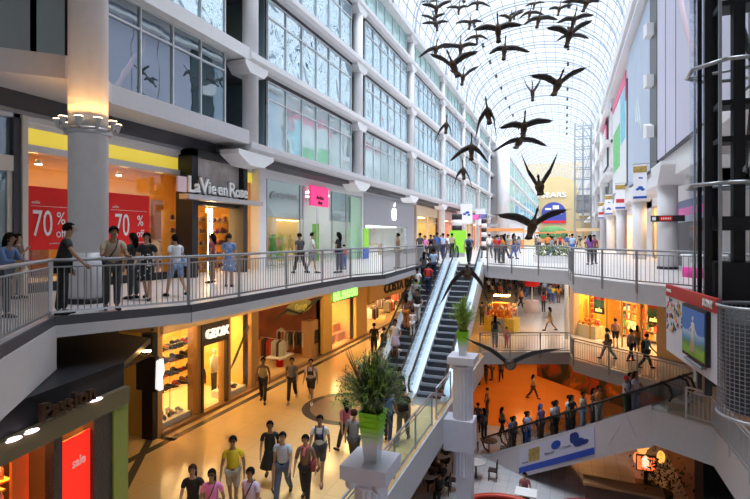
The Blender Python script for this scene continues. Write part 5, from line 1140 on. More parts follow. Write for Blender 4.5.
q = onl(632, A2, B2); mb = text_mb('70', .62, .03, .02); place_text(mb, (q[0]+n2.x*.05, q[1]+n2.y*.05, -3.45), (B2[0]-A2[0], B2[1]-A2[1], 0), (0, 0, 1)); o = mb.build('window_number', MATS['yellow_glow'], None, loc=(q[0], q[1], -3.45), world=True); tag(o, 'yellow 70 on the glass of the orange lit shop', 'sign')
q = onl(583, A2, B2); c_ = Vector((q[0], q[1], Z2))-n2*.6; t = thing('display_table', 'cream table heaped with red and orange goods at the left of the orange lit shop', 'table', tuple(c_), atan2(B2[1]-A2[1], B2[0]-A2[0])); b = MB(); b.box(-.8, .8, -.4, .4, 0, .75); b.build('base', mat('table_cream', (.85, .7, .4), .5), t); b = MB()
for i in range(60): s_ = R.uniform(.05, .1); b.box(-.7+R.random()*1.4, -.6+R.random()*1.3, -.3, -.3+R.random()*.5, .75, .75+s_*3, R.randrange(2)) if i < 0 else b.ball((R.uniform(-.7, .7), R.uniform(-.3, .3), .78+R.random()*.35), s_, s_, s_, 6, 4, R.randrange(2))
o = b.build('goods', bc[:2], t); o['kind'] = 'stuff'
for i in range(5):
    c2 = Vector((q[0], q[1], -2.2-i*.35))-n2*1.2; b = MB(); b.ball((0, 0, 0), .12, .12, .15, 8, 6); o = b.build('hanging_ornament', redm, None, loc=tuple(c2+Vector((-.35, .3, 0)))); tag(o, 'red round ornament hanging in a column in the orange shop', 'ornament', 'column of red ornaments')
x, y, _ = pt(566.5, 31); b = MB(); b.lathe([(.12, 0), (.12, 4.3)], n=14); o = b.build('slim_post', white, None, loc=(x, y, Z2)); tag(o, 'slim white post left of the orange lit shop', 'post')
# ================================================================ middle floor: kiosk, carousel, far shop lights
x, y, _ = pt(502, 33.5); t = thing('kiosk', 'glowing orange and yellow goods kiosk on the middle floor', 'kiosk', (x, y, Z2), -.25); t.scale = (.68, .68, .95); b = MB(); b.box(-1.5, 1.5, -.9, .9, 0, 1.0); b.build('counter', mat('kiosk_gold', (.9, .5, .05), .4, em=.4, emcol=(1, .42, .03), var=.5, vs=4), t)
b = MB(); b.box(-.7, .6, -.93, -.9, 0, .95); b.build('grey_panel', greyp, t); b = MB()
for sx in (-1.3, 1.3):
    for sy in (-.7, .7): b.bar((sx, sy, 1.0), (sx, sy, 2.1), .05, .05)
b.build('post', steel, t); b = MB(); b.box(-.9, .9, -.5, .5, 1.0, 1.5); b.box(-.7, .7, -.35, .35, 1.5, 2.0); b.build('goods_tier', mat('tier_orange', (.85, .2, .03), .5, em=.5, emcol=(1, .2, .02), var=.6, vs=5), t)
b = MB()
for i in range(90): b.ball((R.uniform(-1.3, 1.3), R.uniform(-.8, .8), 1.05+R.random()*.9), .09, .09, .11, 6, 4, R.randrange(4))
o = b.build('goods', [bc[0], bc[1], mat('goods_gold', (1, .6, .1), .4, em=1, emcol=(1, .5, .05)), bc[3]], t); o['kind'] = 'stuff'
x, y, _ = pt(532, 42); t = thing('kiosk', 'white and red circular glass counter with a red domed top on the middle floor', 'kiosk', (x, y, Z2)); t.scale = (.6, .6, .85); b = MB(); b.lathe([(1.0, 0), (1.0, 1.1), (.9, 1.15)], n=20); b.build('counter', mat('pale_pink_counter', (.8, .65, .65), .4), t); b = MB(); b.lathe([(.3, 2.5), (1.0, 2.6), (1.1, 3.0), (.8, 3.5), (.2, 3.7)], n=20); b.build('dome', redm, t); b = MB(); b.tube([(0, 0, 1.1), (0, 0, 2.6)], .1, 8); b.build('pole', white, t)
for k in range(12):
    b = MB(); b.lathe([(.22, -.03), (.22, 0)], n=14); x = -3+ (k % 4)*2.6; y = 58+5*(k//4); o = b.build('downlight', cool, None, loc=(x, y, -.52)); tag(o, 'round white downlight over the crowded middle floor', 'lamp', 'downlights over the middle floor')
for k in range(4): lampstrip(-3+k*2.8, -1.6+k*2.8, 30.5, 40.5, -.5, mat('white_light_panel', (1, 1, 1), em=2.2, emcol=(1, .93, .85)), 'long light panel under the upper floor above the kiosks', 'light panels above the kiosks')
for k in range(4): lampstrip(-3+k*2.8, -1.6+k*2.8, 44, 54, -.5, MATS['white_light_panel'], 'long light panel above the far crowd of the middle floor', 'light panels above the far crowd')
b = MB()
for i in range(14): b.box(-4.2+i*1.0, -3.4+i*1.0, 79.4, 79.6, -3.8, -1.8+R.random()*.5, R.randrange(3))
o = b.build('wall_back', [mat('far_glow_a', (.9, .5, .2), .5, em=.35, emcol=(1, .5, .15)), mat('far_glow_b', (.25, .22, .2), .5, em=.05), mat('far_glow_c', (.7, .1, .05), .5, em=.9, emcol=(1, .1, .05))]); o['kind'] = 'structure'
b = MB(); b.box(-.5, .5, -.3, .3, 0, .06); x, y, _ = pt(502, 33.5); o = b.build('kiosk_lamp', mat('kiosk_lamp', (1, .7, .3), em=40, emcol=(1, .5, .12)), None, loc=(x, y, Z2+2.35)); tag(o, 'warm lamp box hanging over the orange kiosk', 'lamp')  # lamp box put in to brighten the kiosk goods
b = MB(); b.bar((0, 0, .06), (0, 0, 1.9), .03, .03); b.build('cord', black, o)
# ================================================================ food court level
t = thing('wall_mural', 'dark painted mural with red and yellow patches beyond the orange floor', 'mural', (3.0, 42, Z1)); 
mur = bpy.data.materials.new('mural_paint'); mur.use_nodes = True; nt = mur.node_tree; pb = nt.nodes['Principled BSDF']; tc = nt.nodes.new('ShaderNodeTexCoord'); nz = nt.nodes.new('ShaderNodeTexNoise'); nz.inputs['Scale'].default_value = .38; nz.inputs['Detail'].default_value = 4; nz.inputs['Distortion'].default_value = 1.2; cr = nt.nodes.new('ShaderNodeValToRGB')
nt.links.new(tc.outputs['Object'], nz.inputs['Vector']); nt.links.new(nz.outputs['Fac'], cr.inputs[0]); nt.links.new(cr.outputs[0], pb.inputs['Base Color']); e = cr.color_ramp; e.elements[0].position = .40; e.elements[0].color = (.015, .025, .035, 1); e.elements[1].position = .7; e.elements[1].color = (.45, .36, .05, 1)
for p_, c_ in ((.44, (.06, .07, .05, 1)), (.5, (.35, .05, .02, 1)), (.56, (.1, .09, .03, 1)), (.62, (.5, .16, .03, 1))): q = e.elements.new(p_); q.color = c_
a_, c_ = pt(537, 40), pt(720, 27); b = MB(); b.slabpoly([(a_[0], a_[1], Z1), (c_[0], c_[1], Z1), (c_[0], c_[1], -5.35), (a_[0], a_[1], -5.35)], (.15, .2, 0)); b.build('panel', mur, t, world=True)
for k in range(12):
    x = -3.2+(k % 3)*2.2; y = 31+4.2*(k//3); b = MB(); b.box(-.7, .7, -.5, .5, -.04, 0); o = b.build('ceiling_light', mat('orange_lamp', (1, .6, .3), em=8, emcol=(1, .48, .16)), None, loc=(x, y, -5.3)); tag(o, 'orange ceiling light over the terrazzo of the food court', 'ceiling light', 'orange lights of the food court')
def dd(px, py, z): return G(px, py, z)
# round table, bench rings
x, y, _ = G(526, 492, Z1+.75); t = thing('cafe_table', 'small white square table with a seated guest at the bottom of the picture', 'table', (x, y, Z1)); b = MB(); b.box(-.42, .42, -.35, .35, .72, .76); b.build('tabletop', white, t); b = MB(); b.tube([(0, 0, 0), (0, 0, .72)], .04, 8); b.lathe([(.25, 0), (.25, .03)], n=14); b.build('pedestal', darkm, t)
TBL = (x, y)
for k, (px, py, r) in enumerate([(503, 541, 1.9), (592, 541, 1.5)]):
    x, y, _ = G(px, py, Z1); t = thing('ring_counter', ['red edged round counter at the bottom centre', 'second red edged round counter right of the white table'][k], 'counter', (x, y, Z1)); b = MB(); b.lathe([(r-.05, .0), (r-.05, .7), (r, .72), (r, .80), (r-.18, .80), (r-.18, .7)], n=48, cap=False); b.build('rim', mat('counter_red', (.55, .05, .03), .35), t); b = MB(); b.lathe([(r-.62, .0), (r-.62, .75)], n=40); b.build('well', charcoal, t)
for k, (px, py) in enumerate([(432, 452), (441, 470), (437, 488), (476, 478), (446, 440), (428, 492), (489, 455)]):
    x, y, _ = G(px, py, Z1); t = thing('cafe_table', ['dark cafe table nearest the deck wall', 'dark cafe table below the square pier, left', 'dark cafe table at the bottom beside the pier', 'dark table right of the pier', 'farthest dark cafe table left of the pier', 'dark cafe table in the bottom left of the court', 'dark side table below the escalator foot'][k], 'table', (x, y, Z1)); b = MB(); b.lathe([(.42, .72), (.42, .76)], n=18); b.build('tabletop', lgrey if k % 2 else darkm, t); b = MB(); b.tube([(0, 0, 0), (0, 0, .72)], .04, 8); b.build('pedestal', darkm, t)
    for q in range(2):
        c2 = thing('cafe_chair', 'black cafe chair drawn up to a table in the dark court', 'chair', (x+(.75 if q else -.75), y+.1, Z1), 0, 'black chairs of the court'); b = MB(); b.box(-.2, .2, -.2, .2, .43, .47); b.build('seat', black, c2); s_ = .19 if q else -.19; b = MB(); b.box(s_-.02, s_+.02, -.2, .2, .47, .88); b.build('backrest', black, c2)
        for sx in (-.17, .17):
            for sy in (-.17, .17): b = MB(); b.box(sx-.015, sx+.015, sy-.015, sy+.015, 0, .43); b.build('leg', darkm, c2)
# dark low counters and television stand at the lower right
ca, cb = Vector(G(583, 478, -8.6)), Vector(G(664, 493, -8.6)); cm_ = (ca+cb)/2; cl_ = (cb-ca).length/2; t = thing('serving_counter', 'long wooden serving counter in the dark lower right', 'counter', (cm_.x, cm_.y, Z1), atan2(cb.y-ca.y, cb.x-ca.x)); b = MB(); b.box(-cl_, cl_, -.4, .4, .9, 1.0); b.build('worktop', mat('counter_wood', (.50, .26, .12), .4), t); b = MB(); b.box(-cl_+.1, cl_-.1, -.35, .35, 0, .9); b.build('base', mat('counter_dark', (.12, .06, .04), .5), t)
x, y, _ = pt(646, 22.5); t = thing('television_stand', 'glowing orange television on a dark stand in the lower right', 'television', (x, y, Z1), .0); zc = EYE-(463-HZ)*22.5/F-Z1
b = MB(); b.box(-.40, .40, -.06, .1, zc-.34, zc+.34); b.build('case', black, t); b = MB(); b.box(-.36, .36, -.07, -.06, zc-.30, zc+.30); b.build('screen', mat('screen_orange', (1, .25, .08), .5, em=1.5, emcol=(1, .16, .04), var=.6, vs=2), t); b = MB(); b.box(-.08, .08, 0, .1, 0, zc-.3); b.box(-.4, .4, -.2, .3, 0, .05); b.build('post', darkm, t)
b = MB(); b.box(-.16, .1, -.085, -.07, zc-.2, zc+.25); b.ball((-.03, -.08, zc+.28), .07, .01, .08); b.build('screen_picture', mat('screen_cream', (1, .8, .6), em=1.1, emcol=(1, .75, .5)), t)
for k, (px, py, d, s_) in enumerate([(642, 447, 23.5, .38), (637, 458, 24, .28), (661, 457, 23.8, .3), (647, 444, 24.5, .25), (612, 452, 26, .3)]):
    x, y, _ = pt(px, d); z = EYE-(py-HZ)*d/F; b = MB(); b.ball((0, 0, 0), s_*.6, s_*.6, s_, 10, 7); o = b.build('lantern', mat('lantern_%d' % k, (1, .4, .1), em=1.3 if k != 4 else .4, emcol=(1, (.35, .2, .45, .5, .4)[k], .08), var=.5, vs=6), None, loc=(x, y, z)); tag(o, ['largest orange lantern above the television', 'red orange lantern left of the television', 'amber lantern right of the television', 'small yellow lantern above the television', 'dim lantern by the dark mural'][k], 'lamp')
    b = MB(); b.bar((0, 0, s_), (0, 0, -5.31-z), .015, .015); b.build('cord', black, o)
x, y, _ = pt(661, 20.6); t = thing('potted_shrub', 'dark shrub with small lights in a tub at the lower right', 'plant', (x, y, Z1)); b = MB(); b.lathe([(.35, 0), (.45, .6), (.4, .6)], n=16); b.build('pot', charcoal, t); b = MB()
for i in range(420):
    p = Vector((rr.gauss(0, .45), rr.gauss(0, .45), 1.2+rr.gauss(0, .45))); dv = Vector((rr.uniform(-1, 1), rr.uniform(-1, 1), rr.uniform(-1, 1))).normalized()*.2; ss = dv.cross(Vector((.3, .2, 1))).normalized()*.04; b.add([p, p+dv*.5-ss, p+dv, p+dv*.5+ss], [(0, 1, 2, 3)])
b.build('foliage', mat('dark_leaf', (.03, .05, .02), .6), t)
for k, (px, d) in enumerate([(719.5, 13.5)]):
    x, y, _ = pt(px, d); b = MB(); b.lathe([(.22, 0), (.22, 4.3)], n=20); o = b.build('round_column', slabm, None, loc=(x+1.15, y+.2, Z1)); tag(o, 'grey round column under the lower right walkway corner', 'column')
for q in ((4.9, 5.2, 23.5, 60), (5.8, 9.6, 9, 21.5)): b = MB(); b.box(*q, Z1, -5.3); struct('wall_right', b, [mat('dim_maroon_wall', (.20, .09, .07), .6)])

for k in range(9):
    b = MB(); b.lathe([(.13, -.02), (.13, 0)], n=14); o = b.build('downlight', mat('soffit_lamp', (1, .8, .5), em=150, emcol=(1, .62, .2)), None, loc=((-10.4, -8.9)[k//9], 12.5+(k % 9)*2.2, -.37)); tag(o, 'round warm downlight in the soffit under the upper left walkway', 'lamp', 'soffit downlights under the left walkway')  # hidden lamps added to throw warm pools on the concourse floor
# ================================================================ geese sculptures
gm_body = mat('goose_brown', (.07, .04, .022), .7, var=.5, vs=10); gm_wing = mat('goose_wing', (.032, .026, .024), .7, var=.5, vs=12); gm_neck = mat('goose_black', (.012, .011, .012), .5); gm_pale = mat('goose_pale', (.16, .11, .07), .7)
RT = Vector((CT, ST, 0)); FW = Vector((-ST, CT, 0)); UPV = Vector((0, 0, 1))
def goose(px, py, lt, rt, hd, label, group=None, span=1.75, toward=True, pitch=None, flat=0.0):
    l = Vector((lt[0]-px, lt[1]-py)); r = Vector((rt[0]-px, rt[1]-py)); Lp = l.length+r.length
    d = F*span/Lp; k = d/F
    o = Vector(pt(px, d)); o.z = EYE-(py-HZ)*k
    # body axis: image part from hd, the rest towards the viewer
    hx, hz = hd[0]*k, -hd[1]*k; ln = .36; m = sqrt(hx*hx+hz*hz)
    if m > ln*.95: hx *= ln*.95/m; hz *= ln*.95/m
    dep = sqrt(max(.01, ln*ln-hx*hx-hz*hz)); ax = Vector((hx, -dep if toward else dep, hz))/ln      # view frame: x right, y away, z up
    sd = Vector((1, 0, 0)); sd = (sd-ax*sd.dot(ax)).normalized(); up = ax.cross(sd)*(-1); up = sd.cross(ax) if sd.cross(ax).z > 0 else ax.cross(sd)
    b = MB(); s = span/1.75
    prof = [(-.46, .02, .012, 3), (-.40, .10, .018, 3), (-.30, .085, .05, 0), (-.18, .115, .10, 0), (-.02, .13, .125, 0), (.12, .10, .10, 0), (.20, .055, .06, 0), (.27, .034, .036, 2), (.42, .028, .03, 2), (.50, .032, .036, 2), (.555, .040, .046, 2), (.60, .030, .034, 2), (.64, .016, .014, 2), (.69, .008, .006, 2)]
    n = 10; vs = []; mi = []; prof = [(p_[0]*.86, p_[1]*.9, p_[2]*.9, p_[3]) for p_ in prof]
    for t_, w_, h_, _ in prof:
        bend = -.03*max(0, t_-.2)
        for q in range(n): a = 2*pi*q/n; vs.append((ax*t_+sd*w_*cos(a)+up*(h_*sin(a)+bend))*s)
    for i in range(len(prof)-1):
        b.add([], []); 
    k0 = len(b.v); b.v += [tuple(v) for v in vs]
    for i in range(len(prof)-1):
        for q in range(n):
            b.f.append((i*n+q, i*n+(q+1) % n, (i+1)*n+(q+1) % n, (i+1)*n+q)); b.m.append(3 if (prof[i][3] == 3 or (4 < i < 7 and up.dot(Vector((0, 0, 1))) and pi < 2*pi*q/n < 2*pi*.98)) else prof[i][3]); b.sm.append(True)
    b.f.append(tuple(range(n))[::-1]); b.m.append(1); b.sm.append(True)
    # tail fan
    tb = [ax*-.28+sd*.05, ax*-.28-sd*.05, ax*-.46-sd*.10, ax*-.50, ax*-.46+sd*.10]
    b.slabpoly([p*s for p in tb], up*.02*s, 1)
    for sgn, tip2 in ((-1, l), (1, r)):
        tip = Vector((tip2.x*k, 0, -tip2.y*k)); root = sd*sgn*.07*s+up*.04*s+ax*.04*s
        mid = root.lerp(tip, .42)+Vector((0, 0, .035*s))*(1 if abs(tip.z) < abs(tip.x) else .4)+Vector((sgn, 0, 0))*(.0 if abs(tip.z) < abs(tip.x) else .06*s)
        P = [root, root.lerp(mid, .5)+Vector((0, 0, .01)), mid, mid.lerp(tip, .5)+Vector((0, 0, .008)), mid.lerp(tip, .85), tip]
        ch = [.19, .20, .19, .15, .09, .012]; lead = [.09, .11, .12, .07, .02, -.01]; th = [.045, .04, .03, .018, .012, .006]
        vs = []
        chd = ax if abs(ax.dot((tip-root).normalized())) < .8 else up
        chd = (chd*.9+Vector((0, -.0, .35))*(1 if chd.z >= 0 else -1)).normalized()
        for p, c_, ld, t_ in zip(P, ch, lead, th):
            w_ = (tip-root).normalized(); nn = w_.cross(chd).normalized(); f_ = p+chd*ld*s; a_ = p+chd*(ld-c_*1.1)*s; m_ = p+chd*(ld-c_*.3)*s
            vs += [f_, m_+nn*t_*s, a_, m_-nn*t_*s]
        fs = []
        for i in range(5):
            for q in range(4): fs.append((i*4+q, i*4+(q+1) % 4, (i+1)*4+(q+1) % 4, (i+1)*4+q))
        fs += [(0, 1, 2, 3), (20, 23, 22, 21)]
        b.add(vs, fs, 1, True)
        for q in range(4):                         # primary feather fingers
            p = mid.lerp(tip, .45+.14*q); e = p-chd*(.10-.018*q)*s+(tip-mid).normalized()*(.12+.03*q)*s
            w2 = (tip-mid).normalized()*.03*s; b.slabpoly([p-w2, p+w2, e], (tip-root).cross(chd).normalized()*.008, 1)
    # view frame to world
    b.v = [tuple(RT*v[0]+FW*v[1]+UPV*v[2]) for v in b.v]
    ob = b.build('goose', [gm_body, gm_wing, gm_neck, gm_pale], None, loc=tuple(o)); tag(ob, label, 'goose sculpture', group)
    return ob
far = 'far geese high under the vault'
GL = [
 (436.4, 8, (421.7, 3.7), (452, 0), (0, -6), 'small hanging goose at the top left of the flock by the eave'),
 (434, 19, (421, 14.7), (445, 13), (-1, -5), 'small hanging goose with raised wings just under the top left one'),
 (436.5, 24, (421.7, 23), (448, 21), (-1, -4), 'small flat winged goose overlapping the raised winged one at upper left'),
 (459, 8, (446, 7.3), (468.6, 6), (0, -4), 'small level winged goose near the top between two larger ones'),
 (477.5, 3, (466, 7), (490, 6), (0, -6), 'dark goose cut by the top edge left of the centre'),
 (470, 22.5, (455.5, 22.7), (482, 21), (0, -4), 'small thin winged goose left of the big level winged one'),
 (498, 29, (473.8, 28.6), (522, 24), (-1.5, -9), 'big dark goose with level wings and long neck near the top centre'),
 (510.4, 18.5, (499, 15), (524, 11), (0, -4), 'small goose just above the right wing of the big level winged one'),
 (476.7, 36.7, (464, 41), (488.4, 39), (-1, -4), 'small drooping goose below the thin winged one'),
 (460.6, 47, (443, 47), (478, 44), (-.5, -6), 'level winged goose directly above the big raised winged goose on the left'),
 (436, 49, (419, 56.5), (454, 44), (0, -4), 'pale small goose farthest left against the green parapet glass'),
 (504.6, 49, (489, 53), (530, 51.3), (-.5, -7), 'goose seen front on with thin drooping wings in the upper centre'),
 (453, 65, (429.8, 53.5), (477.5, 50.6), (-5, -7), 'large black goose with both wings raised at the upper left'),
 (463, 77, (450, 70), (478.8, 65.7), (0, -5), 'goose with one raised wing tucked under the large black one'),
 (534.5, 4, (525, 6), (545, 2), (0, -3), 'tiny goose at the top edge above the vault ridge'),
 (559.4, 8.8, (548.4, 8.8), (573, 4.4), (0, -4), 'small level goose left of the dark one at the top right'),
 (586.5, 3, (561.6, 1.5), (599.7, .7), (0, -4), 'dark goose cut by the top edge at the right of the flock'),
 (530, 13, (519, 18), (544, 14), (0, -4), 'small drooping goose above the ridge kink'),
 (538.9, 19, (523.5, 24), (558, 19), (0, -5), 'dark hunched goose right of the ridge'),
 (574, 19.5, (557, 22), (593.8, 14.4), (0, -6), 'brown goose with lifted right wing above the raised winged right hand one'),
 (569.6, 34, (547, 27), (592.4, 19.8), (0, -8), 'large goose with raised wings at the upper right of the flock'),
 (570.4, 36, (557, 40), (589.4, 37.8), (0, -4), 'thin winged goose hidden behind the upper right raised winged one'),
 (515, 14, (506, 18), (525, 9), (0, -3), 'tiny slanting goose among the top centre cluster'),
 (429, 2, (421, 2), (440, 1), (0, -3), 'goose sliver at the very top left by the facade'),
 (558, 84, (531, 74.7), (586.5, 66.8), (-.5, -6), 'large goose with broad raised wings right of the vault centre'),
 (532.5, 92, (523.4, 77.7), (541, 78), (-1, -8), 'slim goose with steep V wings left of the broad winged one'),
 (487.8, 112, (475.4, 137), (496, 135), (-3, -8), 'goose with long downswept wings beside the left facade'),
 (524, 126.5, (500, 127), (552.5, 120), (-1, -9), 'long necked goose directly above another in the centre of the hall'),
 (519.6, 141, (493.5, 150.7), (546.8, 145), (0, -4), 'wide drooping winged goose, lower of the central pair'),
 (446.3, 125, (434.5, 141.6), (451.5, 137), (0, -6), 'dark goose with folded down wings close to the left facade'),
 (471.5, 148, (450, 160), (488.5, 162), (-.5, -9), 'brown bodied goose with arched down wings left of the central pair'),
 (463.3, 170.5, (454.3, 183), (472, 188), (-1, -7), 'smaller goose with hanging wings in front of the facade columns'),
 (539.5, 186, (522.3, 156), (556.5, 154.5), (-5, -6), 'goose with tall V wings above the arched screen'),
 (532.7, 225, (498, 214), (566.7, 209), (0, -11), 'large brown goose with spread wings low in the centre of the hall'),
 (467.4, 273, (440.8, 302), (489, 303), (-3, -6), 'dark goose with drooped wings over the top of the escalators'),
 (510, 364, (470, 340), (557.9, 348.4), (-6, -6), 'nearest and lowest goose, wide dark wings over the orange floor'),
]
for g in GL: goose(*g)
# spot lamps hung from the ribs
for row, X in enumerate((-8.6, .35)):
    for k in range(16):
        Y = 28+5.75*k; a = (X-XM)/HW; z = EAVE+RISE*(sin(math.acos(-a))**.85)-.75
        b = MB(); b.ball((0, -.2, 0), .18, .18, .14, 8, 5); b.ball((0, .2, -.12), .18, .18, .14, 8, 5); b.bar((0, 0, -.1), (0, 0, .6), .04, .04); b.bar((0, -.2, 0), (0, .2, -.1), .05, .05)
        o = b.build('spot_lamp', darkm, None, loc=(X, Y, z)); tag(o, 'pair of dark spot lamps on the %s row under the vault' % ('left', 'right')[row], 'lamp', '%s row of vault lamps' % ('left', 'right')[row])
# ================================================================ people
POSES = dict(   # lh lk rh rk | la lo le  ra ro re | lean
 stand=(2, 2, -2, 2, 3, 9, 12, 3, 9, 12, 0), walk=(26, 8, -20, 22, -18, 9, 14, 24, 9, 24, 3), walk2=(-18, 26, 24, 6, 22, 10, 26, -18, 10, 14, 3),
 stroll=(14, 5, -12, 14, -8, 14, 18, 14, 12, 22, 1), lean=(4, 6, -8, 4, 42, 10, 60, 46, 12, 62, 14), rest=(3, 4, -4, 4, 8, 8, 20, 30, 34, 20, 8),
 ride=(10, 16, 0, 0, 22, 22, 48, 6, 9, 14, 2), ride2=(0, 0, 8, 14, 5, 9, 20, 38, 24, 50, 3), phone=(4, 4, -3, 3, 8, 8, 20, 30, 10, 105, 2), sit=(86, 88, 84, 86, 30, 10, 60, 30, 10, 60, 8), bag=(16, 6, -14, 18, 16, 12, 70, -14, 10, 16, 2))
MC = {}
def fk(p):
    lh, lk, rh, rk, la, lo, le, ra, ro, re, lean = [radians(v) for v in POSES[p]]
    J = {}; 
    for s_, h, k, nm in ((-1, lh, lk, 'l'), (1, rh, rk, 'r')):
        H = Vector((s_*.09, 0, .93)); K = H+.43*Vector((0, sin(h), -cos(h))); b_ = h-k; A = K+.42*Vector((0, sin(b_), -cos(b_))); J[nm+'h'], J[nm+'k'], J[nm+'a'] = H, K, A; J[nm+'t'] = A+Vector((s_*.02, .15, -.03))
    dz = .075-min(J['la'].z, J['ra'].z)
    rot = Matrix.Rotation(-lean, 3, 'X'); pv = Vector((0, 0, .97))
    up = lambda v: rot@(Vector(v)-pv)+pv
    J['p'] = Vector((0, 0, .96)); J['w'] = up((0, 0, 1.08)); J['c'] = up((0, .01, 1.28)); J['s'] = up((0, 0, 1.43)); J['n'] = up((0, .005, 1.50)); J['j'] = up((0, .025, 1.565)); J['h'] = up((0, .015, 1.64)); J['t'] = up((0, .0, 1.70))
    for s_, f_, o_, e_, nm in ((-1, la, lo, le, 'L'), (1, ra, ro, re, 'R')):
        S = Vector((s_*.175, 0, 1.40)); E = S+.29*Vector((s_*sin(o_), sin(f_)*cos(o_), -cos(f_)*cos(o_))); g = f_+e_; o2 = o_*.2; W = E+.25*Vector((s_*sin(o2), sin(g)*cos(o2), -cos(g)*cos(o2))); Hn = W+(W-E).normalized()*.09
        J[nm+'s'], J[nm+'e'], J[nm+'w'], J[nm+'x'] = up(S), up(E), up(W), up(Hn)
    for k in J: J[k] = J[k]+Vector((0, 0, dz))
    return J
def skin(key, nodes, edges, sub=1, extra=None):
    if key in MC: return MC[key]
    names = list(nodes); me = bpy.data.meshes.new('s'); me.from_pydata([tuple(nodes[n][0]) for n in names], [(names.index(a), names.index(b)) for a, b in edges], [])
    ob = bpy.data.objects.new('s', me); C.objects.link(ob); m = ob.modifiers.new('k', 'SKIN'); m.use_smooth_shade = True; m.branch_smoothing = .3
    for i, n in enumerate(names):
        v = me.skin_vertices[0].data[i]; v.radius = nodes[n][1] if isinstance(nodes[n][1], tuple) else (nodes[n][1],)*2; v.use_root = (i == 0)
    if sub: q = ob.modifiers.new('u', 'SUBSURF'); q.levels = sub
    dg = bpy.context.evaluated_depsgraph_get(); ev = bpy.data.meshes.new_from_object(ob.evaluated_get(dg))
    mb = MB(); mb.add([v.co for v in ev.vertices], [tuple(p.vertices) for p in ev.polygons], 0, True)
    bpy.data.objects.remove(ob); bpy.data.meshes.remove(me); bpy.data.meshes.remove(ev)
    if extra: extra(mb)
    me = bpy.data.meshes.new(key[0]); me.from_pydata(mb.v, [], mb.f); me.materials.append(white)
    if max(mb.m): me.materials.append(black); 
    me.polygons.foreach_set('material_index', mb.m); me.polygons.foreach_set('use_smooth', mb.sm); me.update(); MC[key] = me
    return me
def mesh_of(key, fn):
    if key not in MC:
        mb = MB(); fn(mb); me = bpy.data.meshes.new(key[0]); me.from_pydata([tuple(v) for v in mb.v], [], mb.f); me.materials.append(white); me.polygons.foreach_set('use_smooth', [True]*len(mb.f)); me.update(); MC[key] = me
    return MC[key]
def body_mesh(p, fine):
    J = fk(p); N = {'p': (J['p'], (.125, .095)), 'w': (J['w'], (.11, .085)), 'c': (J['c'], (.135, .095)), 's': (J['s'], (.075, .06)), 'n': (J['n'], .048), 'j': (J['j'], (.056, .068)), 'h': (J['h'], (.072, .09)), 't': (J['t'], (.058, .07))}
    E = [('p', 'w'), ('w', 'c'), ('c', 's'), ('s', 'n'), ('n', 'j'), ('j', 'h'), ('h', 't')]
    for a in 'lr':
        N.update({a+'h': (J[a+'h'], .085), a+'k': (J[a+'k'], .055), a+'a': (J[a+'a'], .038), a+'t': (J[a+'t'], (.035, .025))}); E += [('p', a+'h'), (a+'h', a+'k'), (a+'k', a+'a'), (a+'a', a+'t')]
    for a in 'LR':
        N.update({a+'s': (J[a+'s'], .052), a+'e': (J[a+'e'], .038), a+'w': (J[a+'w'], .026), a+'x': (J[a+'x'], (.034, .018))}); E += [('s', a+'s'), (a+'s', a+'e'), (a+'e', a+'w'), (a+'w', a+'x')]
    def ex(mb):
        h = J['h']; f = Vector((0, 1, 0))
        mb.ball(h+Vector((0, .095, -.015)), .011, .018, .02, 6, 4)
        for s_ in (-1, 1):
            mb.ball(h+Vector((s_*.078, 0, -.01)), .012, .02, .03, 6, 4)
            if fine: mb.ball(h+Vector((s_*.03, .078, .012)), .012, .01, .008, 6, 4, 1)
        if fine:
            mb.ball(h+Vector((0, .078, -.055)), .024, .01, .006, 8, 4, 1)
            for a, s_ in (('L', -1), ('R', 1)):
                w_, x_ = J[a+'w'], J[a+'x']; d = (x_-w_).normalized(); sd = Vector((0, 1, 0)) if abs(d.y) < .7 else Vector((0, 0, 1)); sd = (sd-d*sd.dot(d)).normalized(); inn = Vector((-s_, 0, 0)); inn = (inn-d*inn.dot(d)).normalized()
                for q, L_ in enumerate((.062, .072, .068, .052)):
                    b0 = x_-d*.01+sd*(.021-.014*q); b1 = b0+d*L_*.6; b2 = b1+(d*.8+inn*.5).normalized()*L_*.5; mb.tube([b0, b1, b2], [.0085, .008, .006], 5)
                b0 = w_.lerp(x_, .45)+sd*.02; b1 = b0+(d+sd*.9).normalized()*.035; b2 = b1+(d+inn*.3).normalized()*.03; mb.tube([b0, b1, b2], [.010, .009, .007], 5)
    return skin(('body', p, fine), N, E, 1, ex)
def shirt_mesh(p, sl, bulk=1.0):
    J = fk(p); N = {'p': (J['p']+Vector((0, 0, -.02)), (.165*bulk, .135*bulk)), 'w': (J['w'], (.152*bulk, .128*bulk)), 'c': (J['c'], (.178*bulk, .135*bulk)), 's': (J['s'], (.095, .08))}; E = [('p', 'w'), ('w', 'c'), ('c', 's')]
    for a in 'LR':
        N[a+'s'] = (J[a+'s'], .064); E.append(('s', a+'s')); N[a+'m'] = (J[a+'s'].lerp(J[a+'e'], .6 if sl == 0 else .95), .06 if sl == 0 else .052); E.append((a+'s', a+'m'))
        if sl == 2: N[a+'w'] = (J[a+'e'].lerp(J[a+'w'], .9), .040); E.append((a+'m', a+'w'))
    if sl == -1:
        for a in 'LR': 
            for k in (a+'s', a+'m'): N.pop(k)
        E = [('p', 'w'), ('w', 'c'), ('c', 's')]
    return skin(('shirt', p, sl, bulk), N, E)
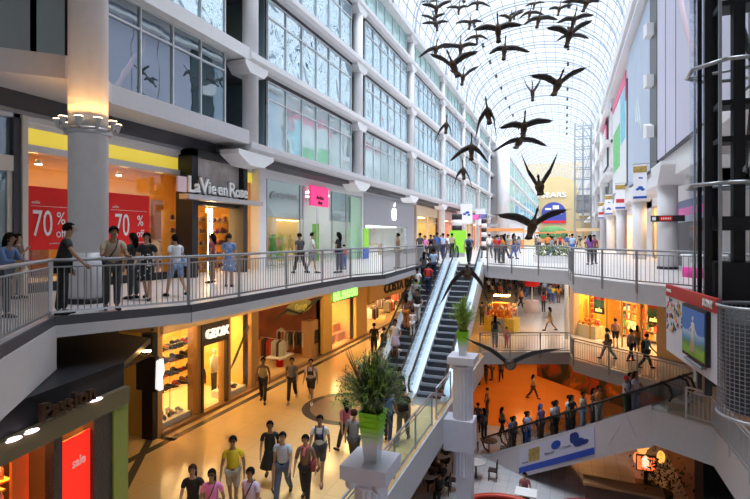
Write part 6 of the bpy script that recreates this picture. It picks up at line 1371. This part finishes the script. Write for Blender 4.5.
def legs_mesh(p, kind):
    J = fk(p); N = {'p': (J['p'], (.152, .125))}; E = []
    for a in 'lr':
        k = J[a+'k']; an = J[a+'a']
        N[a+'h'] = (J[a+'h'], .108); E.append(('p', a+'h'))
        if kind == 'shorts': N[a+'k'] = (J[a+'h'].lerp(k, .9), .088); E.append((a+'h', a+'k'))
        else: N[a+'k'] = (k, .080); N[a+'a'] = (k.lerp(an, .95), .066); E += [(a+'h', a+'k'), (a+'k', a+'a')]
    return skin(('legs', p, kind), N, E)
def skirt_mesh(p, dress):
    J = fk(p)
    def f(mb):
        c = J['p']; fl = .17+.1*abs(sin(radians(POSES[p][0])))
        mb.lathe([(fl+.05, -.42), (fl+.02, -.3), (.165, -.08), (.13, .08)]+([(.125, .14), (.15, .28), (.155, .34), (.09, .44)] if dress else []), tuple(c), 16, ey=.85)
    return mesh_of(('skirt', p, dress), f)
def shoe_one(p, a):
    J = fk(p)
    def f(mb):
        A, T = J[a+'a'], J[a+'t']; mb.tube([A+Vector((0, -.06, -.035)), A+Vector((0, .02, -.02)), T+Vector((0, -.03, -.01)), T+Vector((0, .05, -.015))], [.035, .05, .043, .02], 8)
    return mesh_of(('shoe', p, a), f)
def hair_mesh(p, kind):
    J = fk(p); h = J['h']
    def f(mb):
        n, k = 14, 9; R_ = (.096, .116, .108) if kind != 'full' else (.105, .118, .115); c = h+Vector((0, -.012, .022)); idx = {}; 
        for i in range(k+1):
            for j in range(n):
                a = pi*i/k; b_ = 2*pi*j/n; idx[i, j] = len(mb.v); mb.v.append((c.x+R_[0]*sin(a)*cos(b_), c.y+R_[1]*sin(a)*sin(b_), c.z-R_[2]*cos(a)))
        for i in range(k):
            for j in range(n):
                q = [idx[i, j], idx[i, (j+1) % n], idx[i+1, (j+1) % n], idx[i+1, j]]; cy_ = sum(mb.v[v][1] for v in q)/4-c.y; cz_ = sum(mb.v[v][2] for v in q)/4-c.z
                if cy_ > .025 and cz_ < .045: continue
                if kind == 'short' and cz_ < -.05: continue
                mb.f.append(tuple(q)); mb.m.append(0); mb.sm.append(True)
        if kind == 'long': mb.tube([h+Vector((0, -.06, .03)), h+Vector((0, -.085, -.08)), h+Vector((0, -.095, -.20)), h+Vector((0, -.09, -.30))], [.08, .085, .075, .04], 10)
        if kind == 'tail': mb.tube([h+Vector((0, -.09, .04)), h+Vector((0, -.15, 0)), h+Vector((0, -.14, -.14))], [.03, .035, .015], 8)
        if kind == 'cap': mb.slabpoly([h+Vector((.06, .07, .05)), h+Vector((.04, .15, .045)), h+Vector((-.04, .15, .045)), h+Vector((-.06, .07, .05))], (0, 0, .012))
    return mesh_of(('hair', p, kind), f)
SK = [(.55, .33, .22), (.36, .20, .12), (.16, .085, .05), (.62, .42, .30)]
skm = [mat('skin_%d' % i, c_, .55) for i, c_ in enumerate(SK)]
CM = {}
def cmat(c_):
    if c_ not in CM: CM[c_] = mat('cloth_%02d' % len(CM), c_, .8, var=.15, vs=30)
    return CM[c_]
def part(nm, me, parent, m, m2=None):
    o = bpy.data.objects.new(nm, me); C.objects.link(o); o.parent = parent
    o.material_slots[0].link = 'OBJECT'; o.material_slots[0].material = m
    return o
hairm = {'k': mat('hair_black', (.010, .008, .007), .9, spec=.1), 'b': mat('hair_brown', (.045, .022, .012), .9, spec=.1), 'g': mat('hair_grey', (.35, .33, .3), .6), 'y': mat('hair_blond', (.5, .36, .15), .5), 'r': redm, 'w': white, 'n': mat('cap_blue', (.03, .06, .3), .6)}
BK, WH, GY, DG, NV, BL, LB, RD, PK, YL, GN, BR_, KH, OR, LL, TL = (.02, .02, .022), (.82, .82, .84), (.30, .31, .34), (.07, .07, .08), (.03, .04, .10), (.06, .13, .40), (.40, .55, .78), (.60, .04, .04), (.85, .25, .55), (.85, .68, .03), (.08, .30, .10), (.22, .11, .07), (.48, .38, .26), (.80, .25, .04), (.72, .62, .80), (.10, .35, .38)
def person(label, x, y, z, face, h, pose, top, bot, kind='trousers', sl=0, hair='short', hc='k', sk=1, shoes=BK, fine=False, extra=(), group=None, bulk=1.0):
    t = thing('person', label, 'person', (x, y, z), radians(face), group); t.scale = (h/1.75,)*3
    o = part('body', body_mesh(pose, fine), t, skm[sk])
    if kind == 'dress': part('dress', skirt_mesh(pose, True), t, cmat(top)); part('bodice', shirt_mesh(pose, 0, .92), t, cmat(top))
    else:
        part('shirt', shirt_mesh(pose, sl, bulk), t, cmat(top))
        if kind == 'skirt': part('skirt', skirt_mesh(pose, False), t, cmat(bot))
        else: part('shorts' if kind == 'shorts' else 'trousers', legs_mesh(pose, kind), t, cmat(bot))
    part('shoe', shoe_one(pose, 'l'), t, cmat(shoes)); part('shoe', shoe_one(pose, 'r'), t, cmat(shoes)); part('hair' if hair != 'cap' else 'cap', hair_mesh(pose, hair), t, hairm[hc])
    J = fk(pose)
    for e in extra:
        b = MB()
        if e[0] == 'backpack': c = J['c']+Vector((0, -.17, -.05)); b.ball(c, .14, .09, .2, 10, 7); nm = 'backpack'
        elif e[0] == 'straps':
            for s_ in (-1, 1): b.tube([J['c']+Vector((s_*.1, .115, -.14)), J['c']+Vector((s_*.1, .125, .04)), J['s']+Vector((s_*.1, .04, .055)), J['c']+Vector((s_*.1, -.12, 0))], .02, 6)
            nm = 'backpack_straps'
        elif e[0] == 'sling': b.tube([J['s']+Vector((-.09, .03, .06)), J['c']+Vector((-.02, .145, 0)), J['p']+Vector((.13, .11, .06)), J['p']+Vector((.17, 0, 0)), J['c']+Vector((.0, -.14, 0)), J['s']+Vector((-.09, -.02, .06))], .013, 6); nm = 'shoulder_strap'
        elif e[0] == 'bag': c = J['p']+Vector((e[2]*.22, .02, .06)); b.box(c.x-.05, c.x+.05, c.y-.15, c.y+.15, c.z-.13, c.z+.12); b.tube([c+Vector((0, -.12, .1)), J['s']+Vector((e[2]*.12, 0, .04)), c+Vector((0, .12, .1))], .01, 6); nm = 'shoulder_bag'
        elif e[0] == 'carry': c = J['Rx' if e[2] > 0 else 'Lx']+Vector((0, 0, -.22)); b.box(c.x-.05, c.x+.05, c.y-.14, c.y+.14, c.z-.14, c.z+.14); b.tube([c+Vector((0, -.08, .14)), c+Vector((0, 0, .23)), c+Vector((0, .08, .14))], .008, 5); nm = 'carrier_bag'
        elif e[0] == 'scarf': b.tube([J['n']+Vector((.07*cos(a_), .07*sin(a_)+.01, -.03-.03*sin(a_))) for a_ in [i*pi/6 for i in range(13)]], .028, 7); b.tube([J['s']+Vector((0, .08, .02)), J['c']+Vector((.02, .14, .0))], [.03, .04], 7); nm = 'scarf'
        elif e[0] == 'stripes':
            for q in range(5): zc_ = J['w'].lerp(J['c'], q/3.2); b.lathe([(.152, -.006), (.153, .006)], tuple(zc_), 20, ey=.83, cap=False)
            nm = 'stripes'
        elif e[0] == 'dots':
            for q in range(46): a_ = R.uniform(0, 6.28); f_ = R.random(); c = J['p'].lerp(J['c'], f_*1.1-.1) if kind != 'dress' else Vector((0, 0, J['p'].z-.36+f_*.7)); rr_ = (.155 if kind != 'dress' or f_ > .45 else .24-.1*f_); b.ball(c+Vector((rr_*cos(a_), rr_*.84*sin(a_), R.uniform(-.03, .03))), .022, .022, .02, 5, 4)
            nm = 'print_dots'
        elif e[0] == 'glasses': b.ball(J['h']+Vector((-.032, .088, .012)), .024, .008, .018, 8, 4); b.ball(J['h']+Vector((.032, .088, .012)), .024, .008, .018, 8, 4); nm = 'sunglasses'
        elif e[0] == 'print': b.box(-.08, .08, J['c'].y+.10, J['c'].y+.125, J['c'].z-.12, J['c'].z+.02); nm = 'chest_print'
        elif e[0] == 'belt': b.lathe([(.152, -.02), (.152, .02)], tuple(J['p']+Vector((0, 0, .05))), 18, ey=.82, cap=False); nm = 'belt'
        b.build(nm, cmat(e[1]), t, smooth=True)
    return t
def at_head(px, hy, h, z):
    d = F*(EYE-z-h)/(hy-HZ); return pt(px, d)[:2]
CAMF = 180+math.degrees(TH)
# --- upper left walkway
def P3(px, fy): return G(px, fy, 0)[:2]
person('woman in a blue denim jacket at the left edge, leaning on the upper railing', *P3(2, 319), 0, -70, 1.60, 'lean', (.10, .16, .32), DG, sl=2, hair='long', sk=1, fine=True)
person('woman in a brown top with a hand at her face behind the denim jacket', *P3(17, 299), 0, -60, 1.58, 'phone', (.20, .13, .10), KH, 'shorts', sl=1, hair='long', hc='b', sk=0, fine=True)
person('man in black seen from behind, resting one arm on the upper railing', *P3(63, 315), 0, -35, 1.78, 'rest', BK, BK, sl=0, sk=1, fine=True, bulk=1.12)
person('man in a beige shirt with a dark strap leaning on the upper railing', *P3(112, 310.5), 0, -120, 1.74, 'lean', (.50, .40, .30), DG, sl=0, sk=1, fine=True, extra=[('sling', BK)])
person('woman in a black top just behind the patterned dress on the upper walkway', *P3(133, 299), 0, 100, 1.60, 'stand', BK, DG, hair='long', sk=1, fine=True)
person('woman in a black and white patterned dress on the upper walkway', *P3(147, 300), 0, -150, 1.62, 'stroll', BK, BK, 'dress', hair='long', sk=0, fine=True, extra=[('dots', WH)])
person('woman in a white top and denim shorts walking on the upper walkway', *P3(176, 297), 0, 70, 1.63, 'walk', (.75, .76, .80), (.25, .35, .55), 'shorts', hair='tail', sk=0, fine=True, extra=[('bag', LB, 1)])
person('woman in a blue and white patterned dress by the black portal', *P3(229, 287), 0, 30, 1.60, 'stand', (.20, .30, .55), BL, 'dress', hair='short', hc='b', sk=0, fine=True, extra=[('dots', WH)])
person('person in a maroon top near the portal on the upper walkway', *P3(212, 283), 0, 120, 1.62, 'stand', (.3, .06, .08), BR_, hair='long', sk=1)
person('man in a dark grey shirt and black trousers before the pale shopfront', *P3(300, 273.5), 0, 60, 1.72, 'walk', DG, BK, sl=0, sk=1)
person('person in a white shirt and grey shorts before the pale shopfront', *P3(312, 273.5), 0, -60, 1.70, 'stroll', WH, GY, 'shorts', sk=0)
person('man in black looking at the green display in the upper shop', *P3(339, 273), 0, 90, 1.70, 'phone', BK, NV, hair='long', sk=0, extra=[('bag', KH, 1)])
person('small child in red before the pale shopfront', *P3(344, 269.5), 0, 60, 1.15, 'stand', RD, BL, sk=0)
person('person in brown standing before the grey metal front', *P3(398, 268.5), 0, 90, 1.68, 'stand', (.35, .2, .12), KH, sk=1)
for i, (px, fy, c_, b_) in enumerate([(420, 262, DG, BK), (425, 261, PK, NV), (431, 260, BK, BK), (437, 260.5, BL, DG), (443, 259, LB, NV), (448, 258, WH, DG), (452, 257, KH, BK), (434, 256, RD, DG), (441, 255, WH, NV)]):
    person(['dark', 'pink', 'black', 'blue', 'light blue', 'white', 'khaki', 'red', 'far white'][i]+' clothed shopper in the knot of people by the escalator head', *P3(px, fy), 0, R.choice([0, 180, 90]), R.uniform(1.6, 1.8), R.choice(['stand', 'stroll', 'walk']), c_, b_, sk=R.randrange(3))
person('man in a grey blue shirt walking off the top of the right escalator', *pt(469, 26.8)[:2], 0, 0, 1.76, 'walk', (.22, .28, .38), BK, sk=0, extra=[('backpack', NV)])
# --- lower concourse in the foreground
def H2(px, hy, h): return at_head(px, hy, h, Z2)+(Z2,)
person('man in a bright yellow shirt and khaki shorts on the lower concourse', *H2(233, 435, 1.72), CAMF+8, 1.72, 'stroll', YL, (.45, .40, .34), 'shorts', sk=1, fine=True, hair='short', extra=[('belt', BR_), ('glasses', BK)])
person('woman in a black top and skirt with a black bag, walking behind the striped shirt', *H2(270, 418, 1.70), CAMF+10, 1.70, 'walk', BK, BK, 'skirt', sl=0, sk=1, fine=True, hair='tail', extra=[('bag', BK, -1)])
person('man in a light blue striped shirt and jeans holding a hand', *H2(283, 429, 1.72), CAMF-5, 1.72, 'walk2', (.55, .66, .82), (.10, .14, .22), sk=0, fine=True, extra=[('belt', BK), ('stripes', WH)])
person('woman in a brown top with a pink scarf and black trousers', *H2(305.5, 434, 1.62), CAMF-5, 1.62, 'stroll', (.24, .14, .10), BK, sl=1, hair='full', sk=0, fine=True, extra=[('scarf', (.75, .2, .25)), ('bag', (.3, .04, .05), -1)])
person('young man in a white tee shirt with backpack straps and dark shorts', *H2(320, 412, 1.76), CAMF-3, 1.76, 'walk', WH, DG, 'shorts', sk=1, fine=True, shoes=BR_, extra=[('straps', NV), ('backpack', NV), ('print', NV)])
person('woman in a pink top with a dark strap at the bottom of the picture', *H2(212, 468, 1.60), CAMF+4, 1.60, 'stroll', PK, DG, hair='long', sk=1, fine=True, extra=[('sling', DG), ('glasses', BK)])
person('woman with long dark hair in a black dress at the bottom left', *H2(193, 461, 1.62), CAMF+6, 1.62, 'walk', BK, BK, 'dress', hair='long', hc='b', sk=0, fine=True)
person('person in a lilac shirt with a black shoulder strap at the bottom centre', *H2(251, 466, 1.62), CAMF-20, 1.62, 'bag', (.74, .62, .84), DG, sk=1, fine=True, extra=[('sling', BK)])
person('man in an olive vest and black trousers by the clothes shop', *H2(263, 357, 1.74), CAMF+4, 1.74, 'stroll', (.38, .30, .16), BK, sl=-1, sk=2, fine=True, extra=[('bag', BR_, 1)])
person('man in a dark grey tee shirt and black trousers, middle of three walkers', *H2(292, 356, 1.74), CAMF, 1.74, 'walk2', (.15, .14, .17), BK, sk=1, fine=True, shoes=WH)
person('man in a pale tee shirt and black shorts, right of three walkers', *H2(311, 357, 1.72), CAMF-4, 1.72, 'walk', (.6, .5, .6), BK, 'shorts', sk=1, fine=True, shoes=WH, extra=[('straps', BK), ('print', BK)])
person('woman with a pink shawl in dark trousers beside the tall fern', *H2(346, 397, 1.64), 60, 1.64, 'walk', (.45, .12, .15), BK, sl=1, hair='long', sk=0, fine=True)
person('person in a grey tee shirt half hidden by the tall fern', *H2(354, 409, 1.70), 0, 1.70, 'stroll', (.30, .31, .35), DG, sk=0, hair='short', hc='b')
person('man in black standing before the clothes shop under the golden fascia', *H2(374, 323, 1.76), 20, 1.76, 'stand', BK, BK, sk=2)
person('dark clothed shopper right of the man in black by the golden fascia', *H2(384, 327, 1.66), 60, 1.66, 'stroll', (.05, .08, .06), DG, sk=1)
person('person in a white tee shirt stepping on to the left escalator', *H2(397, 342, 1.66), 0, 1.66, 'stroll', WH, NV, sk=1, extra=[('backpack', BR_)])
person('person in an olive shirt bending beside the left escalator foot', *H2(381, 352, 1.68), 20, 1.68, 'lean', (.3, .32, .2), BL, sk=0, hc='g')
person('person in black with an orange bag near the escalator foot', *H2(399, 367, 1.66), 0, 1.66, 'stand', BK, BK, sk=1, extra=[('carry', OR, 1)])
person('big man in black with a backpack walking towards the escalators', *H2(403, 384, 1.78), 5, 1.78, 'walk2', BK, (.12, .13, .10), sk=1, fine=True, bulk=1.25, shoes=GY, extra=[('backpack', BK)])
person('person in a blue top behind the tall fern carrying a blue bag', *H2(388, 388, 1.66), 10, 1.66, 'stroll', (.1, .2, .4), NV, sk=1, extra=[('carry', (.1, .35, .8), -1)])
# --- riders on the left escalator
def ride(E, frac, side, **k):
    t, zz, rot, B, L, f0 = E; s_ = round(frac*L/(L/ int(round(L/.4)))-.5)*(L/int(round(L/.4)))+.2
    c = Vector((cos(rot), sin(rot), 0)); n = Vector((-c.y, c.x, 0)); p = B+c*s_+n*side; z0 = t.location.z+zz(s_)+.005
    return (p.x, p.y, z0)
def rp(E, frac, side): return ride(E, frac, side)
fdir = 0
for i, (fr, sd, top, bot, kd, hr, lab) in enumerate([
 (.20, .22, WH, LL, 'skirt', 'full', 'woman in a white top and lilac skirt low on the left escalator'), (.36, -.2, (.8, .75, .85), WH, 'trousers', 'short', 'small rider in pale clothes beside the woman in the lilac skirt'),
 (.42, .2, BR_, OR, 'trousers', 'long', 'rider in brown and orange halfway up the left escalator'), (.46, -.22, BK, WH, 'trousers', 'full', 'woman in a black tee shirt and white trousers on the left escalator'),
 (.57, .1, GY, DG, 'trousers', 'short', 'rider in grey above the white trousers on the left escalator'), (.64, .25, WH, GN, 'trousers', 'short', 'rider in white and green high on the left escalator'),
 (.70, -.22, RD, NV, 'trousers', 'short', 'rider in a red tee shirt high on the left escalator'), (.78, .22, DG, BK, 'trousers', 'long', 'dark rider behind the red tee shirt'),
 (.85, -.2, LB, NV, 'trousers', 'short', 'rider in a light blue shirt near the top of the left escalator'), (.93, .15, BK, BK, 'trousers', 'cap', 'rider in black leaving the left escalator')]):
    x, y, z = rp(ESC_L, fr, sd); person(lab, x, y, z, 180 if i in (0, 3) else fdir, R.uniform(1.6, 1.75) if i != 1 else 1.25, ('ride', 'ride2', 'stand')[i % 3], top, bot, kd, hair=hr, sk=(1, 0, 2)[i % 3], fine=i < 4)
# --- riders on the near lower escalator
rot = math.degrees(ESC_A[2])-90
for i, (fr, sd, top, bot, lab) in enumerate([
 (.06, .1, BL, DG, 'rider in deep blue at the foot of the lower escalator'), (.12, -.2, DG, BK, 'dark rider second from the foot of the lower escalator'), (.17, .22, RD, NV, 'rider in a dark red top low on the lower escalator'), (.22, -.15, LB, BL, 'rider in a pale blue shirt low on the lower escalator'),
 (.27, .2, OR, DG, 'rider in a rust top low on the lower escalator'), (.33, -.2, (.15, .08, .2), DG, 'rider in purple and red on the lower escalator'), (.38, .15, WH, DG, 'rider in a white top on the lower escalator, left of the advert middle'), (.43, -.2, GY, BK, 'grey rider on the lower escalator'),
 (.48, .2, WH, NV, 'second white topped rider in the middle of the lower escalator'), (.52, -.2, BK, BK, 'black topped rider in the middle of the lower escalator'), (.585, .0, (.55, .55, .5), LB, 'rider in pale clothes left of the orange shirt'), (.63, .2, BR_, DG, 'brown rider just left of the orange shirt'),
 (.69, -.1, OR, (.6, .55, .5), 'rider in an orange tee shirt high on the lower escalator'), (.80, -.15, WH, (.12, .2, .12), 'rider in white with a red cap near the top of the lower escalator'), (.845, .2, BL, NV, 'taller rider in blue behind the red cap'), (.87, -.2, LL, (.25, .3, .5), 'rider in lilac and jeans near the top of the lower escalator')]):
    x, y, z = rp(ESC_A, fr, sd); person(lab, x, y, z, rot, R.uniform(1.62, 1.78), ('ride', 'ride2', 'stand')[i % 3], top, bot, hair='cap' if i == 13 else ('short', 'long')[i % 2], hc='r' if i == 13 else ('n' if i == 5 else 'k'), sk=(1, 2, 0)[i % 3])
# --- food court
for i, (px, fy, top, bot, ps, f_, lab) in enumerate([(533, 399, (.5, .48, .4), DG, 'walk', -90, 'woman in a pale top walking across the orange floor'), (478, 432, (.12, .1, .12), BK, 'stand', 0, 'dark standing figure right of the second pedestal'), (484, 440, DG, BK, 'stand', 40, 'second dark figure right of the second pedestal'), (487, 415, BR_, DG, 'stand', 90, 'figure in brown waiting at the dark counter of the court'), (502, 436, BR_, BK, 'stroll', -60, 'figure in brown approaching the foot of the lower escalator'),
  (479, 385, BK, BK, 'stand', 90, 'dark figure at the far left of the orange floor'), (486, 383, BK, DG, 'walk', 0, 'second dark figure on the far orange floor'), (492, 380, (.4, .2, .1), DG, 'stand', 120, 'figure in tan under the middle bridge'), (501, 381, DG, BK, 'walk2', 180, 'dark figure left of the lowest goose')]):
    x, y, _ = G(px, fy, Z1); person(lab, x, y, Z1, f_, R.uniform(1.62, 1.76), ps, top, bot, sk=i % 3, hair=('long', 'short')[i % 2])
person('guest in a dark red top seated at the small white table', TBL[0]-.1, TBL[1]+.62, Z1-.02, 190, 1.7, 'sit', (.35, .1, .1), DG, sk=1)
b = MB(); b.box(-.22, .22, -.2, .2, .42, .46); t = thing('cafe_chair', 'small chair under the guest in dark red', 'chair', (TBL[0]-.1, TBL[1]+.68, Z1)); b.build('seat', darkm, t)
for sx in (-.18, .18):
    for sy in (-.16, .16): b = MB(); b.box(sx-.015, sx+.015, sy-.015, sy+.015, 0, .42); b.build('leg', darkm, t)
for i, (px, py) in enumerate([(434, 465), (444, 478), (430, 480), (446, 460), (440, 490)]):
    x, y, _ = G(px, py, Z1+.5); person('dark clothed guest seated in the dim court below the deck', x, y, Z1-.02, R.uniform(0, 360), 1.7, 'sit', DG, BK, sk=1, group='seated guests of the dim court')
# --- middle floor
for i, (px, fy, h, top, bot, kd, ps, f_, lab, ex) in enumerate([
 (495, 347, 1.78, NV, (.12, .18, .35), 'trousers', 'rest', 0, 'man in a navy shirt and jeans standing behind the bridge railing', ()), (506.5, 348, 1.2, PK, (.5, .1, .3), 'trousers', 'stand', 0, 'child in pink beside the man in jeans', ()),
 (550, 331, 1.68, (.12, .13, .1), KH, 'shorts', 'walk', 80, 'woman in a dark top and khaki shorts alone on the pale floor', ()), (482, 325, 1.65, BK, BK, 'trousers', 'stand', 30, 'dark figure left of the glowing kiosk', ()), (488, 325, 1.6, (.1, .1, .12), RD, 'trousers', 'stand', -60, 'figure in black and red left of the glowing kiosk', ()),
 (543.5, 312, 1.65, RD, DG, 'trousers', 'stand', 0, 'person in a bright red top by the domed counter', ()), (553, 303, 1.7, YL, BL, 'trousers', 'stroll', 180, 'person in a yellow top in the far crowd', ()), (549, 303, 1.7, BL, NV, 'trousers', 'walk', 180, 'person in blue beside the yellow top', ()), (558.5, 303, 1.7, OR, BR_, 'trousers', 'stroll', 0, 'person in orange near the slim white post', ())]):
    x, y, _ = G(px, fy, Z2); person(lab, x, y, Z2, f_, h, ps, top, bot, kd, sk=(1, 0, 2)[i % 3], hair=('short', 'long')[(i+1) % 2], extra=ex)
for i, (px, fy, h, top, bot, kd, ps, f_, lab, ex, hr) in enumerate([
 (607.5, 359.5, 1.68, (.12, .16, .12), (.25, .28, .32), 'trousers', 'walk', 60, 'woman with a dark bag walking before the orange lit shop', [('bag', BK, 1)], 'tail'), (615.5, 348, 1.68, (.75, .4, .38), BK, 'shorts', 'stand', 10, 'person in a pink shirt and black shorts facing the orange lit shop', (), 'short'),
 (631, 361.5, 1.66, (.4, .38, .4), NV, 'trousers', 'stroll', -60, 'person in a striped top before the orange lit shop', [('stripes', BK)], 'short'), (646, 369, 1.76, (.15, .3, .4), DG, 'trousers', 'walk', -70, 'man with a big black backpack before the right sale board', [('backpack', BK)], 'short'), (637, 353, 1.5, (.5, .2, .1), DG, 'trousers', 'stand', 0, 'smaller figure inside the doorway of the orange lit shop', (), 'long')]):
    x, y, _ = G(px, fy, Z2); person(lab, x, y, Z2, f_, h, ps, top, bot, kd, sk=(1, 0, 1)[i % 3], hair=hr, extra=ex, fine=True)
pal = [BK, DG, WH, GY, NV, BL, RD, BR_, KH, OR, LB, PK, GN, BK, DG]
rp_ = random.Random(11)
n = 0
while n < 78:
    px = rp_.uniform(487, 574); fy = 283.5+24*rp_.random()**2; 
    if 488 < px < 520 and fy > 303 or 527 < px < 540 and fy > 300: continue
    if fy > 300 and px > 540: continue
    x, y, _ = G(px, fy, Z2); n += 1
    person('shopper in the dense crowd at the back of the middle floor', x, y, Z2, rp_.uniform(0, 360), rp_.uniform(1.55, 1.8), rp_.choice(['stand', 'stroll', 'walk', 'walk2']), rp_.choice(pal), rp_.choice([BK, DG, NV, KH, BL]), rp_.choice(['trousers', 'trousers', 'shorts']), sk=rp_.randrange(4), hair=rp_.choice(['short', 'long']), group='dense crowd of the middle floor')
# --- upper floor beyond the bridge
n = 0
while n < 44:
    px = rp_.uniform(478, 600); d = 30+70*rp_.random()**1.3
    x, y, _ = pt(px, d)
    if x < -9.3 or x > 4.0 or 535 < px < 570 and d < 32 or abs(y-79) < 2 and x > .8: continue
    if any(abs(pt(a_, b_)[0]-x) < c_/2+.5 and abs(pt(a_, b_)[1]-y) < 1.7 for a_, b_, c_ in ((505, 70, 5), (520, 90, 5), (588, 70, 3), (571, 100, 6))): continue
    n += 1
    person('shopper far down the upper floor of the hall', x, y, 0, rp_.uniform(0, 360), rp_.uniform(1.55, 1.8), rp_.choice(['stand', 'stroll', 'walk', 'walk2']), rp_.choice(pal), rp_.choice([BK, DG, NV, KH, BL]), sk=rp_.randrange(4), hair=rp_.choice(['short', 'long']), group='far shoppers of the upper floor')
for i, (px, d, c_) in enumerate([(497, 29.0, RD), (503, 28.6, OR), (501, 30, RD), (590, 27, (.25, .1, .4)), (594, 28, (.3, .05, .1))]):
    x, y, _ = pt(px, d); person(['shopper in red at the left end of the upper bridge', 'shopper in orange next to the red one on the upper bridge', 'second shopper in red behind the upper bridge railing', 'shopper in purple at the upper right balcony', 'shopper in maroon beside the purple one on the upper right'][i], x, y, 0, (0, 90, 180, 20, 200)[i], 1.62, 'stand', c_, DG, sk=i % 3, hair=('short', 'long')[i % 2])
for m in bpy.data.meshes:
    if m.users == 0: bpy.data.meshes.remove(m)
